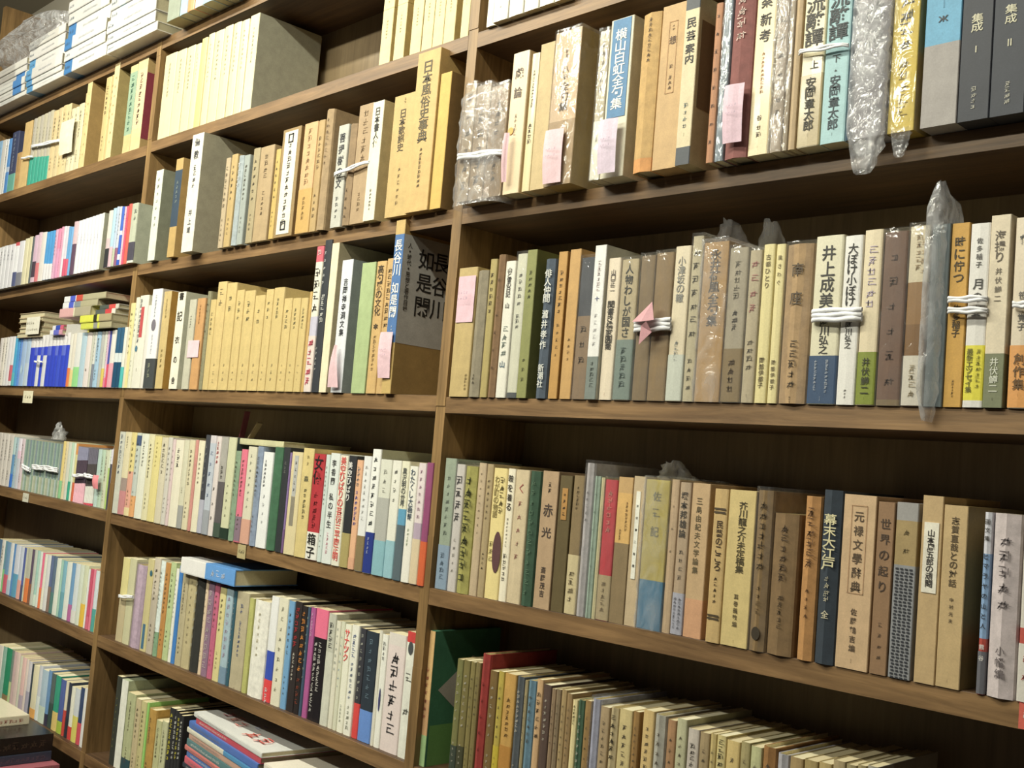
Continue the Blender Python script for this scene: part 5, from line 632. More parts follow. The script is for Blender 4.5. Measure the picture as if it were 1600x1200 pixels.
["b2r4",-0.0876,-0.0737,0.008,-0.5191,-0.3547,0.128,"pb",0,"e8e4da",0,[],[["*4",-0.3645,-0.393,"6c6c6c",0.6,0],["●",-0.4333,-0.4671,"3c3c6c",0.35,0]],"white book with a small dark blue figure, fifth row of middle bay",0],
["b2r4",-0.0723,-0.0311,0.008,-0.5191,-0.3493,0.128,"pb",0,"d8d0c8",0,[[-0.3663,"dcccc8"]],[["*6",-0.3728,-0.4961,"3c3a3c",0.9,0]],"black-and-white photo book by the right upright, fifth row of middle bay",0],
["b2r4",-0.0301,-0.0077,0.008,-0.5194,-0.341,0.128,"pb",0,"c8302c",0,[[-0.3564,"d8d8cc"]],[["●",-0.3547,-0.3739,"44484a",0.5,0],["*2",-0.3824,-0.4758,"6c6c64",0.6,0]],"last pale photo book against the right upright, fifth row of middle bay",0],
["b2r5",-0.9432,-0.9211,0.01,-0.757,-0.5814,0.128,"pb",0,"30342c",0,[],[["*8",-0.6182,-0.7266,"8c8c34",0.2,0]],"black book by the left upright, lowest row of middle bay",0],
["b2r5",-0.9193,-0.8916,0.01,-0.757,-0.5836,0.128,"case",0,"e0dccc","a0a888",[],[],"tall white book, lowest row of middle bay",0],
["b2r5",-0.8892,-0.8535,0.01,-0.757,-0.6028,0.128,"pb",0,"a8ac80",0,[[-0.7296,"2c4c54"]],[["*8",-0.6182,-0.6768,"5a5040",0.34,0],["*4",-0.7077,-0.7385,"5a5040",0.24,0]],"olive-tan book, just right of the tall white book, lowest row of middle bay",0],
["b2r5",-0.8512,-0.8286,0.01,-0.757,-0.6072,0.128,"pb",0,"b8a880",0,[],[["*6",-0.6222,-0.6836,"5a5040",0.34,0],["*4",-0.7091,-0.739,"5a5040",0.24,0]],"tan book, second right of the tall white book, lowest row of middle bay",0],
["b2r5",-0.8275,-0.8052,0.01,-0.757,-0.6075,0.128,"pb",0,"bcb47c",0,[],[["*8",-0.6225,-0.6927,"5a5040",0.34,0],["*4",-0.7092,-0.7391,"5a5040",0.24,0]],"tan book, just left of the thin bright green book, lowest row of middle bay",0],
["b2r5",-0.8035,-0.7953,0.01,-0.757,-0.6056,0.128,"pb",0,"8cc464",0,[],[],"thin bright green book, lowest row of middle bay",0],
["b2r5",-0.7936,-0.7627,0.01,-0.757,-0.6139,0.128,"hc",0,"ac8434",0,[],[["*9",-0.6282,-0.6783,"5a5040",0.34,0],["*4",-0.7112,-0.7398,"5a5040",0.24,0]],"mustard-brown book, lowest row of middle bay",0],
["b2r5",-0.7595,-0.7372,0.01,-0.757,-0.6286,0.128,"pb",0,"b0b080",0,[],[["*8",-0.6414,-0.6979,"5a5040",0.34,0],["*4",-0.7159,-0.7416,"5a5040",0.24,0]],"olive-tan book, just right of the mustard-brown book, lowest row of middle bay",0],
["b2r5",-0.7361,-0.7136,0.01,-0.757,-0.6252,0.128,"pb",0,"b4b48c",0,[],[["*8",-0.6416,-0.7022,"5c5c4c",0.3,0]],"olive-tan book, just left of the wide yellow-and-black magazine, lowest row of middle bay",0],
["b2r5",-0.711,-0.6914,0.01,-0.757,-0.5952,0.128,"pb",0,"28282a",0,[],[["*9",-0.6033,-0.691,"d8cc24",0.7,0]],"wide yellow-and-black magazine of the upright four, lowest row of middle bay",0],
["b2r5",-0.6904,-0.6792,0.01,-0.757,-0.5958,0.128,"pb",0,"28282a",0,[],[["*9",-0.6038,-0.6859,"d4d4cc",0.7,0]],"second yellow-and-black magazine of the upright four, lowest row of middle bay",0],
["b2r5",-0.6782,-0.6681,0.01,-0.757,-0.5982,0.128,"pb",0,"28282a",0,[],[["*9",-0.6061,-0.6829,"d8cc24",0.7,0]],"third yellow-and-black magazine of the upright four, lowest row of middle bay",0],
["b2r5",-0.6671,-0.6575,0.01,-0.757,-0.6007,0.128,"pb",0,"28282a",0,[],[["*9",-0.6086,-0.6802,"d4d4cc",0.7,0]],"last yellow-and-black magazine of the upright four, lowest row of middle bay",0],
["b1r1",-2.0185,-1.9882,0.004,0.5316,0.6915,0.128,"pb",0,"8cb8e0",0,[],[["*6",0.6755,0.6196,"5a5040",0.34,0],["*4",0.5828,0.5508,"5a5040",0.24,0]],"blue book, third left of the bright blue book, second row of left bay",0],
["b1r1",-1.9862,-1.9562,0.004,0.5316,0.6901,0.128,"pb",0,"e4e0dc",0,[],[],"white book, second left of the bright blue book, second row of left bay",0],
["b1r1",-1.9552,-1.9365,0.004,0.5317,0.6881,0.128,"pb",0,"e4e4e4",0,[],[["*9",0.6725,0.6036,"5a5040",0.34,0],["*4",0.5817,0.5504,"5a5040",0.24,0]],"white book, just left of the bright blue book, second row of left bay",0],
["b1r1",-1.9355,-1.9131,0.004,0.5317,0.6865,0.128,"pb",0,"4c90d8",0,[[0.6065,"b4c4dc"],[0.5921,"4c90d8"]],[],"bright blue book at the left end, second row of left bay",0],
["b1r1",-1.9111,-1.8632,0.004,0.5317,0.6999,0.128,"pb",0,"3c4468",0,[[0.5817,"6cb4a4"]],[["*9",0.6963,0.5888,"a8b0c4",0.8,0]],"dark blue patterned book with teal foot, second row of left bay",0],
["b1r1",-1.8594,-1.8257,0.004,0.5318,0.6348,0.128,"pb",0,"c49a5c",0,[],[["*8",0.6245,0.5822,"5a5040",0.34,0],["*4",0.5647,0.5441,"5a5040",0.24,0]],"short brown-tan book, second row of left bay",0],
["b1r1",-1.8229,-1.7706,0.004,0.5318,0.713,0.128,"case",0,"e0bc78",0,[],[],"smooth tan slipcase, second row of left bay",0],
["b1r1",-1.7634,-1.7419,0.004,0.5318,0.7133,0.128,"pb",0,"c0b8a8",0,[[0.6084,"3cb49c"]],[["*6",0.6932,0.6378,"8c8474",0.25,0]],"first of the six grey books with teal feet, second row of left bay",0],
["b1r1",-1.7401,-1.7188,0.004,0.5319,0.7138,0.128,"pb",0,"c8bfa4",0,[[0.6057,"3cb49c"]],[["*6",0.6893,0.6342,"8c8474",0.25,0]],"second of the six grey books with teal feet, second row of left bay",0],
["b1r1",-1.717,-1.6951,0.004,0.5319,0.7142,0.128,"pb",0,"c0b8a8",0,[[0.6031,"3cb49c"]],[["*6",0.6854,0.6307,"8c8474",0.25,0]],"third of the six grey books with teal feet, second row of left bay",0],
["b1r1",-1.6934,-1.6717,0.004,0.5319,0.7146,0.128,"pb",0,"c8bfa4",0,[[0.6003,"3cb49c"]],[["*6",0.6815,0.6271,"8c8474",0.25,0]],"fourth of the six grey books with teal feet, second row of left bay",0],
["b1r1",-1.67,-1.6528,0.004,0.5319,0.7149,0.128,"pb",0,"c0b8a8",0,[[0.5976,"3cb49c"]],[["*6",0.6776,0.6235,"8c8474",0.25,0]],"fifth of the six grey books with teal feet, second row of left bay",0],
["b1r1",-1.6511,-1.6308,0.004,0.5319,0.7159,0.128,"pb",0,"c8bfa4",0,[[0.5955,"3cb49c"]],[["*6",0.6745,0.6206,"8c8474",0.25,0]],"sixth of the six grey books with teal feet, second row of left bay",0],
["b1r1",-1.6282,-1.5973,0.004,0.532,0.7102,0.128,"pb",0,"e4ca94",0,[],[["*7",0.6924,0.6246,"5a5040",0.34,0],["*4",0.589,0.5534,"5a5040",0.24,0]],"cream book, just right of the sixth, second row of left bay",0],
["b1r1",-1.5957,-1.5693,0.004,0.532,0.7117,0.128,"pb",0,"e6cf9c",0,[],[["*6",0.6938,0.6309,"5a5040",0.34,0],["*4",0.5895,0.5536,"5a5040",0.24,0]],"cream book, second right of the sixth, second row of left bay",0],
["b1r1",-1.5677,-1.5417,0.004,0.532,0.7133,0.128,"pb",0,"e4cb92",0,[],[["*8",0.6952,0.61,"5a5040",0.34,0],["*4",0.59,0.5538,"5a5040",0.24,0]],"cream book, third right of the sixth, second row of left bay",0],
["b1r1",-1.5401,-1.5145,0.004,0.532,0.7123,0.128,"case",0,"e8d29c","c8ac70",[],[["*6",0.6943,0.615,"5a5040",0.34,0],["*4",0.5897,0.5537,"5a5040",0.24,0]],"cream slipcase, third left of the cream book, second row of left bay",0],
["b1r1",-1.5122,-1.4893,0.004,0.5321,0.6952,0.128,"pb",0,"ece0b8",0,[],[["*9",0.6789,0.6071,"5a5040",0.34,0],["*4",0.5843,0.5516,"5a5040",0.24,0]],"cream book, second left of the cream book, second row of left bay",0],
["b1r1",-1.4877,-1.4675,0.004,0.5321,0.695,0.128,"pb",0,"ece2bc",0,[],[["*8",0.6787,0.6022,"5a5040",0.34,0],["*4",0.5842,0.5516,"5a5040",0.24,0]],"cream book, just left of the cream book, second row of left bay",0],
["b1r1",-1.4659,-1.4352,0.004,0.5321,0.6988,0.128,"pb",0,"ece0b8","cfc49a",[],[["*8",0.6822,0.6138,"5a5040",0.34,0],["*4",0.5855,0.5521,"5a5040",0.24,0]],"cream book with a crumpled paper flag, second row of left bay",0],
["b1r1",-1.433,-1.4171,0.004,0.5321,0.7203,0.128,"pb",0,"e2c284",0,[],[["*7",0.7014,0.6356,"5a5040",0.34,0],["*4",0.5923,0.5547,"5a5040",0.24,0]],"cream book, just right of the cream book, second row of left bay",0],
["b1r1",-1.4156,-1.3901,0.0,0.5322,0.7418,0.128,"case",0,"ecd090","c29d58",[],[["*7",0.7259,0.5521,"b49a60",0.25,0]],"thick tan book with broad tan side, second row of left bay",0],
["b1r1",-1.3188,-1.2904,0.004,0.5323,0.7358,0.128,"pb",0,"e8ca88",0,[],[["*6",0.7154,0.6442,"5a5040",0.34,0],["*4",0.5974,0.5567,"5a5040",0.24,0]],"cream book, just right of the thick tan book, second row of left bay",0],
["b1r1",-1.289,-1.2639,0.004,0.5323,0.7366,0.128,"pb",0,"e6c686",0,[],[["*6",0.7182,0.6263,"b49a60",0.3,0]],"cream book, just left of the tall cream-tan slipcase, second row of left bay",0],
["b1r1",-1.2625,-1.2364,-0.002,0.5323,0.7553,0.128,"case",0,"efd69c","c8ae68",[],[["*8",0.7325,0.5597,"c0a870",0.25,0]],"tall cream-tan slipcase with tan side, second row of left bay",0],
["b1r1",-1.1881,-1.1513,0.004,0.5324,0.7366,0.128,"case",0,"e4c88c",0,[[0.7207,"9cb898"],[0.575,"e0c484"]],[["*9",0.7133,0.5824,"4c7c68",0.4,0]],"slipcase with a grey-green title panel, second row of left bay",0],
["b1r1",-1.1494,-1.1015,0.004,0.5324,0.7409,0.128,"case",0,"ebcf94","d0ac68",[[0.7188,"eccca0"],[0.5826,"ebcf94"]],[["*9",0.7114,0.5908,"5c4634",0.35,0]],"slipcase with dark red label wrapping its side, second row of left bay","redlabel"],
["b1r2",-1.8621,-1.8393,-0.016,0.2571,0.3714,0.128,"pb",0,"e8e6ec",0,[],[["*7",0.36,0.32,"5a5040",0.34,0],["*4",0.2937,0.2709,"5a5040",0.24,0]],"white book, fifth left of the white book, third row of left bay",0],
["b1r2",-1.8379,-1.8161,-0.016,0.2575,0.3719,0.128,"pb",0,"ecebf0",0,[],[["*6",0.3604,0.3204,"5a5040",0.34,0],["*4",0.2941,0.2712,"5a5040",0.24,0]],"white book, fourth left of the white book, third row of left bay",0],
["b1r2",-1.8147,-1.7905,-0.016,0.2579,0.3729,0.128,"pb",0,"ecebf0",0,[],[["*3",0.3625,0.3329,"8c8c9c",0.3,0]],"white book, third left of the white book, third row of left bay",0],
["b1r2",-1.7891,-1.7625,-0.016,0.2584,0.3726,0.128,"pb",0,"eae8ee",0,[],[["*3",0.3603,0.3309,"8c8c9c",0.3,0]],"white book, second left of the white book, third row of left bay",0],
["b1r2",-1.7612,-1.7337,-0.016,0.2588,0.3726,0.128,"pb",0,"eceaf0",0,[],[["*3",0.358,0.3288,"8c8c9c",0.3,0]],"white book, just left of the white book, third row of left bay",0],
["b1r2",-1.7324,-1.7065,-0.016,0.2593,0.3745,0.128,"pb",0,"d8545c",0,[[0.3653,"ecebf0"],[0.2964,"5c6490"]],[],"white book with red head and slate foot, third row of left bay",0],
["b1r2",-1.7052,-1.6696,-0.016,0.2598,0.3754,0.128,"pb",0,"eceaf2",0,[[0.2934,"8c8c98"]],[],"white book with grey foot band, third row of left bay",0],
["b1r2",-1.6671,-1.6409,-0.016,0.2603,0.3787,0.128,"pb",0,"ebe2bc",0,[],[],"off-white book, just right of the white book, third row of left bay",0],
["b1r2",-1.6396,-1.6186,-0.016,0.2606,0.381,0.128,"pb",0,"e6dcb4",0,[],[["*5",0.2912,0.2771,"6c6450",0.4,0]],"cream book, just left of the narrow dark grey book, third row of left bay",0],
["b1r2",-1.6174,-1.6052,-0.016,0.2609,0.3789,0.128,"pb",0,"5c6468",0,[],[["*6",0.3671,0.3258,"b8b0a0",0.34,0],["*4",0.2986,0.275,"b8b0a0",0.24,0]],"narrow dark grey book, third row of left bay",0],
["b1r2",-1.6034,-1.5798,-0.016,0.2613,0.3811,0.128,"pb",0,"d8b4cc",0,[[0.3144,"4c3c4c"],[0.2747,"e0c0d0"]],[],"pink-lilac book with dark band, third row of left bay",0],
["b1r2",-1.5786,-1.5582,-0.016,0.2616,0.3865,0.128,"pb",0,"dcbccc",0,[[0.3091,"e47c84"]],[],"pinkish white book, just right of the pink-lilac book, third row of left bay",0],
["b1r2",-1.5565,-1.5287,-0.016,0.2621,0.3844,0.128,"pb",0,"eee6e0",0,[],[],"white book, just left of the left, third row of left bay",0],
["b1r2",-1.5264,-1.5101,-0.016,0.2624,0.3825,0.128,"pb",0,"3c9ce0",0,[[0.3036,"ece8ec"]],[],"left of the three blue-and-white paperbacks, third row of left bay",0],
["b1r2",-1.5084,-1.4928,-0.016,0.2626,0.3826,0.128,"pb",0,"3c9ce0",0,[[0.3022,"ece8ec"]],[],"middle of the three blue-and-white paperbacks, third row of left bay",0],
["b1r2",-1.4911,-1.4739,-0.016,0.2629,0.3827,0.128,"pb",0,"3c9ce0",0,[[0.301,"ece8ec"]],[],"right of the three blue-and-white paperbacks, third row of left bay",0],
["b1r2",-1.4711,-1.4559,-0.016,0.2632,0.3835,0.128,"pb",0,"e0a8c8",0,[],[["*6",0.3715,0.3186,"5a5040",0.34,0],["*4",0.3017,0.2777,"5a5040",0.24,0]],"lilac book, just right of the right, third row of left bay",0],
["b1r2",-1.4542,-1.4374,-0.016,0.2635,0.3841,0.128,"pb",0,"f08cb4",0,[[0.3346,"e8a0c8"]],[],"rose pink paperback, third row of left bay",0],
["b1r2",-1.4357,-1.4229,-0.016,0.2638,0.3868,0.128,"pb",0,"f0a0c0",0,[],[["*9",0.3745,0.3277,"5a5040",0.34,0],["*4",0.3031,0.2785,"5a5040",0.24,0]],"lilac book, just right of the rose pink paperback, third row of left bay",0],
["b1r2",-1.4213,-1.4075,-0.016,0.264,0.3865,0.128,"pb",0,"e4e0ec",0,[],[],"white book, second right of the rose pink paperback, third row of left bay",0],
["b1r2",-1.4059,-1.3922,-0.016,0.2642,0.385,0.128,"pb",0,"dcd4e0",0,[[0.3062,"e4587c"]],[],"pale grey book, just left of the blue paperback, third row of left bay",0],
["b1r2",-1.3912,-1.3771,-0.016,0.2645,0.3824,0.128,"pb",0,"5ca4dc",0,[[0.305,"e8607c"]],[],"blue paperback with red foot, third row of left bay",0],
["b1r2",-1.376,-1.3642,-0.016,0.2647,0.3809,0.128,"pb",0,"74b4ec",0,[],[],"blue book, just right of the blue paperback, third row of left bay",0],
["b1r2",-1.3626,-1.3398,-0.016,0.2651,0.3917,0.128,"pb",0,"e4c4cc",0,[[0.3379,"6c5068"]],[],"pale pink paperback with dark lower half, third row of left bay",0],
["b1r2",-1.3376,-1.3198,-0.016,0.2654,0.3913,0.128,"pb",0,"f2f1f8",0,[],[["*4",0.3618,0.3357,"dcd8e8",0.3,0]],"white book, just right of the pale pink paperback, third row of left bay",0],
["b1r2",-1.3188,-1.3011,-0.016,0.2657,0.392,0.128,"pb",0,"f2f1f8",0,[],[["*4",0.3601,0.334,"dcd8e8",0.3,0]],"white book, second right of the pale pink paperback, third row of left bay",0],
["b1r2",-1.3001,-1.2826,-0.016,0.266,0.3926,0.128,"pb",0,"f2f1f8",0,[],[["*4",0.3583,0.3324,"dcd8e8",0.3,0]],"white book, third right of the pale pink paperback, third row of left bay",0],
["b1r2",-1.2816,-1.2643,-0.016,0.2663,0.3933,0.128,"pb",0,"f2f1f8",0,[],[["*4",0.3565,0.3308,"dcd8e8",0.3,0]],"white book, fourth right of the pale pink paperback, third row of left bay",0],
["b1r2",-1.2633,-1.2462,-0.016,0.2666,0.3939,0.128,"pb",0,"f2f1f8",0,[],[["*4",0.3548,0.3292,"dcd8e8",0.3,0]],"white book, fourth left of the cream paperback, third row of left bay",0],
["b1r2",-1.2452,-1.2283,-0.016,0.2668,0.3946,0.128,"pb",0,"f2f1f8",0,[],[["*4",0.3531,0.3276,"dcd8e8",0.3,0]],"white book, third left of the cream paperback, third row of left bay",0],
["b1r2",-1.2273,-1.2105,-0.016,0.2671,0.3952,0.128,"pb",0,"f2f1f8",0,[],[["*4",0.3514,0.3261,"dcd8e8",0.3,0]],"white book, second left of the cream paperback, third row of left bay",0],
["b1r2",-1.2086,-1.1959,-0.016,0.2674,0.3959,0.128,"case",0,"ecece4","b4b49c",[],[],"white slipcase, just left of the cream paperback, third row of left bay",0],
["b1r2",-1.1737,-1.1536,-0.016,0.268,0.3972,0.128,"pb",0,"ece4d8",0,[[0.3339,"e0c8cc"],[0.311,"3c3c40"]],[],"cream paperback with black foot, third row of left bay",0],
["b1r2",-1.1522,-1.1357,-0.016,0.2683,0.4002,0.128,"pb",0,"b8dcf0",0,[[0.3133,"e8c0cc"]],[],"sky-blue paperback with pink foot, third row of left bay",0],
["b1r2",-1.1348,-1.1226,-0.016,0.2685,0.402,0.128,"pb",0,"c4d4ec",0,[[0.3077,"c4ccb0"]],[["*6",0.3886,0.3419,"5a5040",0.34,0],["*4",0.3112,0.2845,"5a5040",0.24,0]],"bluish white book, just right of the sky-blue paperback, third row of left bay",0],
["b1r2",-1.1212,-1.1087,-0.016,0.2687,0.4008,0.128,"pb",0,"d4d8e4",0,[[0.3086,"a06488"]],[["*7",0.3876,0.3256,"5a5040",0.34,0],["*4",0.311,0.2846,"5a5040",0.24,0]],"white book, just left of the royal blue paperback, third row of left bay",0],
["b1r2",-1.1078,-1.0949,-0.016,0.269,0.3989,0.128,"pb",0,"2c64d4",0,[[0.3452,"ecf0f4"],[0.336,"2c60d0"],[0.2933,"e0e4f0"],[0.2811,"2c60d0"]],[],"royal blue paperback, third row of left bay",0],
["b1r2",-1.094,-1.0849,-0.016,0.2691,0.3978,0.128,"pb",0,"f0c0d0",0,[],[["*6",0.3849,0.3283,"5a5040",0.34,0],["*4",0.3103,0.2846,"5a5040",0.24,0]],"lilac book, just right of the royal blue paperback, third row of left bay",0],
["b1r2",-1.084,-1.0749,-0.016,0.2693,0.3977,0.128,"pb",0,"e4486c",0,[],[["*8",0.3848,0.3399,"5a5040",0.34,0],["*4",0.3104,0.2847,"5a5040",0.24,0]],"crimson paperback, third row of left bay",0],
["b1r2",-1.074,-1.0587,-0.016,0.2695,0.4012,0.128,"pb",0,"ec6454",0,[],[["*6",0.3814,0.3006,"f0b8a0",0.25,0]],"coral red paperback, third row of left bay",0],
["b1r2",-1.0573,-1.0276,-0.016,0.27,0.3997,0.128,"pb",0,"c4c8b0","c4c8b0",[[0.3152,"4c4858"],[0.2752,"dce0d0"]],[["*2",0.3896,0.3594,"8c9488",0.4,0.2]],"grey-cream book with dark band at the upright, third row of left bay",0],
["b1r3",-1.7949,-1.7737,-0.005,0.0034,0.128,0.128,"pb",0,"e4dcd8",0,[],[["*8",0.1155,0.0719,"5a5040",0.34,0],["*4",0.0432,0.0183,"5a5040",0.24,0]],"white book, fourth left of the white book, fourth row of left bay",0],
["b1r3",-1.7723,-1.7513,-0.005,0.0033,0.1287,0.128,"pb",0,"ece4d8",0,[],[["*8",0.1161,0.0648,"5a5040",0.34,0],["*4",0.0435,0.0184,"5a5040",0.24,0]],"white book, third left of the white book, fourth row of left bay",0],
["b1r3",-1.7499,-1.7333,-0.005,0.0033,0.1294,0.128,"pb",0,"e8e4e0",0,[],[["*8",0.1168,0.0575,"5a5040",0.34,0],["*4",0.0437,0.0185,"5a5040",0.24,0]],"white book, second left of the white book, fourth row of left bay",0],
["b1r3",-1.7313,-1.7101,-0.005,0.0033,0.1301,0.128,"pb",0,"ece8ec",0,[],[],"white book, just left of the white book, fourth row of left bay",0],
["b1r3",-1.7087,-1.6884,-0.005,0.0033,0.1303,0.128,"pb",0,"eceaee",0,[[0.0563,"dc6878"],[0.0155,"ecebec"]],[],"white book with a red lower label, fourth row of left bay",0],
["b1r3",-1.6864,-1.6696,-0.005,0.0033,0.1302,0.128,"pb",0,"3cacdc",0,[[0.0365,"5cc0c8"]],[],"first cyan-blue book, fourth row of left bay",0],
["b1r3",-1.6683,-1.6511,-0.005,0.0033,0.1298,0.128,"pb",0,"3c98e0",0,[],[],"second cyan-blue book, fourth row of left bay",0],
["b1r3",-1.6497,-1.6366,-0.005,0.0033,0.1305,0.128,"pb",0,"5c90e0",0,[],[["*8",0.1178,0.0656,"5a5040",0.34,0],["*4",0.044,0.0186,"5a5040",0.24,0]],"blue book, just right of the second cyan-blue book, fourth row of left bay",0],
["b1r3",-1.6346,-1.6067,-0.005,0.0033,0.1294,0.128,"pb",0,"e4a0b4",0,[[0.1216,"a8c4ec"]],[["●",0.0558,0.0339,"b4d0e4",0.6,0]],"pale blue book with pink head, fourth row of left bay",0],
["b1r3",-1.6048,-1.5798,-0.005,0.0033,0.1293,0.128,"pb",0,"b4cce8",0,[[0.0604,"c8d8e8"]],[],"pale blue book, just right of the pale blue book, fourth row of left bay",0],
["b1r3",-1.5772,-1.5514,-0.005,0.0033,0.1269,0.128,"pb",0,"ece8e8",0,[[0.0986,"2440d8"],[0.0794,"2444d8"]],[["*3",0.1226,0.1106,"b4b4c0",0.3,0]],"first blue-and-white paperback from the left, fourth row of left bay","blueset"],
["b1r3",-1.5495,-1.5314,-0.005,0.0032,0.1271,0.128,"pb",0,"ece8e8",0,[[0.0988,"5c70e0"],[0.079,"2444d8"]],[["*3",0.1219,0.11,"b4b4c0",0.3,0]],"second blue-and-white paperback from the left, fourth row of left bay","blueset"],
["b1r3",-1.5296,-1.5105,-0.005,0.0032,0.1276,0.128,"pb",0,"ece8e8",0,[[0.0991,"2440d8"],[0.0787,"e4e4e8"]],[["*3",0.1214,0.1095,"b4b4c0",0.3,0]],"third blue-and-white paperback from the left, fourth row of left bay","blueset"],
["b1r3",-1.5086,-1.4934,-0.005,0.0032,0.128,0.128,"pb",0,"ece8e8",0,[[0.0994,"5c70e0"],[0.0784,"2444d8"]],[["*3",0.1209,0.1091,"b4b4c0",0.3,0]],"fourth blue-and-white paperback from the left, fourth row of left bay","blueset"],
["b1r3",-1.4916,-1.4704,-0.005,0.0032,0.1284,0.128,"pb",0,"ece8e8",0,[[0.0998,"2440d8"],[0.0782,"e4e4e8"]],[["*3",0.1204,0.1087,"b4b4c0",0.3,0]],"fifth blue-and-white paperback from the left, fourth row of left bay","blueset"],
["b1r3",-1.4686,-1.4466,-0.005,0.0032,0.1288,0.128,"pb",0,"ece8e8",0,[[0.1,"5c70e0"],[0.0779,"2444d8"]],[["*3",0.1199,0.1082,"b4b4c0",0.3,0]],"sixth blue-and-white paperback from the left, fourth row of left bay","blueset"],
["b1r3",-1.4448,-1.4231,-0.005,0.0032,0.129,0.128,"pb",0,"ece8e8",0,[[0.1003,"2440d8"],[0.0776,"2444d8"]],[["*3",0.1193,0.1077,"b4b4c0",0.3,0]],"seventh blue-and-white paperback from the left, fourth row of left bay","blueset"],
["b1r3",-1.4213,-1.4045,-0.005,0.0032,0.1293,0.128,"pb",0,"ece8e8",0,[[0.1005,"5c70e0"],[0.0773,"2444d8"]],[["*3",0.1187,0.1072,"b4b4c0",0.3,0]],"eighth blue-and-white paperback from the left, fourth row of left bay","blueset"],
["b1r3",-1.4027,-1.3838,-0.005,0.0032,0.1297,0.128,"pb",0,"ece8e8",0,[[0.1008,"2440d8"],[0.077,"3050dc"]],[["*3",0.1182,0.1068,"b4b4c0",0.3,0]],"ninth blue-and-white paperback from the left, fourth row of left bay","blueset"],
["b1r3",-1.382,-1.3599,-0.005,0.0032,0.13,0.128,"pb",0,"ece8e8",0,[[0.1011,"5c70e0"],[0.0768,"2444d8"]],[["*3",0.1177,0.1063,"b4b4c0",0.3,0]],"tenth blue-and-white paperback from the left, fourth row of left bay","blueset"],
["b1r3",-1.3582,-1.3397,-0.005,0.0032,0.1303,0.128,"pb",0,"ece8e8",0,[[0.1013,"2440d8"],[0.0764,"2444d8"]],[["*3",0.1171,0.1058,"b4b4c0",0.3,0]],"eleventh blue-and-white paperback from the left, fourth row of left bay","blueset"],
["b1r3",-1.3369,-1.3219,-0.005,0.0031,0.1261,0.128,"pb",0,"e8e4d8",0,[[0.047,"f08040"]],[],"white paperback with orange foot, fourth row of left bay",0],
["b1r3",-1.3208,-1.3043,-0.005,0.0031,0.1274,0.128,"pb",0,"e8e0d0",0,[[0.0424,"f0d890"]],[],"off-white book with cream foot, just right of the white paperback, fourth row of left bay",0],
["b1r3",-1.3027,-1.2729,-0.005,0.0031,0.128,0.128,"pb",0,"e8e8e4",0,[[0.049,"9ce494"]],[],"white paperback with light green foot, fourth row of left bay",0],
["b1r3",-1.2713,-1.2447,-0.005,0.0031,0.1278,0.128,"pb",0,"b8d4e4",0,[],[],"bluish white book, just right of the white paperback, fourth row of left bay",0],
["b1r3",-1.2431,-1.2174,-0.005,0.0031,0.1274,0.128,"pb",0,"ece0dc",0,[],[["●",0.0454,0.0389,"8c7c7c",0.3,0]],"white book, second right of the white paperback, fourth row of left bay",0],
["b1r3",-1.2158,-1.2039,-0.005,0.0031,0.1271,0.128,"pb",0,"c8c8b8",0,[],[],"pale grey book, second left of the pale sky-blue paperback, fourth row of left bay",0],
["b1r3",-1.2029,-1.1916,-0.005,0.0031,0.1272,0.128,"pb",0,"dcdcd4",0,[[0.0549,"848c9c"]],[["*6",0.1147,0.0602,"5a5040",0.34,0],["*4",0.0428,0.018,"5a5040",0.24,0]],"pale grey book, just left of the pale sky-blue paperback, fourth row of left bay",0],
["b1r3",-1.1901,-1.1682,-0.005,0.0031,0.1276,0.128,"pb",0,"a8cce8",0,[],[["*7",0.1152,0.0604,"5a5040",0.34,0],["*4",0.0429,0.018,"5a5040",0.24,0]],"pale sky-blue paperback, fourth row of left bay",0],
["b1r3",-1.1667,-1.1511,-0.005,0.0031,0.1274,0.128,"pb",0,"b8b8b4",0,[],[],"pale grey book, just right of the pale sky-blue paperback, fourth row of left bay",0],
["b1r3",-1.1501,-1.1362,-0.005,0.0031,0.1273,0.128,"pb",0,"d4d4c8",0,[[0.045,"e4cc5c"]],[],"grey paperback with yellow foot, fourth row of left bay",0],
["b1r3",-1.1347,-1.1253,-0.005,0.003,0.1275,0.128,"pb",0,"dcb4d0",0,[[0.0248,"e87c9c"]],[["*9",0.1151,0.0603,"5a5040",0.34,0],["*4",0.0429,0.018,"5a5040",0.24,0]],"bluish white book, just right of the grey paperback, fourth row of left bay",0],
["b1r3",-1.1243,-1.1155,-0.005,0.003,0.1279,0.128,"pb",0,"3c48a8",0,[[0.0543,"e0486c"]],[],"thin indigo and red paperback, fourth row of left bay",0],
["b1r3",-1.114,-1.0921,-0.005,0.003,0.129,0.128,"pb",0,"ece8e0",0,[[0.0563,"f0a8b8"]],[],"white book, just right of the thin indigo and red paperback, fourth row of left bay",0],
["b1r3",-1.0897,-1.072,-0.005,0.003,0.1335,0.128,"pb",0,"1c5c84",0,[[0.0781,"dce4e4"],[0.0582,"1c5478"]],[],"left dark teal volume with white band, fourth row of left bay",0],
["b1r3",-1.0706,-1.0549,-0.005,0.003,0.1333,0.128,"pb",0,"1c5c84",0,[[0.0778,"dce4e4"],[0.0581,"1c5478"]],[],"right dark teal volume with white band, fourth row of left bay",0],
["b1r3",-1.053,-1.039,-0.005,0.003,0.1332,0.128,"pb",0,"ecece0",0,[[0.0476,"4cc4c4"]],[],"white paperback with turquoise foot, fourth row of left bay",0],
["b1r3",-1.0371,-1.025,-0.005,0.003,0.1335,0.128,"pb",0,"e8dcc0",0,[],[],"off-white book, just right of the white paperback, fourth row of left bay",0],
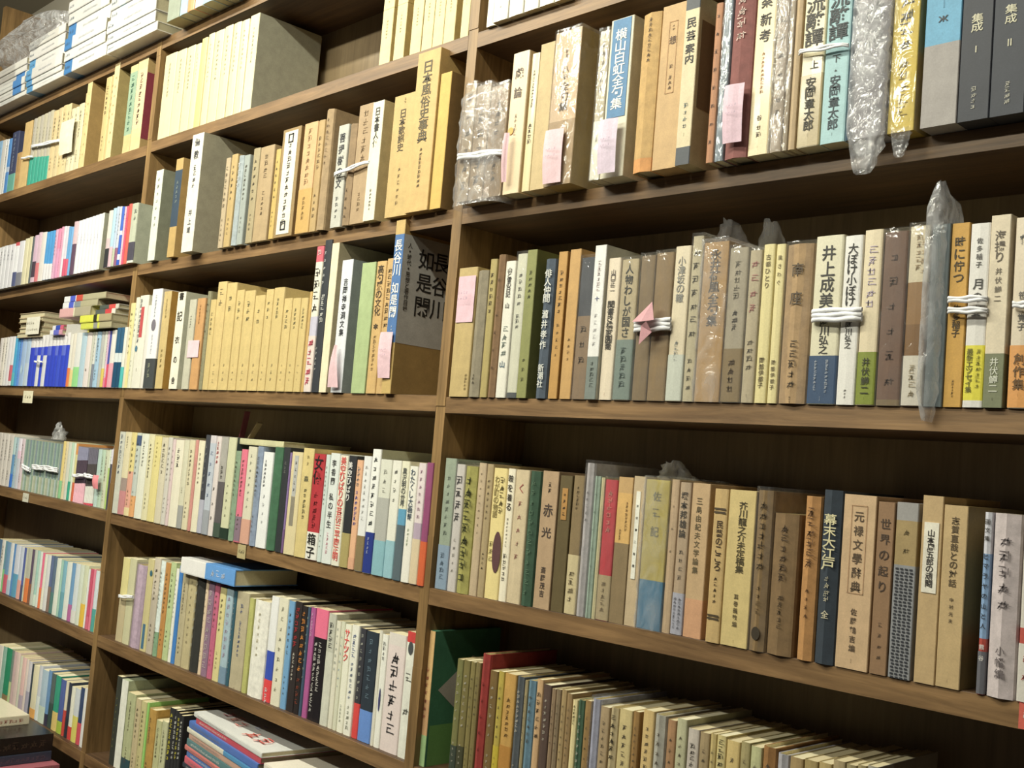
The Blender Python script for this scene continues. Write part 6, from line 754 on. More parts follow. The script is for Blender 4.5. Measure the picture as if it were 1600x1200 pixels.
["b1r4",-1.7694,-1.7447,0.01,-0.2504,-0.1175,0.128,"pb",0,"d0c8c0",0,[],[["*8",-0.1308,-0.1773,"5a5040",0.34,0],["*4",-0.2079,-0.2345,"5a5040",0.24,0]],"pale grey book, fourth left of the pale teal book, fifth row of left bay",0],
["b1r4",-1.7426,-1.7204,0.01,-0.2507,-0.1185,0.128,"pb",0,"d4ccc4",0,[],[["*6",-0.1317,-0.1899,"5a5040",0.34,0],["*4",-0.2084,-0.2348,"5a5040",0.24,0]],"pale grey book, third left of the pale teal book, fifth row of left bay",0],
["b1r4",-1.719,-1.6929,0.01,-0.2509,-0.1191,0.128,"pb",0,"dcd4cc",0,[],[["*8",-0.1323,-0.1863,"5a5040",0.34,0],["*4",-0.2087,-0.2351,"5a5040",0.24,0]],"pale grey book, second left of the pale teal book, fifth row of left bay",0],
["b1r4",-1.6915,-1.6631,0.01,-0.2512,-0.12,0.128,"pb",0,"d8d0c8",0,[],[["*8",-0.1331,-0.1869,"5a5040",0.34,0],["*4",-0.2092,-0.2355,"5a5040",0.24,0]],"pale grey book, just left of the pale teal book, fifth row of left bay",0],
["b1r4",-1.6611,-1.6444,0.01,-0.2515,-0.1252,0.128,"pb",0,"b4d0d0",0,[[-0.1694,"5c94c4"],[-0.2179,"2c74d4"]],[],"pale teal book with blue foot, fifth row of left bay",0],
["b1r4",-1.6431,-1.6272,0.01,-0.2517,-0.1259,0.128,"pb",0,"a0b8c4",0,[],[["*8",-0.1385,-0.1976,"5a5040",0.34,0],["*4",-0.2114,-0.2366,"5a5040",0.24,0]],"pale blue book, just right of the pale teal book, fifth row of left bay",0],
["b1r4",-1.6259,-1.6049,0.01,-0.2519,-0.1267,0.128,"pb",0,"e8e0ec",0,[[-0.158,"e8c8dc"],[-0.1772,"c8ccd8"]],[],"lilac-white glossy book, fifth row of left bay",0],
["b1r4",-1.6036,-1.5842,0.01,-0.2521,-0.1267,0.128,"pb",0,"dcc8d0",0,[],[["*8",-0.1392,-0.1982,"5a5040",0.34,0],["*4",-0.212,-0.2371,"5a5040",0.24,0]],"pinkish white book, just right of the lilac-white glossy book, fifth row of left bay",0],
["b1r4",-1.5816,-1.5726,0.01,-0.2523,-0.1272,0.128,"pb",0,"8ca498",0,[[-0.2129,"a0a890"]],[],"first thin grey-green tied magazine from the left, fifth row of left bay","mag"],
["b1r4",-1.5714,-1.5624,0.01,-0.2524,-0.1273,0.128,"pb",0,"748c84",0,[[-0.2129,"a4b4b0"]],[],"second thin grey-green tied magazine from the left, fifth row of left bay","mag"],
["b1r4",-1.5612,-1.5523,0.01,-0.2525,-0.1274,0.128,"pb",0,"94a494",0,[[-0.213,"849c88"]],[],"third thin grey-green tied magazine from the left, fifth row of left bay","mag"],
["b1r4",-1.551,-1.5422,0.01,-0.2526,-0.1275,0.128,"pb",0,"7c8c94",0,[[-0.213,"b4b8a0"]],[],"fourth thin grey-green tied magazine from the left, fifth row of left bay","mag"],
["b1r4",-1.5409,-1.5321,0.01,-0.2527,-0.1276,0.128,"pb",0,"8ca498",0,[[-0.2131,"a0a890"]],[],"fifth thin grey-green tied magazine from the left, fifth row of left bay","mag"],
["b1r4",-1.5309,-1.5221,0.01,-0.2529,-0.1277,0.128,"pb",0,"748c84",0,[[-0.2131,"a4b4b0"]],[],"sixth thin grey-green tied magazine from the left, fifth row of left bay","mag"],
["b1r4",-1.5209,-1.5122,0.01,-0.253,-0.1278,0.128,"pb",0,"94a494",0,[[-0.2132,"849c88"]],[],"seventh thin grey-green tied magazine from the left, fifth row of left bay","mag"],
["b1r4",-1.5109,-1.5023,0.01,-0.2531,-0.1279,0.128,"pb",0,"7c8c94",0,[[-0.2132,"b4b8a0"]],[],"eighth thin grey-green tied magazine from the left, fifth row of left bay","mag"],
["b1r4",-1.501,-1.4924,0.01,-0.2532,-0.128,0.128,"pb",0,"8ca498",0,[[-0.2133,"a0a890"]],[],"ninth thin grey-green tied magazine from the left, fifth row of left bay","mag"],
["b1r4",-1.4912,-1.4827,0.01,-0.2533,-0.1281,0.128,"pb",0,"748c84",0,[[-0.2133,"a4b4b0"]],[],"tenth thin grey-green tied magazine from the left, fifth row of left bay","mag"],
["b1r4",-1.4814,-1.4729,0.01,-0.2534,-0.1282,0.128,"pb",0,"94a494",0,[[-0.2134,"849c88"]],[],"eleventh thin grey-green tied magazine from the left, fifth row of left bay","mag"],
["b1r4",-1.4717,-1.4632,0.01,-0.2535,-0.1283,0.128,"pb",0,"7c8c94",0,[[-0.2134,"b4b8a0"]],[],"twelfth thin grey-green tied magazine from the left, fifth row of left bay","mag"],
["b1r4",-1.462,-1.4536,0.01,-0.2536,-0.1284,0.128,"pb",0,"8ca498",0,[[-0.2135,"a0a890"]],[],"thirteenth thin grey-green tied magazine from the left, fifth row of left bay","mag"],
["b1r4",-1.4524,-1.444,0.01,-0.2537,-0.1285,0.128,"pb",0,"748c84",0,[[-0.2135,"a4b4b0"]],[],"fourteenth thin grey-green tied magazine from the left, fifth row of left bay","mag"],
["b1r4",-1.4428,-1.4345,0.01,-0.2538,-0.1285,0.128,"pb",0,"94a494",0,[[-0.2136,"849c88"]],[],"fifteenth thin grey-green tied magazine from the left, fifth row of left bay","mag"],
["b1r4",-1.4333,-1.425,0.01,-0.2539,-0.1286,0.128,"pb",0,"7c8c94",0,[[-0.2136,"b4b8a0"]],[],"sixteenth thin grey-green tied magazine from the left, fifth row of left bay","mag"],
["b1r4",-1.4238,-1.4156,0.01,-0.254,-0.1287,0.128,"pb",0,"8ca498",0,[[-0.2137,"a0a890"]],[],"seventeenth thin grey-green tied magazine from the left, fifth row of left bay","mag"],
["b1r4",-1.4144,-1.4062,0.01,-0.254,-0.1288,0.128,"pb",0,"748c84",0,[[-0.2137,"a4b4b0"]],[],"eighteenth thin grey-green tied magazine from the left, fifth row of left bay","mag"],
["b1r4",-1.405,-1.3969,0.01,-0.2541,-0.1289,0.128,"pb",0,"94a494",0,[[-0.2138,"849c88"]],[],"nineteenth thin grey-green tied magazine from the left, fifth row of left bay","mag"],
["b1r4",-1.3957,-1.3876,0.01,-0.2542,-0.129,0.128,"pb",0,"7c8c94",0,[[-0.2138,"b4b8a0"]],[],"twentieth thin grey-green tied magazine from the left, fifth row of left bay","mag"],
["b1r4",-1.3864,-1.3784,0.01,-0.2543,-0.1291,0.128,"pb",0,"8ca498",0,[[-0.2139,"a0a890"]],[],"twenty-first thin grey-green tied magazine from the left, fifth row of left bay","mag"],
["b1r4",-1.3772,-1.3692,0.01,-0.2544,-0.1292,0.128,"pb",0,"748c84",0,[[-0.2139,"a4b4b0"]],[],"twenty-second thin grey-green tied magazine from the left, fifth row of left bay","mag"],
["b1r4",-1.368,-1.36,0.01,-0.2545,-0.1293,0.128,"pb",0,"94a494",0,[[-0.214,"849c88"]],[],"twenty-third thin grey-green tied magazine from the left, fifth row of left bay","mag"],
["b1r4",-1.3589,-1.3509,0.01,-0.2546,-0.1293,0.128,"pb",0,"7c8c94",0,[[-0.214,"b4b8a0"]],[],"twenty-fourth thin grey-green tied magazine from the left, fifth row of left bay","mag"],
["b1r4",-1.3475,-1.3329,0.01,-0.2547,-0.122,0.128,"pb",0,"e4cc7c",0,[[-0.2135,"8cc890"]],[],"yellow book, third left of the pale green book, fifth row of left bay",0],
["b1r4",-1.3318,-1.3183,0.01,-0.2549,-0.1224,0.128,"pb",0,"dccca4",0,[],[["*6",-0.1357,-0.1979,"5a5040",0.34,0],["*4",-0.2125,-0.239,"5a5040",0.24,0]],"cream book, second left of the pale green book, fifth row of left bay",0],
["b1r4",-1.3172,-1.2995,0.01,-0.255,-0.1229,0.128,"pb",0,"d4d4c4",0,[],[],"pale grey book, just left of the pale green book, fifth row of left bay",0],
["b1r4",-1.2984,-1.2864,0.01,-0.2552,-0.1232,0.128,"pb",0,"b8d4bc",0,[[-0.2123,"2ca488"]],[],"pale green book with teal foot, fifth row of left bay",0],
["b1r4",-1.2853,-1.2744,0.01,-0.2554,-0.1237,0.128,"pb",0,"d8e0cc",0,[],[],"pale grey book, just right of the pale green book, fifth row of left bay",0],
["b1r4",-1.2733,-1.2625,0.01,-0.2555,-0.1241,0.128,"pb",0,"d8944c",0,[[-0.1495,"d8cc8c"],[-0.2127,"d4643c"]],[],"cream and orange striped book, fifth row of left bay",0],
["b1r4",-1.2609,-1.2539,0.01,-0.2556,-0.1303,0.128,"pb",0,"8c8ca8",0,[[-0.1619,"4c3c4c"],[-0.214,"e8b0c0"]],[],"first thin striped tied magazine from the left, fifth row of left bay","strip"],
["b1r4",-1.2528,-1.2459,0.01,-0.2557,-0.1306,0.128,"pb",0,"8c8ca8",0,[[-0.1614,"4c3c4c"],[-0.2135,"e8b0c0"]],[],"second thin striped tied magazine from the left, fifth row of left bay","strip"],
["b1r4",-1.2448,-1.2379,0.01,-0.2558,-0.1309,0.128,"pb",0,"8c8ca8",0,[[-0.161,"4c3c4c"],[-0.2129,"e8b0c0"]],[],"third thin striped tied magazine from the left, fifth row of left bay","strip"],
["b1r4",-1.2368,-1.2299,0.01,-0.2559,-0.1311,0.128,"pb",0,"8c8ca8",0,[[-0.1606,"4c3c4c"],[-0.2124,"e8b0c0"]],[],"fourth thin striped tied magazine from the left, fifth row of left bay","strip"],
["b1r4",-1.2289,-1.222,0.01,-0.256,-0.1314,0.128,"pb",0,"8c8ca8",0,[[-0.1601,"4c3c4c"],[-0.2118,"e8b0c0"]],[],"fifth thin striped tied magazine from the left, fifth row of left bay","strip"],
["b1r4",-1.2209,-1.2141,0.01,-0.256,-0.1317,0.128,"pb",0,"8c8ca8",0,[[-0.1597,"4c3c4c"],[-0.2112,"e8b0c0"]],[],"sixth thin striped tied magazine from the left, fifth row of left bay","strip"],
["b1r4",-1.2131,-1.2063,0.01,-0.2561,-0.132,0.128,"pb",0,"8c8ca8",0,[[-0.1592,"4c3c4c"],[-0.2107,"e8b0c0"]],[],"seventh thin striped tied magazine from the left, fifth row of left bay","strip"],
["b1r4",-1.2011,-1.1943,0.01,-0.2562,-0.1307,0.128,"pb",0,"6c6878",0,[[-0.1671,"4c4444"],[-0.2162,"d8d8d0"],[-0.2525,"d8485c"]],[],"eighth thin striped tied magazine from the left, fifth row of left bay","strip"],
["b1r4",-1.1933,-1.1866,0.01,-0.2563,-0.131,0.128,"pb",0,"6c6878",0,[[-0.1667,"4c4444"],[-0.2157,"d8d8d0"],[-0.2522,"d8485c"]],[],"ninth thin striped tied magazine from the left, fifth row of left bay","strip"],
["b1r4",-1.1855,-1.1789,0.01,-0.2564,-0.1313,0.128,"pb",0,"6c6878",0,[[-0.1662,"4c4444"],[-0.2151,"d8d8d0"],[-0.252,"d8485c"]],[],"tenth thin striped tied magazine from the left, fifth row of left bay","strip"],
["b1r4",-1.1778,-1.1712,0.01,-0.2565,-0.1316,0.128,"pb",0,"6c6878",0,[[-0.1658,"4c4444"],[-0.2146,"d8d8d0"],[-0.2518,"d8485c"]],[],"eleventh thin striped tied magazine from the left, fifth row of left bay","strip"],
["b1r4",-1.1702,-1.1635,0.01,-0.2566,-0.1318,0.128,"pb",0,"6c6878",0,[[-0.1653,"4c4444"],[-0.214,"d8d8d0"],[-0.2516,"d8485c"]],[],"twelfth thin striped tied magazine from the left, fifth row of left bay","strip"],
["b1r4",-1.1625,-1.1559,0.01,-0.2566,-0.1321,0.128,"pb",0,"6c6878",0,[[-0.1649,"4c4444"],[-0.2135,"d8d8d0"],[-0.2514,"d8485c"]],[],"thirteenth thin striped tied magazine from the left, fifth row of left bay","strip"],
["b1r4",-1.1514,-1.1338,0.01,-0.2568,-0.1316,0.128,"pb",0,"b4ccc4",0,[],[],"mint book, fifth row of left bay",0],
["b1r4",-1.1328,-1.1149,0.01,-0.2569,-0.1317,0.128,"pb",0,"b8d0b8",0,[],[["*6",-0.1442,-0.1881,"5a5040",0.34,0],["*4",-0.2169,-0.2419,"5a5040",0.24,0]],"pale green book, just right of the mint book, fifth row of left bay",0],
["b1r4",-1.1139,-1.0958,0.01,-0.2571,-0.1319,0.128,"pb",0,"ccd0b4",0,[],[["*8",-0.1444,-0.1995,"5a5040",0.34,0],["*4",-0.217,-0.2421,"5a5040",0.24,0]],"pale green book, second right of the mint book, fifth row of left bay",0],
["b1r4",-1.0948,-1.0875,0.01,-0.2573,-0.1299,0.128,"pb",0,"d8e0cc",0,[[-0.1693,"b0cc70"]],[],"pale grey book, third right of the mint book, fifth row of left bay",0],
["b1r4",-1.0865,-1.0778,0.01,-0.2574,-0.1291,0.128,"pb",0,"d8d4e0",0,[[-0.1605,"4c4858"]],[["*8",-0.1419,-0.2022,"5a5040",0.34,0],["*4",-0.2163,-0.242,"5a5040",0.24,0]],"pale grey book, fourth right of the mint book, fifth row of left bay",0],
["b1r4",-1.0768,-1.0682,0.01,-0.2575,-0.1282,0.128,"pb",0,"e8e4ec",0,[],[],"white book, fifth right of the mint book, fifth row of left bay",0],
["b1r4",-1.0672,-1.0596,0.01,-0.2576,-0.1275,0.128,"pb",0,"5c4c5c",0,[],[["*8",-0.1405,-0.2017,"b8b0a0",0.34,0],["*4",-0.216,-0.242,"b8b0a0",0.24,0]],"purple book, sixth right of the mint book, fifth row of left bay",0],
["b1r5",-1.6802,-1.6551,0.008,-0.5083,-0.383,0.128,"pb",0,"4c6c8c",0,[],[["*6",-0.3955,-0.4394,"5a5040",0.34,0],["*4",-0.4682,-0.4932,"5a5040",0.24,0]],"blue book, first from the left, sixth row of left bay",0],
["b1r5",-1.6535,-1.632,0.008,-0.5087,-0.3825,0.128,"pb",0,"e0dcd4",0,[],[["*6",-0.3951,-0.4468,"5a5040",0.34,0],["*4",-0.4683,-0.4935,"5a5040",0.24,0]],"pale grey book, second from the left, sixth row of left bay",0],
["b1r5",-1.6303,-1.6213,0.008,-0.509,-0.3835,0.128,"pb",0,"5c8c9c",0,[[-0.453,"7cc07c"]],[],"teal book with pale green foot, third from the left, sixth row of left bay",0],
["b1r5",-1.6189,-1.5954,0.008,-0.5092,-0.3837,0.128,"pb",0,"6c94b8",0,[[-0.4633,"d45c74"]],[],"blue book with red foot, fourth from the left, sixth row of left bay",0],
["b1r5",-1.5929,-1.5729,0.008,-0.5096,-0.3838,0.128,"pb",0,"dcdcdc",0,[[-0.4736,"b4c8d8"]],[],"pale grey book with pale blue foot, fifth from the left, sixth row of left bay",0],
["b1r5",-1.5705,-1.5602,0.008,-0.5099,-0.3834,0.128,"pb",0,"4c84c0",0,[],[],"blue book, sixth from the left, sixth row of left bay",0],
["b1r5",-1.5579,-1.5289,0.008,-0.5101,-0.3843,0.128,"pb",0,"d4d8e8",0,[[-0.4539,"5ca4c8"]],[],"white book with pale teal foot, seventh from the left, sixth row of left bay",0],
["b1r5",-1.5265,-1.5057,0.008,-0.5106,-0.3865,0.128,"pb",0,"c8d0e0",0,[[-0.465,"e8a89c"]],[],"bluish white book with pink foot, eighth from the left, sixth row of left bay",0],
["b1r5",-1.5034,-1.4919,0.008,-0.5109,-0.3854,0.128,"pb",0,"4c5ca0",0,[[-0.4748,"4c5478"]],[],"blue book with navy foot, ninth from the left, sixth row of left bay",0],
["b1r5",-1.4896,-1.4813,0.008,-0.5111,-0.3847,0.128,"pb",0,"c0c0a8",0,[],[],"beige book, tenth from the left, sixth row of left bay",0],
["b1r5",-1.479,-1.4557,0.008,-0.5113,-0.3846,0.128,"pb",0,"b8b8a8",0,[[-0.4545,"f08038"]],[],"pale grey book with orange-tan foot, eleventh from the left, sixth row of left bay",0],
["b1r5",-1.4535,-1.4408,0.008,-0.5117,-0.3839,0.128,"pb",0,"5c4c64",0,[[-0.4646,"8c5c44"]],[],"purple book with dark brown foot, twelfth from the left, sixth row of left bay",0],
["b1r5",-1.4386,-1.4231,0.008,-0.5119,-0.3828,0.128,"pb",0,"c4c8bc",0,[],[],"pale grey book, thirteenth from the left, sixth row of left bay",0],
["b1r5",-1.4209,-1.407,0.008,-0.5122,-0.383,0.128,"pb",0,"a4ccc0",0,[[-0.4852,"d0e0d0"]],[],"pale green book with pale grey foot, fourteenth from the left, sixth row of left bay",0],
["b1r5",-1.4049,-1.3911,0.008,-0.5124,-0.3834,0.128,"pb",0,"d4e0d8",0,[],[],"pale grey book, fifteenth from the left, sixth row of left bay",0],
["b1r5",-1.389,-1.3782,0.008,-0.5126,-0.3848,0.128,"pb",0,"e8648c",0,[[-0.4655,"f07840"]],[],"lilac book with orange-tan foot, sixteenth from the left, sixth row of left bay",0],
["b1r5",-1.3761,-1.3625,0.008,-0.5128,-0.3861,0.128,"pb",0,"e0e0d0",0,[],[],"pale grey book, seventeenth from the left, sixth row of left bay",0],
["b1r5",-1.3604,-1.34,0.008,-0.5131,-0.3864,0.128,"pb",0,"dcdcdc",0,[],[],"pale grey book, eighteenth from the left, sixth row of left bay",0],
["b1r5",-1.3379,-1.3233,0.008,-0.5134,-0.3849,0.128,"pb",0,"5c6c94",0,[[-0.4556,"8c7468"]],[],"blue book with dark brown foot, nineteenth from the left, sixth row of left bay",0],
["b1r5",-1.3212,-1.3053,0.008,-0.5136,-0.384,0.128,"pb",0,"5c7088",0,[[-0.4657,"54807c"]],[],"blue book with teal foot, twentieth from the left, sixth row of left bay",0],
["b1r5",-1.3033,-1.2808,0.008,-0.5139,-0.3869,0.128,"pb",0,"e0e4d8",0,[],[],"white book, twenty-first from the left, sixth row of left bay",0],
["b1r5",-1.2788,-1.2673,0.008,-0.5143,-0.388,0.128,"pb",0,"a0c8b8",0,[],[],"pale green book, twenty-second from the left, sixth row of left bay",0],
["b1r5",-1.2653,-1.2473,0.008,-0.5145,-0.3877,0.128,"pb",0,"7cb4c8",0,[[-0.4574,"68a4b4"]],[],"pale teal book, twenty-third from the left, sixth row of left bay",0],
["b1r5",-1.2453,-1.2197,0.008,-0.5148,-0.3887,0.128,"pb",0,"e0e4dc",0,[],[],"white book, twenty-fourth from the left, sixth row of left bay",0],
["b1r5",-1.2177,-1.2002,0.008,-0.5152,-0.3872,0.128,"pb",0,"6c9cc8",0,[[-0.4779,"b864a0"]],[],"blue book with lilac foot, twenty-fifth from the left, sixth row of left bay",0],
["b1r5",-1.1983,-1.1759,0.008,-0.5155,-0.3861,0.128,"pb",0,"d4dce0",0,[[-0.488,"dcdcd4"]],[],"pale grey book, twenty-sixth from the left, sixth row of left bay",0],
["b1r5",-1.174,-1.1544,0.008,-0.5158,-0.3857,0.128,"pb",0,"d4dccc",0,[],[],"pale grey book, twenty-seventh from the left, sixth row of left bay",0],
["b1r5",-1.1525,-1.1319,0.008,-0.5162,-0.3843,0.128,"pb",0,"d4d8b8",0,[[-0.4671,"e8bc2c"]],[],"beige book with orange-tan foot, twenty-eighth from the left, sixth row of left bay",0],
["b1r5",-1.1301,-1.1221,0.008,-0.5165,-0.3904,0.128,"pb",0,"dce0e0",0,[],[],"pale grey book, twenty-ninth from the left, sixth row of left bay",0],
["b1r5",-1.1202,-1.1061,0.008,-0.5167,-0.3879,0.128,"pb",0,"c84868",0,[[-0.4891,"d4647c"]],[],"red book, thirtieth from the left, sixth row of left bay",0],
["b1r5",-1.1043,-1.094,0.008,-0.5169,-0.3872,0.128,"pb",0,"e47c94",0,[],[],"pink book, thirty-first from the left, sixth row of left bay",0],
["b1r5",-1.0922,-1.0759,0.008,-0.5171,-0.3886,0.128,"pb",0,"d0dce0",0,[[-0.4692,"4ca49c"]],[],"pale grey book with teal foot, thirty-second from the left, sixth row of left bay",0],
["b1r5",-1.0741,-1.0605,0.008,-0.5173,-0.3896,0.128,"pb",0,"f0eef2",0,[[-0.4798,"dcc870"]],[],"white book with yellow foot, thirty-third from the left, sixth row of left bay",0],
["b1r6",-1.6081,-1.5736,0.01,-0.757,-0.6337,0.128,"pb",0,"dcd4cc",0,[],[],"pale grey book, first from the left, lowest row of left bay",0],
["b1r6",-1.5709,-1.5492,0.01,-0.757,-0.6319,0.128,"pb",0,"8cb4a4",0,[],[],"pale green book, second from the left, lowest row of left bay",0],
["b1r6",-1.5466,-1.5149,0.01,-0.757,-0.6307,0.128,"pb",0,"1c8c64",0,[[-0.7399,"947c54"]],[],"green book with brown-tan foot, third from the left, lowest row of left bay",0],
["b1r6",-1.5123,-1.5013,0.01,-0.757,-0.6308,0.128,"pb",0,"6c8478",0,[[-0.7054,"b4c88c"]],[],"grey-green book with pale green foot, fourth from the left, lowest row of left bay",0],
["b1r6",-1.4988,-1.4846,0.01,-0.757,-0.6314,0.128,"pb",0,"c4a8a8",0,[],[],"pink book, fifth from the left, lowest row of left bay",0],
["b1r6",-1.482,-1.4613,0.01,-0.757,-0.6305,0.128,"pb",0,"dcc4bc",0,[],[],"pinkish white book, sixth from the left, lowest row of left bay",0],
["b1r6",-1.4588,-1.4449,0.01,-0.757,-0.6347,0.128,"pb",0,"ccccb8",0,[],[],"beige book, seventh from the left, lowest row of left bay",0],
["b1r6",-1.4424,-1.4222,0.01,-0.757,-0.6348,0.128,"pb",0,"e0b8b4",0,[[-0.7214,"b4a4b4"]],[],"pinkish white book with pale grey foot, eighth from the left, lowest row of left bay",0],
["b1r6",-1.4197,-1.4061,0.01,-0.757,-0.6351,0.128,"pb",0,"d8c8c0",0,[],[],"beige book, ninth from the left, lowest row of left bay",0],
["b1r6",-1.4037,-1.3854,0.01,-0.757,-0.6366,0.128,"pb",0,"c8c4cc",0,[[-0.7055,"a4a0b4"]],[],"pale grey book with blue foot, tenth from the left, lowest row of left bay",0],
["b1r6",-1.383,-1.3744,0.01,-0.757,-0.6392,0.128,"pb",0,"303c48",0,[],[],"navy book, eleventh from the left, lowest row of left bay",0],
["b1r6",-1.372,-1.3417,0.01,-0.757,-0.6401,0.128,"pb",0,"dcd4b4",0,[[-0.7361,"e8a44c"]],[],"off-white book with orange-tan foot, twelfth from the left, lowest row of left bay",0],
["b1r6",-1.3394,-1.3218,0.01,-0.757,-0.6348,0.128,"pb",0,"c0c4d0",0,[[-0.7028,"d4dcdc"]],[],"pale grey book, thirteenth from the left, lowest row of left bay",0],
["b1r6",-1.3195,-1.2871,0.01,-0.757,-0.6397,0.128,"pb",0,"a4bcd0",0,[[-0.7194,"c4d4c4"]],[],"pale blue book with pale grey foot, fourteenth from the left, lowest row of left bay",0],
["b1r6",-1.2848,-1.2678,0.01,-0.757,-0.6352,0.128,"pb",0,"5c88b8",0,[[-0.7308,"34344c"]],[],"blue book with navy foot, fifteenth from the left, lowest row of left bay",0],
["b1r6",-1.2655,-1.2443,0.01,-0.757,-0.638,0.128,"pb",0,"4c5c5c",0,[[-0.7025,"344c48"]],[],"teal book, sixteenth from the left, lowest row of left bay",0],
["b1r6",-1.2421,-1.2154,0.01,-0.757,-0.6377,0.128,"pb",0,"1c9478",0,[[-0.7158,"dcc06c"]],[],"teal book with orange-tan foot, seventeenth from the left, lowest row of left bay",0],
["b1r6",-1.2132,-1.1884,0.01,-0.757,-0.6405,0.128,"pb",0,"44589c",0,[[-0.7298,"a4bc3c"]],[],"blue book with pale green foot, eighteenth from the left, lowest row of left bay",0],
["b1r6",-1.1863,-1.173,0.01,-0.757,-0.6408,0.128,"pb",0,"d4ccb4",0,[[-0.7018,"c43c34"]],[],"beige book with red foot, nineteenth from the left, lowest row of left bay",0],
["b1r6",-1.1709,-1.1563,0.01,-0.757,-0.6399,0.128,"pb",0,"2c3448",0,[[-0.7144,"28303c"]],[],"navy book with black foot, twentieth from the left, lowest row of left bay",0],
["b1r6",-1.1542,-1.1364,0.01,-0.757,-0.6454,0.128,"pb",0,"dcdccc",0,[[-0.7291,"cc3434"]],[],"pale grey book with red foot, twenty-first from the left, lowest row of left bay",0],
["b1r6",-1.1343,-1.11,0.01,-0.757,-0.6441,0.128,"pb",0,"c4ccd4",0,[[-0.7022,"d4cc5c"]],[],"pale grey book with tan foot, twenty-second from the left, lowest row of left bay",0],
["b1r6",-1.108,-1.0913,0.01,-0.757,-0.6375,0.128,"pb",0,"2c4068",0,[[-0.7112,"cc4858"]],[],"navy book with red foot, twenty-third from the left, lowest row of left bay",0],
["b1r6",-1.0893,-1.0662,0.01,-0.757,-0.6351,0.128,"pb",0,"e4e4dc",0,[],[],"white book, twenty-fourth from the left, lowest row of left bay",0],
["b1r6",-1.0643,-1.0377,0.01,-0.757,-0.6314,0.128,"pb",0,"d8d8cc",0,[[-0.6932,"ec5c94"]],[],"pale grey book with lilac foot, twenty-fifth from the left, lowest row of left bay",0],
["s0",-0.935,-0.8802,-0.04,0.7645,0.8615,0.128,"pb",0,"9ca490",0,[],[],"grey-green book next to the flat stacks, topmost shelf of middle bay",0],
["s0",-0.8781,-0.8474,-0.04,0.7645,0.8495,0.128,"pb",0,"a8cce0",0,[],[],"light blue book, topmost shelf of middle bay",0],
["s0",-0.846,-0.8166,-0.04,0.7645,0.8409,0.128,"pb",0,"f0a060",0,[],[],"orange book, topmost shelf of middle bay",0],
["s0",-0.8139,-0.7837,-0.04,0.7645,0.8322,0.128,"pb",0,"f4f2ee",0,[],[],"white book, topmost shelf of middle bay",0],
["s0",-0.7818,-0.7434,-0.04,0.7645,0.8235,0.128,"pb",0,"a4c8dc",0,[],[],"second light blue book, topmost shelf of middle bay",0],
["s0",-0.7415,-0.7202,-0.04,0.7645,0.8126,0.128,"pb",0,"b4bcb4",0,[],[["*6",0.8078,0.7866,"5a5040",0.34,0],["*4",0.7799,0.7703,"5a5040",0.24,0]],"pale grey book, just right of the second light blue book, topmost shelf of middle bay",0],
["s0",-0.7183,-0.6968,-0.04,0.7645,0.8063,0.128,"pb",0,"c8c8bc",0,[],[["*7",0.8022,0.7875,"5a5040",0.34,0],["*4",0.7779,0.7695,"5a5040",0.24,0]],"pale grey book, second right of the second light blue book, topmost shelf of middle bay",0],
["s0",-0.6943,-0.6664,-0.04,0.7645,0.7998,0.128,"pb",0,"9cb4bc",0,[],[["*6",0.7963,0.7797,"5a5040",0.34,0],["*4",0.7758,0.7687,"5a5040",0.24,0]],"pale teal book, third right of the second light blue book, topmost shelf of middle bay",0]]
ROOTS = []
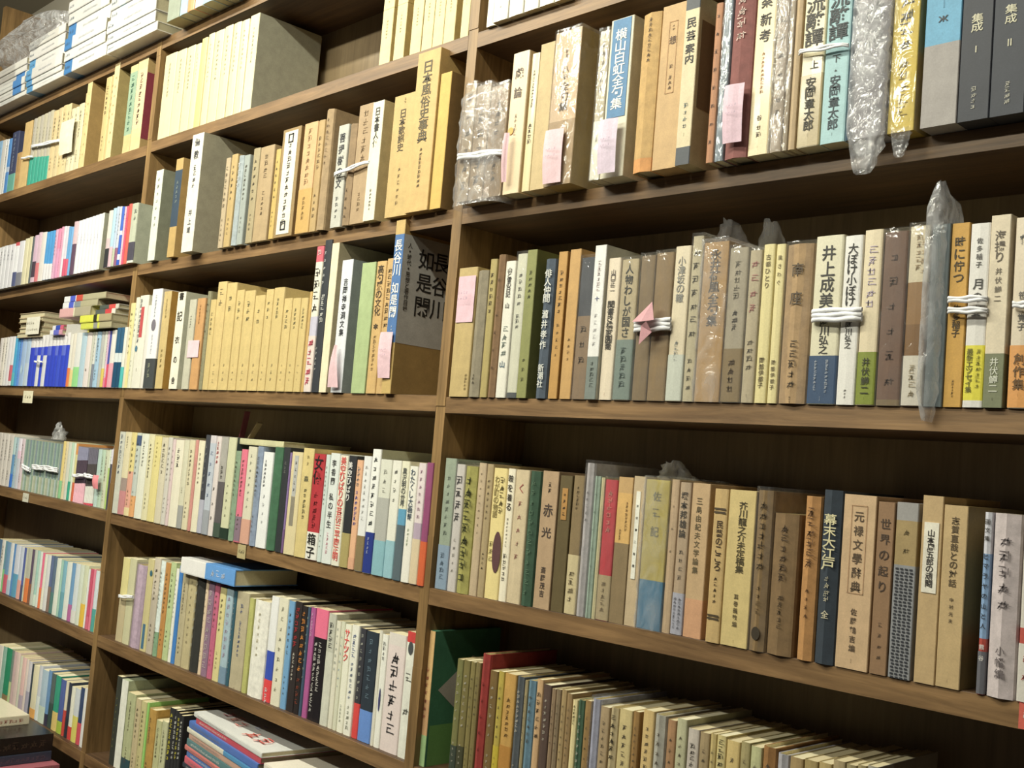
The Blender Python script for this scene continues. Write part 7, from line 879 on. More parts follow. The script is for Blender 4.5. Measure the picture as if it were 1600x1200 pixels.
for bi, (key, X0, X1, Y, zb, zt, D, kind, wrap, col, side, zones, texts, label, d) in enumerate(BOOKS):
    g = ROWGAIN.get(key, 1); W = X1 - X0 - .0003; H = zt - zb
    phrase = label.split(', ')[-1]
    far = key.startswith('b1')
    D = D if H > .09 else .100
    if H > .2 and D < .14: D = .14
    nm = 'magazine' if d in ('mag', 'strip') else ('boxed_book' if kind == 'case' else 'book')
    if 'magazine' in label and nm == 'book' and 'upright four' in label: nm = 'magazine'
    if nm == 'book' and key in ('b1r2', 'b1r3', 'b1r4', 'b1r5', 'b1r6'): nm = 'paperback'
    root = empty(nm, (X0, Y, zb)); ROOTS.append(root)
    tag(root, label, {'magazine': 'magazine', 'paperback': 'paperback', 'boxed_book': 'boxed book'}.get(nm, 'book'), ('books on the ' if 'topmost' not in phrase else 'books on the ') + phrase)
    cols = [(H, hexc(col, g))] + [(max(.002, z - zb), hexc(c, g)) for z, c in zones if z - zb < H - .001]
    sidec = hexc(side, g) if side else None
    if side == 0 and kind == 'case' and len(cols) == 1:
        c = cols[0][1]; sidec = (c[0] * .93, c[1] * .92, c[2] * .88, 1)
    rr = random.Random(bi)
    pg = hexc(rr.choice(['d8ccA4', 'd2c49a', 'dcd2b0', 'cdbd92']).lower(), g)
    th = .0008 if kind == 'pb' else .0022
    mtl = M_CLOTH if kind == 'hc' else (M_GLOSS if (kind == 'pb' and max(cols[0][1][:3]) > .6) else M_CARD)
    name = {'pb': 'cover', 'hc': 'cover', 'case': 'slipcase'}[kind]
    band = None
    if kind == 'pb' and len(cols) > 1 and .08 * H < cols[-1][0] < .52 * H and not (d in ('mag', 'strip')):
        band = cols.pop()
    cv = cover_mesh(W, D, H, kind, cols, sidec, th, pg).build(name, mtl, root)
    if kind != 'case':
        p = MB(); hh = H - (.0008 if kind == 'pb' else .0035)
        p.box(th + .0001, W - th - .0001, th * 1.2 + .0004, D - .002, .0006 if kind == 'pb' else .003, hh, pg)
        p.build('page_block', M_PAGES, root)
    else:
        p = MB(); p.box(.002, W - .002, D - .002, D + .002, .003, H - .003, pg); p.build('page_block', M_PAGES, root)
    front = -.0005 if kind == 'case' else (-.0010 if kind == 'pb' else -(min(.003, W * .12) + .0004))
    if d == 'frame' or d == 'band': pass
    host = cv
    if band:
        bo = [(a + (.0004 if a > W / 2 else (-.0004 if a < W / 2 else 0)), q_ - .0004) for a, q_ in outline(W, D, kind, th)[0]][1:-1]
        bo = [(bo[0][0], D * .8)] + bo + [(bo[-1][0], D * .8)]
        mb = MB(); z1_ = band[0]; z0_ = .0006
        for j in range(len(bo) - 1):
            a, q_ = bo[j], bo[j + 1]
            mb.face([(a[0], a[1], z1_), (a[0], a[1], z0_), (q_[0], q_[1], z0_), (q_[0], q_[1], z1_)], band[1])
        bobj = mb.build('belly_band', M_GLOSS, root)
    bsmall = MB(); first = True; small = MB()
    for t in texts:
        txt, za, zc, c, wf, off = t
        inb = band and za - zb < band[0] + .004; mb = bsmall if inb else (MB() if first else small); fr_ = front - (.0006 if inb else 0)
        if len(txt) == 1 and txt in '●':
            r_ = min(W * wf * .5, abs(za - zc) / 2) if abs(za - zc) > 0 else W * .2
            cx = W * (.5 + off); cz = (za + zc) / 2 - zb; ry = abs(za - zc) / 2
            for k in range(14):
                a0 = 2 * math.pi * k / 14; a1 = 2 * math.pi * (k + 1) / 14
                mb.face([(cx, front, cz), (cx + r_ * math.cos(a0), front, cz + ry * math.sin(a0)), (cx + r_ * math.cos(a1), front, cz + ry * math.sin(a1))][::-1], hexc(c, g))
        elif txt == '〓':
            for q in (0, 1):
                z0 = za - zb - (za - zc) * (.1 + .55 * q); mb.face([(W * .1, front, z0), (W * .1, front, z0 - .0022), (W * .9, front, z0 - .0022), (W * .9, front, z0)], hexc(c, g))
        else:
            letter(mb, txt, W * (.5 + off), fr_, za - zb, zc - zb, W * wf * 1.08, hexc(c, g))
        if first and mb.f and not inb: mb.build('title', M_INK, cv)
        if not inb: first = False
    if small.f: small.build('small_print', M_INK, cv)
    if bsmall.f: bsmall.build('band_print', M_INK, bobj)
    if d == 'tri':
        q = MB(); x = W + .0003
        q.face([(x, .014, H * .56), (x, .075, H * .80), (x, .085, H * .78), (x, .085, H * .36), (x, .055, H * .38)][::-1], hexc('b4aaa0', g)); q.build('cover_picture', M_INK, root)
        q = MB(); q.face([(x, .004, .0), (x, D, 0), (x, D, H * .30), (x, .004, H * .30)], hexc('6a9c50', g)); q.build('cover_picture', M_INK, root)
    if d == 'label':
        q = MB(); x = W + .0003; z0 = zones[0][0] - zb; z1 = zones[1][0] - zb
        q.face([(x, .001, z1), (x, D, z1), (x, D, z0), (x, .001, z0)], hexc('c2beb6', g))
        q.build('side_label', M_CARD, root)
        q = MB(); letter(q, '如是閑', .046, x + .0004, z0 - .014, z0 - .125, .031, hexc('26221e', g), 'y')
        letter(q, '長谷川', .077, x + .0004, z0 - .014, z0 - .125, .031, hexc('26221e', g), 'y')
        letter(q, '人・時代・思想と著作目録', .013, x + .0004, z0 - .012, z0 - .118, .0085, hexc('4a443c', g), 'y')
        q.build('side_lettering', M_INK, root)
    if d == 'redlabel':
        q = MB(); x = W + .0003; q.face([(x, .001, H * .12), (x, D * .7, H * .12), (x, D * .7, H * .84), (x, .001, H * .84)], hexc('a03848', g)); q.build('side_label', M_CARD, root)
    if wrap:
        e = .0012 if wrap == 1 else .002
        fm = film_mesh(W, D, H, e, .0006 if wrap == 1 else .005, bi * 1.3)
        fm.build('film_wrap', M_FILM if wrap == 1 else M_BAG, root, smooth=True)

# ------------------------------------------------------------------ labels on spines, slips, cords, bags
def crumple_sleeve(name, xa, xb, z0, z1, Y, depth, mt, label, seed, taper_lo=0, taper_hi=0, nx=14, nz=26, amp=.006):
    mb = MB(); W = xb - xa
    for k in range(nz + 1):
        t = k / nz; z = z0 + (z1 - z0) * t
        s = 1.0
        if taper_lo and t < taper_lo: s = .42 + .58 * (t / taper_lo) ** .8
        if taper_hi and t > 1 - taper_hi: s = .12 + .88 * ((1 - t) / taper_hi) ** .8
        for j in range(nx):
            a = 2 * math.pi * j / nx; ca, sa = math.cos(a), math.sin(a)
            ex = math.copysign(abs(ca) ** .45, ca); ey = math.copysign(abs(sa) ** .45, sa)
            dd = amp * noise(j * .8, k * .55, seed)
            mb.v.append((W / 2 + ex * (W / 2 * s + dd * .5), depth / 2 + ey * (depth / 2 * s) + dd - (1 - s) * depth * .3, z - z0 + dd * .6))
    for k in range(nz):
        for j in range(nx):
            a = k * nx + j; b_ = k * nx + (j + 1) % nx
            mb.f.append((a, b_, b_ + nx, a + nx)); mb.c.append(WH)
    o = mb.build(name, mt, None, (xa, Y, z0), smooth=True); tag(o, label, 'plastic bag'); return o
EXTRA = [
["string",[0.0376,0.3372,0.1313,0.3311,0.0089,-0.036],"b3r1","white cord tied across the three wrapped books at the upright, second row of right bay",0],
["bag",[0.0326,0.1303,0.2647,0.4416,-0.036],"b3r1","clear crinkled plastic bag around the three tied books by the upright",0,{}],
["slip",[0.1407,0.1491,0.2869,0.3543,-0.036],"b3r1","narrow pink price slip folded on the peach book","e8bcc4",{"dx":6}],
["dot",[0.1366,0.1473,0.3545,0.3647,-0.036],"b3r1","small orange round sticker above the narrow pink slip","f2b04a",{}],
["slip",[0.2201,0.2511,0.274,0.3443,-0.036],"b3r1","large pink price slip folded over the thick peach slipcase","e9c4cc",{"print":1,"dx":0}],
["panel",8,0.472,0.3468,0.8,"4f86b4","横山白虹全句集",0,"f4f2ea"],
["slip",[0.3151,0.3425,0.2745,0.3422,-0.036],"b3r1","lilac price slip on the blue panelled book","dcc8dc",{"print":1,"dx":0}],
["frame",10,0.4496,0.3616,0.35,"b8864c",0,0,0],
["sidepic",11,0.4426,0.3382,0.8,"7e6440",0,0,0],
["slip",[0.4971,0.5214,0.2854,0.3517,-0.032],"b3r1","pale pink price slip on the reddish brown book","e6c3d4",{"print":1,"dx":-3}],
["string",[0.5844,0.3724,0.6428,0.3687,0.0048,-0.032],"b3r1","white cord tied around the cream and pale blue volumes, second row of right bay",0],
["bag",[0.6466,0.6886,0.2305,0.4257,-0.032],"b3r1","crumpled clear plastic bag hanging below the grey book",0,{"hang":1}],
["bag",[0.6928,0.7221,0.2378,0.2701,-0.032],"b3r1","twisted plastic tip hanging under the bright yellow book",0,{"small":1}],
["slip",[0.0316,0.0675,0.1051,0.1714,-0.01],"b3r2","pink paper slip stuck on the first tan book by the upright","eac0ce",{"flat":1,"print":1,"dx":0}],
["string",[0.3659,0.0883,0.421,0.0893,0.0155,-0.01],"b3r2","white paper band with pink ribbon around two brown books, third row of right bay",1],
["peak",[0.4627,0.5082,0.1766,0.2124,-0.01],"b3r2","crumpled peak of clear film above the orange-tan book",0,{}],
["peak",[0.523,0.5488,0.1674,0.207,-0.01],"b3r2","pointed clear film tip above the pink-titled beige book",0,{}],
["string",[0.607,0.0914,0.6641,0.0909,0.0142,-0.01],"b3r2","white cord tied around the navy-banded and white books, third row of right bay",0],
["bag",[0.7261,0.7489,-0.0134,0.2191,-0.01],"b3r2","tall milky plastic bag around the grey-blue wrapped book",0,{"tall":1}],
["string",[0.7524,0.1009,0.7905,0.1002,0.0059,-0.01],"b3r2","upper white cord around the ochre and yellow-banded books, third row of right bay",0],
["string",[0.7529,0.0907,0.7911,0.0891,0.0059,-0.01],"b3r2","lower white cord around the ochre and yellow-banded books, third row of right bay",0],
["string",[0.8139,0.0933,0.8324,0.0925,0.0061,-0.01],"b3r2","white cord around the orange-banded book, third row of right bay",0],
["panel",74,-0.1136,-0.1534,0.46,"b4833c","*4",0,0],
["panel",81,-0.1086,-0.2117,0.35,"eae8da","井伏鱒二随聞",0,0],
["peak",[0.3986,0.4506,-0.0949,-0.07,-0.005],"b3r3","crumpled clear film sticking up above the yellow-and-blue book",0,{}],
["frame",92,-0.1011,-0.1884,0.49,"b48a60",0,0,0],
["check",94,-0.1558,-0.2617,0.73,0,0,0,0],
["panel",95,-0.1108,-0.1769,0.71,"e9e3d2","山本周五郎の頑闘",0,0],
["panel",192,0.4615,0.2773,0.7,"eee6d0","*12",1,0],
["string",[-0.2957,0.3602,-0.2009,0.3697,0.0058,-0.018],"b2r1","white cord slanting across three brownish books in the middle bay, second row of middle bay",0],
["panel",205,0.1741,0.1096,0.35,"c8484a",0,0,0],
["slip",[-0.7612,-0.7166,0.0644,0.0975,-0.01],"b2r2","square pink paper tag between the grey and orange books","f0cbd4",{"flat":1,"dx":0}],
["slip",[-0.2619,-0.2342,0.0093,0.0776,-0.01],"b2r2","pointed pink price slip on the pale blue-grey slipcase","ecc4cc",{"tri":1,"dx":0}],
["slip",[-0.1303,-0.1022,0.0244,0.0946,-0.01],"b2r2","pink price slip in front of the blue calligraphy slipcase","e9c2cc",{"print":1,"dx":2}],
["panel",258,-0.1062,-0.2011,0.35,"dcd490","*9",0,0],
["panel",261,-0.1044,-0.1723,0.35,"b4b4b0","*5",0,0],
["panel",261,-0.1728,-0.2207,0.35,"8c8472",0,0,0],
["string",[-0.9596,-0.4245,-0.9009,-0.4174,0.0067,0.002],"b2r4","pale cord around the first two books of the fifth row, fifth row of middle bay",0],
["panel",280,-0.4626,-0.5109,0.39,"3c6c8c",0,0,0],
["string",[-1.809,0.6118,-1.7305,0.6066,0.0051,-0.002],"b1r1","thin white cord crossing the smooth tan slipcase, second row of left bay",0],
["string",[-1.7514,0.6344,-1.5403,0.6201,0.0077,-0.002],"b1r1","white cord around the six teal-footed books, second row of left bay",0],
["slip",[-1.5362,-1.4609,0.5779,0.6622,-0.002],"b1r1","cream paper slip lying over the pale books of the left bay","f0e8cc",{"dx":0}],
["string",[-1.5252,0.0626,-1.4823,0.0622,0.0047,-0.011],"b1r3","small white tag on the blue-and-white paperbacks, fourth row of left bay",0],
["string",[-1.568,-0.1934,-1.5232,-0.2001,0.0115,0.004],"b1r4","knotted white cord at the left of the thin grey-green magazines, fifth row of left bay",0],
["string",[-1.5042,-0.1915,-1.4409,-0.1909,0.0122,0.004],"b1r4","middle white cord around the thin grey-green magazines, fifth row of left bay",0],
["string",[-1.4355,-0.189,-1.3539,-0.1908,0.0124,0.004],"b1r4","right white cord around the thin grey-green magazines, fifth row of left bay",0],
["string",[-1.2611,-0.1974,-1.2058,-0.193,0.0072,0.004],"b1r4","white cord around the left bundle of pink-footed magazines, fifth row of left bay",0],
["string",[-1.1979,-0.1918,-1.1566,-0.1933,0.0092,0.004],"b1r4","white cord around the right bundle of pink-footed magazines, fifth row of left bay",0],
["slip",[-1.1372,-1.1143,-0.217,-0.1874,0.004],"b1r4","salmon pink slip on the pale green books of the left bay","f08c94",{"dx":0}]]
for ei, e in enumerate(EXTRA):
    k = e[0]
    if k in ('panel', 'frame', 'check', 'sidepic'):
        _, idx, za, zc, wf, c, txt, seals, tc = e
        root = ROOTS[idx]; B = BOOKS[idx]; g = ROWGAIN.get(B[0], 1); W = B[2] - B[1] - .0003; zb = B[4]; za -= zb; zc -= zb
        q = MB(); m0 = W * (1 - wf) / 2
        if k == 'panel':
            q.box(m0, W - m0, -.0007, .0003, zc, za, hexc(c, g)); pn = q.build('title_panel', M_CARD, root)
            if txt:
                q = MB(); letter(q, txt, W / 2, -.0011, za - (za - zc) * .1, zc + (za - zc) * .08, W * wf * (.7 if tc else .5), hexc(tc or '3a3430', g)); q.build('panel_print', M_INK, pn)
            if seals:
                q = MB()
                for zz in (za - (za - zc) * .07, zc + (za - zc) * .08): 
                    s = W * .14
                    for (a, b2, c2, d2) in ((-1, 1, .7, 1), (-1, 1, -1, -.7), (-1, -.6, -1, 1), (.6, 1, -1, 1)): q.face([(W / 2 + a * s, -.0012, zz + c2 * s), (W / 2 + b2 * s, -.0012, zz + c2 * s), (W / 2 + b2 * s, -.0012, zz + d2 * s), (W / 2 + a * s, -.0012, zz + d2 * s)], hexc('2c2a30', g))
                q.build('printed_seal', M_INK, pn)
        elif k == 'frame':
            t = .0006; cc = hexc(c, g); y = -.0006
            for (a, b2, c2, d2) in ((m0, W - m0, za - t, za), (m0, W - m0, zc, zc + t), (m0, m0 + t, zc, za), (W - m0 - t, W - m0, zc, za)): q.face([(a, y, c2), (b2, y, c2), (b2, y, d2), (a, y, d2)], cc)
            q.build('printed_frame', M_INK, root)
        elif k == 'check':
            y = -.0006; nr = 34; dz = (za - zc) / nr
            for r_ in range(nr):
                for cI in range(4):
                    x = W * (.10 + .21 * cI + (.0 if r_ % 2 else .03)); q.face([(x, y, zc + r_ * dz), (x + W * .14, y, zc + r_ * dz), (x + W * .14, y, zc + (r_ + .55) * dz), (x, y, zc + (r_ + .55) * dz)], hexc('2e3038', g))
            q.build('chequer_print', M_INK, root)
        else:
            x = W + .0004; q.face([(x, .006, zc), (x, .075, zc), (x, .075, za), (x, .006, za)], hexc(c, g)); q.build('cover_picture', M_INK, root)
    elif k == 'string':
        _, (xa, za, xb, zc, h, Y), key, lab, rib = e
        o = empty('tie_cord', (xa, Y, (za + zc) / 2)); tag(o, lab, 'cord')
        L = xb - xa; dz = zc - za; nstr = max(2, min(3, int(h / .004)))
        for s in range(min(nstr, 5)):
            q = MB(); n = 14; hh = h / min(nstr, 5); zo = (s - (min(nstr, 5) - 1) / 2) * hh; rad = hh * .62
            for i in range(n + 1):
                t = i / n; x = L * t; z = -dz / 2 + dz * t + zo + .0006 * math.sin(t * 9 + s * 2); y = -.0015 + (.004 if i in (0, n) else 0) + .0005 * math.cos(t * 13 + s)
                for j in range(6):
                    a = math.pi * j / 3; q.v.append((x, y + min(rad, .0018) * math.cos(a), z + rad * math.sin(a)))
            for i in range(n):
                for j in range(6):
                    a = i * 6 + j; b_ = i * 6 + (j + 1) % 6; q.f.append((a, b_, b_ + 6, a + 6)); q.c.append(WH)
            q.build('strand', M_CORD, o, smooth=True)
        if rib:
            pk = hexc('d69aa2', .9)
            rb = tag(empty('ribbon_bow', (xa + L * .42, Y - .006, (za + zc) / 2)), 'folded pink paper ribbon on the white band of two brown books', 'ribbon')
            for pts in ([(-.020, 0, .004), (.002, -.010, .002), (.012, -.004, .026), (.006, .001, .024)], [(-.002, -.004, -.002), (.010, -.010, .002), (.014, -.003, -.010), (-.006, -.001, -.024)], [(.012, -.004, .026), (.002, -.010, .002), (.018, -.006, .004)]):
                q = MB(); q.face(pts, pk); so = q.build('fold', M_CARD, rb); md = so.modifiers.new('t', 'SOLIDIFY'); md.thickness = .0004
    elif k in ('slip', 'dot'):
        _, (xa, xb, z0, z1, Y), key, lab, c, fl = e
        g = ROWGAIN.get(key, 1); q = MB(); cc = hexc(c, g); W = xb - xa; H = z1 - z0; n = 8; m_ = 4
        flat = 'flat' in fl or k == 'dot'
        if k == 'dot':
            for i in range(16):
                a0 = 2 * math.pi * i / 16; a1 = 2 * math.pi * (i + 1) / 16
                q.face([(W / 2, 0, H / 2), (W / 2 + W / 2 * math.cos(a1), 0, H / 2 + H / 2 * math.sin(a1)), (W / 2 + W / 2 * math.cos(a0), 0, H / 2 + H / 2 * math.sin(a0))], cc)
        else:
            for i in range(n + 1):
                t = i / n
                wl = 0 if 'tri' not in fl else W * .42 * t; wr = W if 'tri' not in fl else W * (1 - .38 * t)
                for j in range(m_ + 1):
                    s = j / m_; q.v.append((wl + (wr - wl) * s, -(0 if flat else .004 * math.sin(t * 2.6) * (1 - .5 * s) + .001 * math.sin(s * 5)), H * t))
            for i in range(n):
                for j in range(m_):
                    a = i * (m_ + 1) + j; q.f.append((a, a + 1, a + m_ + 2, a + m_ + 1)); q.c.append(cc)
        o = empty('price_slip' if k == 'slip' else 'round_sticker', (xa, Y + (.0045 if flat else -.003), z0)); tag(o, lab, 'paper slip' if k == 'slip' else 'sticker')
        so = q.build('paper', M_CARD, o)
        if 'print' in fl:
            q = MB()
            for zz in (.62, .5):
                for i in range(4): 
                    v, f = blot(i * 3 + 1); b0 = len(q.v); s = W * .12
                    q.v += [(W * (.25 + .16 * i) + a * s, -.0062, H * zz + b2 * s) for a, b2 in v]; q.f += [tuple(b0 + j for j in ff) for ff in f]; q.c += [hexc('b49ab4', g)] * len(f)
            q.build('handwriting', M_INK, o)
    else:
        _, (xa, xb, z0, z1, Y), key, lab, c, fl = e
        if k == 'peak':
            q = MB(); n = 7; W = xb - xa; H = z1 - z0
            q2 = []
            for i in range(n + 1):
                t = i / n
                for j in range(6):
                    s = j / 5; x = W * (.05 + .55 * s * (1 - t * .9) + .25 * t); q.v.append((x, .012 + .05 * s * (1 - t * .5) + .006 * noise(i, j, ei), H * t + .004 * noise(i * 2, j, ei + 2)))
            for i in range(n):
                for j in range(5):
                    a = i * 6 + j; q.f.append((a, a + 1, a + 7, a + 6)); q.c.append(WH)
            o = q.build('film_peak', M_BAG, None, (xa, Y + .004, z0), smooth=True); tag(o, lab, 'plastic film')
        elif 'hang' in fl: crumple_sleeve('plastic_bag', xa + .002, xb, z0, z1 + .02, Y - .006, .018, M_MILKY, lab, 3.1, taper_lo=.22, amp=.007)
        elif 'small' in fl: crumple_sleeve('plastic_bag', xa + .004, xb - .008, z0 + .004, z1, Y - .002, .010, M_BAG, lab, 5.7, taper_lo=.8, nz=12, amp=.004)
        elif 'tall' in fl: crumple_sleeve('plastic_bag', xa + .002, xb - .002, z0 - .002, z1, Y - .008, .055, M_MILKY, lab, 8.2, taper_lo=.12, taper_hi=.12, amp=.005)
        else: crumple_sleeve('plastic_bag', xa - .002, xb + .002, z0, z1, Y - .006, .09, M_BAG, lab, 1.3, taper_hi=.1, amp=.004)

# ------------------------------------------------------------------ books lying flat
def flat_book(name, x0, x1, z0, z1, Y, D, col, label, group, rz=0, zones=(), pages=True, g=1.0, cat='book', text=None, spine='front', side=None, part='cover', mt=None):
    """a book lying down, spine facing out along X (spine='front') or its fore-edge facing out ('edge')"""
    root = empty(name, (x0, Y, z0), rz); tag(root, label, cat, group)
    W = x1 - x0; T = z1 - z0; th = min(.0015, T * .15); c = hexc(col, g); q = MB()
    xs = [0] + [W * f for f, _ in zones] + [W]; cs = [c] + [hexc(cc, g) for _, cc in zones]
    for i in range(len(cs)):
        a, b_ = xs[i], xs[i + 1]
        q.box(a, b_, 0, D, T - th, T, cs[i]); q.box(a, b_, 0, D, 0, th, cs[i])
        if spine == 'front': q.box(a, b_, -.0004, th, th, T - th, cs[i])
        else: q.box(a, b_, D - th, D, th, T - th, cs[i])
    q.build(part, mt or M_GLOSS, root)
    p = MB(); p.box(.0015, W - .0015, th if spine == 'front' else .002, D - (.0015 if spine == 'front' else th), th, T - th, hexc('d4c8a0', g)); po = p.build('page_block', M_PAGES, root)
    if text:
        q = MB()
        for (tx, xa, xb, tc, tw) in text:
            n = max(1, int((xb - xa) * W / (T * tw)))
            for i in range(n):
                v, f = blot((i * 5 + int(x0 * 100) + int(z0 * 1000)) % 18); b0 = len(q.v); s = T * tw; cx = W * xa + (W * (xb - xa)) * (i + .5) / n
                q.v += [(cx + a * s, -.0009, T / 2 + b2 * s) for a, b2 in v]; q.f += [tuple(b0 + j for j in ff) for ff in f]; q.c += [hexc(tc, g)] * len(f)
        q.build('title', M_INK, root)
    return root
ORDW = ['lowest', 'second', 'third', 'fourth', 'fifth', 'sixth', 'seventh', 'eighth', 'ninth', 'tenth', 'eleventh', 'twelfth']
# four piles on the top shelf, back numbers with blue head bands
PILES = [(-2.02, -1.735, [(.012, 'e2dfda'), (.018, 'e6e2dc'), (.020, 'e4e2dc'), (.016, 'dedad4'), (.016, 'c8c2ba'), (.018, 'd8d2ca')], 'first', [1, 2, 3]),
         (-1.730, -1.490, [(.016, 'eceae6'), (.014, 'e4e2de'), (.028, 'e0dcd8'), (.026, 'e6e2de'), (.028, 'e4e0dc'), (.022, 'dedad2')], 'second', [0, 1, 2, 3]),
         (-1.486, -1.243, [(.032, 'eae8e6'), (.026, 'e6e4e2'), (.030, 'e8e6e4'), (.034, 'e8e6e2'), (.030, 'dcdad6'), (.03, 'e0dcd8')], 'third', [0, 2, 3]),
         (-1.238, -.990, [(.020, 'ecebe8'), (.024, 'e6e4e2'), (.030, 'e8e6e0'), (.026, 'e0dedc'), (.030, 'dcdad4')], 'fourth', [3])]
for (xa, xb, lay, which, blue) in PILES:
    z = .7650; n_ = len(lay)
    for i, (T, c) in enumerate(lay):
        W = xb - xa; bl = i in blue
        zn = []
        if which == 'first': zn = [(.70, '4a90d8' if bl else 'f0ece4'), (.92, 'f2eee8')]
        elif which == 'second': zn = [(.17, c), (.82, 'f2ece4')]
        elif which == 'third': zn = [(.19, c), (.80, 'f4f0e4')]
        else: zn = [(.18, 'c8dce4' if bl else 'ecebe6'), (.32, c), (.86, 'f2eee6')]
        base = '5aa4dc' if (bl and which == 'second') else ('3f86c8' if (bl and which == 'third') else c)
        sh = -.006 * ((i * 7) % 3) / 2
        flat_book('magazine', xa, xb - .004 * ((i * 5) % 3), z, z + T - .0006, -.034 + sh, .175, base, f'{ORDW[i]} magazine from the bottom of the {which} pile on the top left shelf', 'magazines piled flat on the top shelf', zones=zn, g=.80, cat='magazine', text=[('', .36, .72, 'b4b4bc', .22), ('', .02, .14, '5a7088', .3)], part='cover')
        z += T
# grey plastic carrier lying on the first pile
crumple_sleeve('plastic_bag', -2.0, -1.56, .868, .99, -.05, .16, M_MILKY, 'whitish plastic carrier bag lying on the leftmost pile at the top', 2.2, taper_lo=.2, taper_hi=.3, nx=20, nz=16, amp=.016)
# books lying on the upright paperbacks, fourth row of the left bay
F = lambda *a, **k: flat_book(*a, **k)
G1 = 'books lying flat on top of the fourth row of left bay'
z = .124
for i, T in enumerate((.013, .012, .013, .012, .013)):
    F('book', -1.665 + .006 * (i % 2), -1.505, z, z + T - .0004, -.012 + .003 * (i % 3), .105, 'b49a6c', f'{ORDW[i]} tan book of the labelled flat pile, fourth row of left bay', G1, g=.85, zones=[(.04, 'c4b08c')], spine='edge', mt=M_CARD); z += T
q = MB(); q.box(0, .086, 0, .0004, 0, .043, hexc('ece6d4', .85)); lb = empty('paper_band', (-1.592, -.0165, .130)); tag(lb, 'cream paper band with print on the flat tan pile', 'paper band'); q.build('paper', M_CARD, lb)
q = MB(); 
for i in range(10):
    v, f = blot(i); b0 = len(q.v); q.v += [(.010 + .0125 * (i % 6) + a * .008, -.0004, .012 + .016 * (i // 6) + b2 * .008) for a, b2 in v]; q.f += [tuple(b0 + j for j in ff) for ff in f]; q.c += [hexc('8c8468', .85)] * len(f)
q.build('small_print', M_INK, lb)
F('book', -1.440, -1.368, .125, .137, -.014, .10, 'f0eef0', 'lower white and violet book of the small flat pair, fourth row of left bay', G1, g=.85, zones=[(.3, '6a70d8'), (.75, 'e4a0b4')])
F('book', -1.432, -1.368, .1375, .148, -.012, .10, 'ece8ec', 'upper white and royal blue book of the small flat pair, fourth row of left bay', G1, g=.85, zones=[(.3, '2c50c0'), (.72, 'e0607c')])
F('book', -1.364, -1.262, .124, .150, -.006, .10, 'c8c4bc', 'thick grey-edged book lying under the pink-spined one, fourth row of left bay', G1, g=.85, zones=[(.62, 'c8c4b8'), (.93, 'e8e05a')], rz=.12)
F('book', -1.258, -1.096, .133, .1475, -.016, .105, 'dce048', 'lower yellow book lying flat with grey mark, fourth row of left bay', G1, g=.85, zones=[(.42, '9c9c94'), (.55, 'dce048'), (.62, 'b8ae88')])
F('book', -1.262, -1.096, .148, .164, -.018, .105, 'e8ea40', 'upper yellow book lying flat with black mark, fourth row of left bay', G1, g=.85, zones=[(.44, '3c3c28'), (.55, 'e8ea40'), (.62, 'b8a880')])
F('book', -1.395, -1.220, .1655, .186, -.014, .105, 'e8b0b0', 'pink-spined book lying across the top pile, fourth row of left bay', G1, g=.85, zones=[(.46, 'e8e4c0'), (.5, 'b8ae92')])
F('book', -1.385, -1.190, .1865, .2005, -.012, .105, 'eeeef0', 'lower white and blue book under the topmost one, fourth row of left bay', G1, g=.85, zones=[(.18, '4c60d8'), (.32, 'f0f0f0'), (.34, '8c98a0'), (.52, 'bcb490')])
F('book', -1.380, -1.150, .2010, .215, -.012, .105, 'eeeef0', 'topmost flat book with red and blue marks, fourth row of left bay', G1, g=.85, zones=[(.15, '4c60d8'), (.28, 'f0f0f0'), (.3, 'd8503c'), (.46, 'bcb490')])
F('book', -1.200, -1.098, .1645, .176, -.010, .10, '5c6460', 'dark grey book with red end lying flat by the upright, fourth row of left bay', G1, g=.85, zones=[(.5, 'd84044'), (.82, 'e4e0d4')])
F('book', -1.190, -1.092, .1765, .1865, -.006, .10, '586058', 'upper dark book with bright red end by the upright, fourth row of left bay', G1, g=.85, zones=[(.5, 'e05048'), (.84, 'd8d4c4')])
# flat magazine on the fourth row, middle bay
F('magazine', -.612, -.400, -.0935, -.083, .004, .14, 'cfcb9e', 'pale yellowish magazine lying flat on top of the books, fourth row of middle bay', None, g=.9, cat='magazine', mt=M_CARD)
# thick book lying on the fifth row
r_ = F('book', -.700, -.502, -.3425, -.3135, -.004, .13, 'ebe7e4', 'thick white and blue book lying on top of the fifth row of middle bay', None, g=1.05, zones=[(.47, '5c9ce0')], text=[('', .56, .84, 'c4d4ec', .5)])
# pinkish booklet leaning against the back, fourth row of middle bay
q = MB(); lf = empty('booklet', (-.70, .085, -.112)); tag(lf, 'dark pink booklet leaning at the back above the pale books, middle bay', 'booklet')
q.box(0, .0015, 0, .012, 0, .085, hexc('8c4450')); o1 = q.build('cover', M_CARD, lf); o1.rotation_euler = (0, .25, 0)
q = MB(); q.box(0, .003, 0, .012, 0, .085, hexc('b4a078')); o1 = q.build('page_block', M_PAGES, lf); o1.location = (.012, 0, 0); o1.rotation_euler = (0, .75, 0)
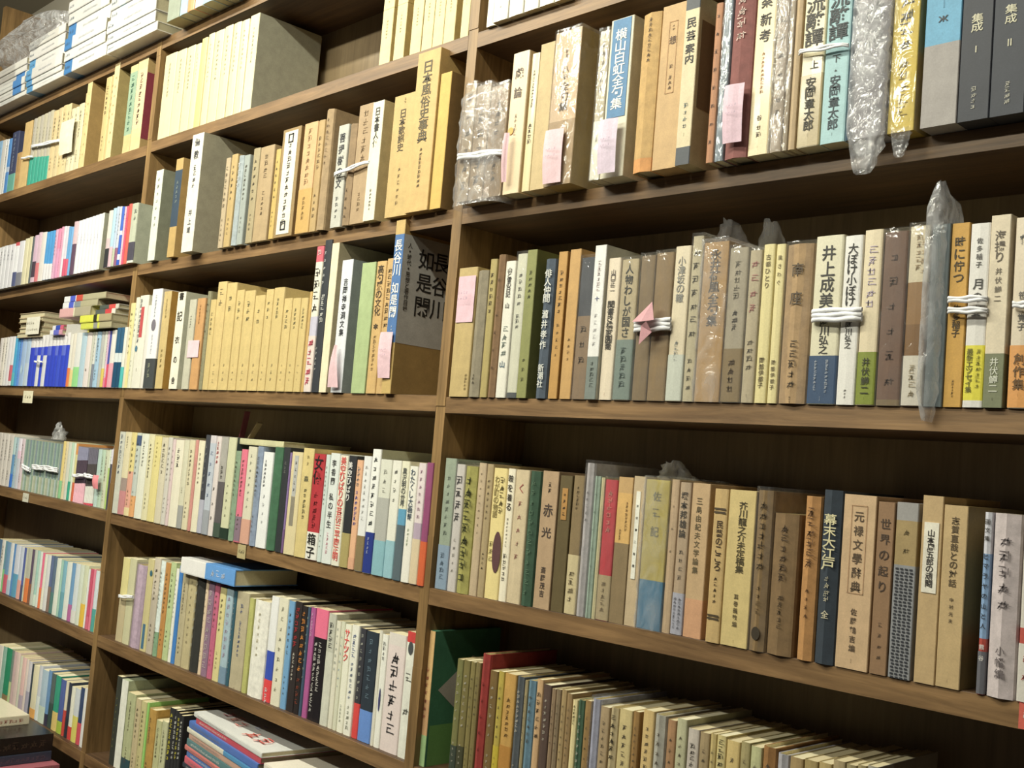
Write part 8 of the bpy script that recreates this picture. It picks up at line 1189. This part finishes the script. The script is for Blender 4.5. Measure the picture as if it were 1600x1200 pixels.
# pile of magazines lying askew in the lowest row of the middle bay
LAY = ['d8d8d4', 'c84858', '4c74c0', 'dcd8c4', 'c8a08c', '5c8488', 'd87c74', '4c78b8', 'dc6474', '38404c', 'b46c7c', '3c4c60', '8c5c78', '5c6c94', 'c4b8b0', '406080']
z = -.578
for i, c in enumerate(LAY):
    T = .0085 + .002 * ((i * 7) % 3)
    c2 = ['2c84b0', '38404c', 'e4a874', '4c94c4', 'c46474'][i % 5]
    F('magazine', -.598 - (.018 if i > 1 else 0) + .005 * ((i * 5) % 3) - .0006 * i, -.325 + .004 * ((i * 3) % 4) + (.015 if i == 0 else 0), z - T + .0004, z, -.002, .150, c, f'{["top","second","third","fourth","fifth","sixth","seventh","eighth","ninth","tenth","eleventh","twelfth","thirteenth","fourteenth","fifteenth","bottom"][i]} magazine of the left flat pile, lowest row of middle bay', 'magazines piled flat in the lowest row of middle bay', rz=-.12, zones=[] if i == 0 else [(.56, c if i % 3 else c2)], g=1.1, cat='magazine', text=[('', .06, .5, 'e4e0d8' if i % 2 else '8c8484', .45)])
    z -= T
z = -.592
for i, c in enumerate(['e4dccc', 'dcd8d0', '2c5cb0', 'd8d0c0', '3468b8', 'd06470', '404858', 'e0d8c8', '50607c', 'c48c64', '3c5870', 'd4ccc0']):
    T = .0125; F('magazine', -.306, -.045 - .006 * (i % 3), z - T + .0004, z, -.034, .170, c, f'{["top","second","third","fourth","fifth","sixth","seventh","eighth","ninth","tenth","eleventh","bottom"][i]} magazine of the right flat pile, lowest row of middle bay', 'magazines piled flat in the lowest row of middle bay', rz=-.12, g=1.1, cat='magazine', text=[('', .06, .45, '8c8484', .45)])
    z -= T
# title print on the top magazine covers
def tabletop_print(parent_label):
    for o in bpy.data.objects:
        if o.get('label') == parent_label:
            q = MB()
            for i, (x, y, s, c) in enumerate([(.05, .05, .03, 'c8747c'), (.085, .045, .03, 'd89484'), (.12, .04, .028, 'e08478'), (.15, .06, .022, 'b4b4d4'), (.19, .03, .032, 'e06454'), (.23, .032, .032, 'e05c50')]):
                v, f = blot(i * 2 + 1); b0 = len(q.v); q.v += [(x + a * s, y + b2 * s * 1.2, .0106) for a, b2 in v]; q.f += [tuple(b0 + j for j in ff) for ff in f]; q.c += [hexc(c, 1.1)] * len(f)
            q.build('cover_print', M_INK, o)
tabletop_print('top magazine of the left flat pile, lowest row of middle bay'); 
# low ledge and the pile in front of the lowest row, left bay
ld = MB(); ld.box(-2.1, -.80, -.36, -.012, -1.5, -.96, WH); lo = ld.build('ledge', M_BOARD); tag(lo, 'low dark wooden ledge in front of the left bay, under the magazine pile', 'ledge')
PL = [('f0e4c4', .020, -.955, 'cc7c6c'), ('241c18', .036, -.865, '4c3c2c'), ('3c4458', .020, -.855, '6c5c6c'), ('b86470', .010, -.835, 'c8c89c'), ('3c5c4c', .016, -.835, '5c7c5c'), ('8ca088', .014, -.845, '6c8468'), ('303830', .018, -.870, '5c6c3c'), ('7c8474', .012, -.845, '4c543c'), ('b0883c', .014, -.860, '8c3c3c'), ('586048', .018, -.85, '8c8c6c'), ('a09c88', .02, -.85, '4c4c44'), ('4c4c54', .03, -.85, '8c8c8c'), ('8c8878', .03, -.85, '4c4c44'), ('5c4c44', .03, -.85, '9c8c7c'), ('84907c', .02, -.85, '4c4c44')]
z = -.7208
NAMES = ["topmost cream-spined", "second, thick black", "third, slate-blue", "fourth, pink and pale", "fifth, dark green", "sixth, grey-green", "seventh, blackish", "eighth, olive-grey", "ninth, mustard", "tenth, moss", "eleventh", "twelfth", "thirteenth", "fourteenth", "lowest"]
OFF = [-.028, -.010, -.012, -.006, -.010, -.014, -.010, -.012, -.008, -.01, -.01, -.01, -.01, -.01, -.01]
for i, (c, T, xr, tc) in enumerate(PL):
    if z - T < -.96: break
    yf = OFF[i] - .012; L = .255
    xf = [-1.24, -1.146, -1.142, -1.108, -1.12, -1.125][min(i, 5)]
    F('magazine', xf, xf + L, z - T + .0004, z, yf - L, .175, c, f'{NAMES[i]} magazine of the pile in the bottom left corner', 'magazines piled in front of the lowest row of left bay', rz=math.pi / 2, g=.85, cat='magazine', text=[('', .3, .95, tc, .5)])
    z -= T
# paper tags on the board fronts
for (x, zc, w_, h_, c, lab, rz) in [(-1.565, -.0235, .062, .030, 'efe6c4', 'cream paper tag hanging on the front of the fourth shelf board, left bay', .1),
                                (-1.505, -.2665, .036, .021, 'dcd8c4', 'small pale tag on the fifth shelf board, left bay', 0),
                                (-.491, -.2800, .027, .024, 'bcab78', 'small tan paper tag on the fifth shelf board, middle bay', 0),
                                (.847, -.2705, .024, .024, 'e0604c', 'orange-red sticker on the front of the shelf board at the right edge', 0)]:
    q = MB(); q.box(-w_ / 2, w_ / 2, -.0008, 0, -h_ / 2, h_ / 2, hexc(c, .9)); o = empty('paper_tag', (x, -.0022, zc)); tag(o, lab, 'paper tag'); q.build('paper', M_CARD, o)
    q = MB()
    for i in range(3):
        v, f = blot(i * 4); b0 = len(q.v); s = h_ * .3; q.v += [((i - 1) * w_ * .25 + a * s, -.0012, b2 * s) for a, b2 in v]; q.f += [tuple(b0 + j for j in ff) for ff in f]; q.c += [hexc('7c7458', .9) if 'orange' not in lab else hexc('ece8e4')] * len(f)
    q.build('handwriting', M_INK, o)
# loose white tufts of cord above the tied magazines
for (x, y, zc, s, lab) in [(-1.43, .02, -.115, 1.0, 'loose whitish cord knot standing above the tied grey-green magazines'), (-1.10, .02, -.141, .7, 'crumpled pale film tip above the books by the left bay upright')]:
    crumple_sleeve('cord_knot', x - .025 * s, x + .03 * s, zc - .005, zc + .035 * s, y, .02, M_MILKY, lab, 4.4 + x, taper_lo=0, taper_hi=.8, nx=8, nz=8, amp=.008)['category'] = 'cord knot'
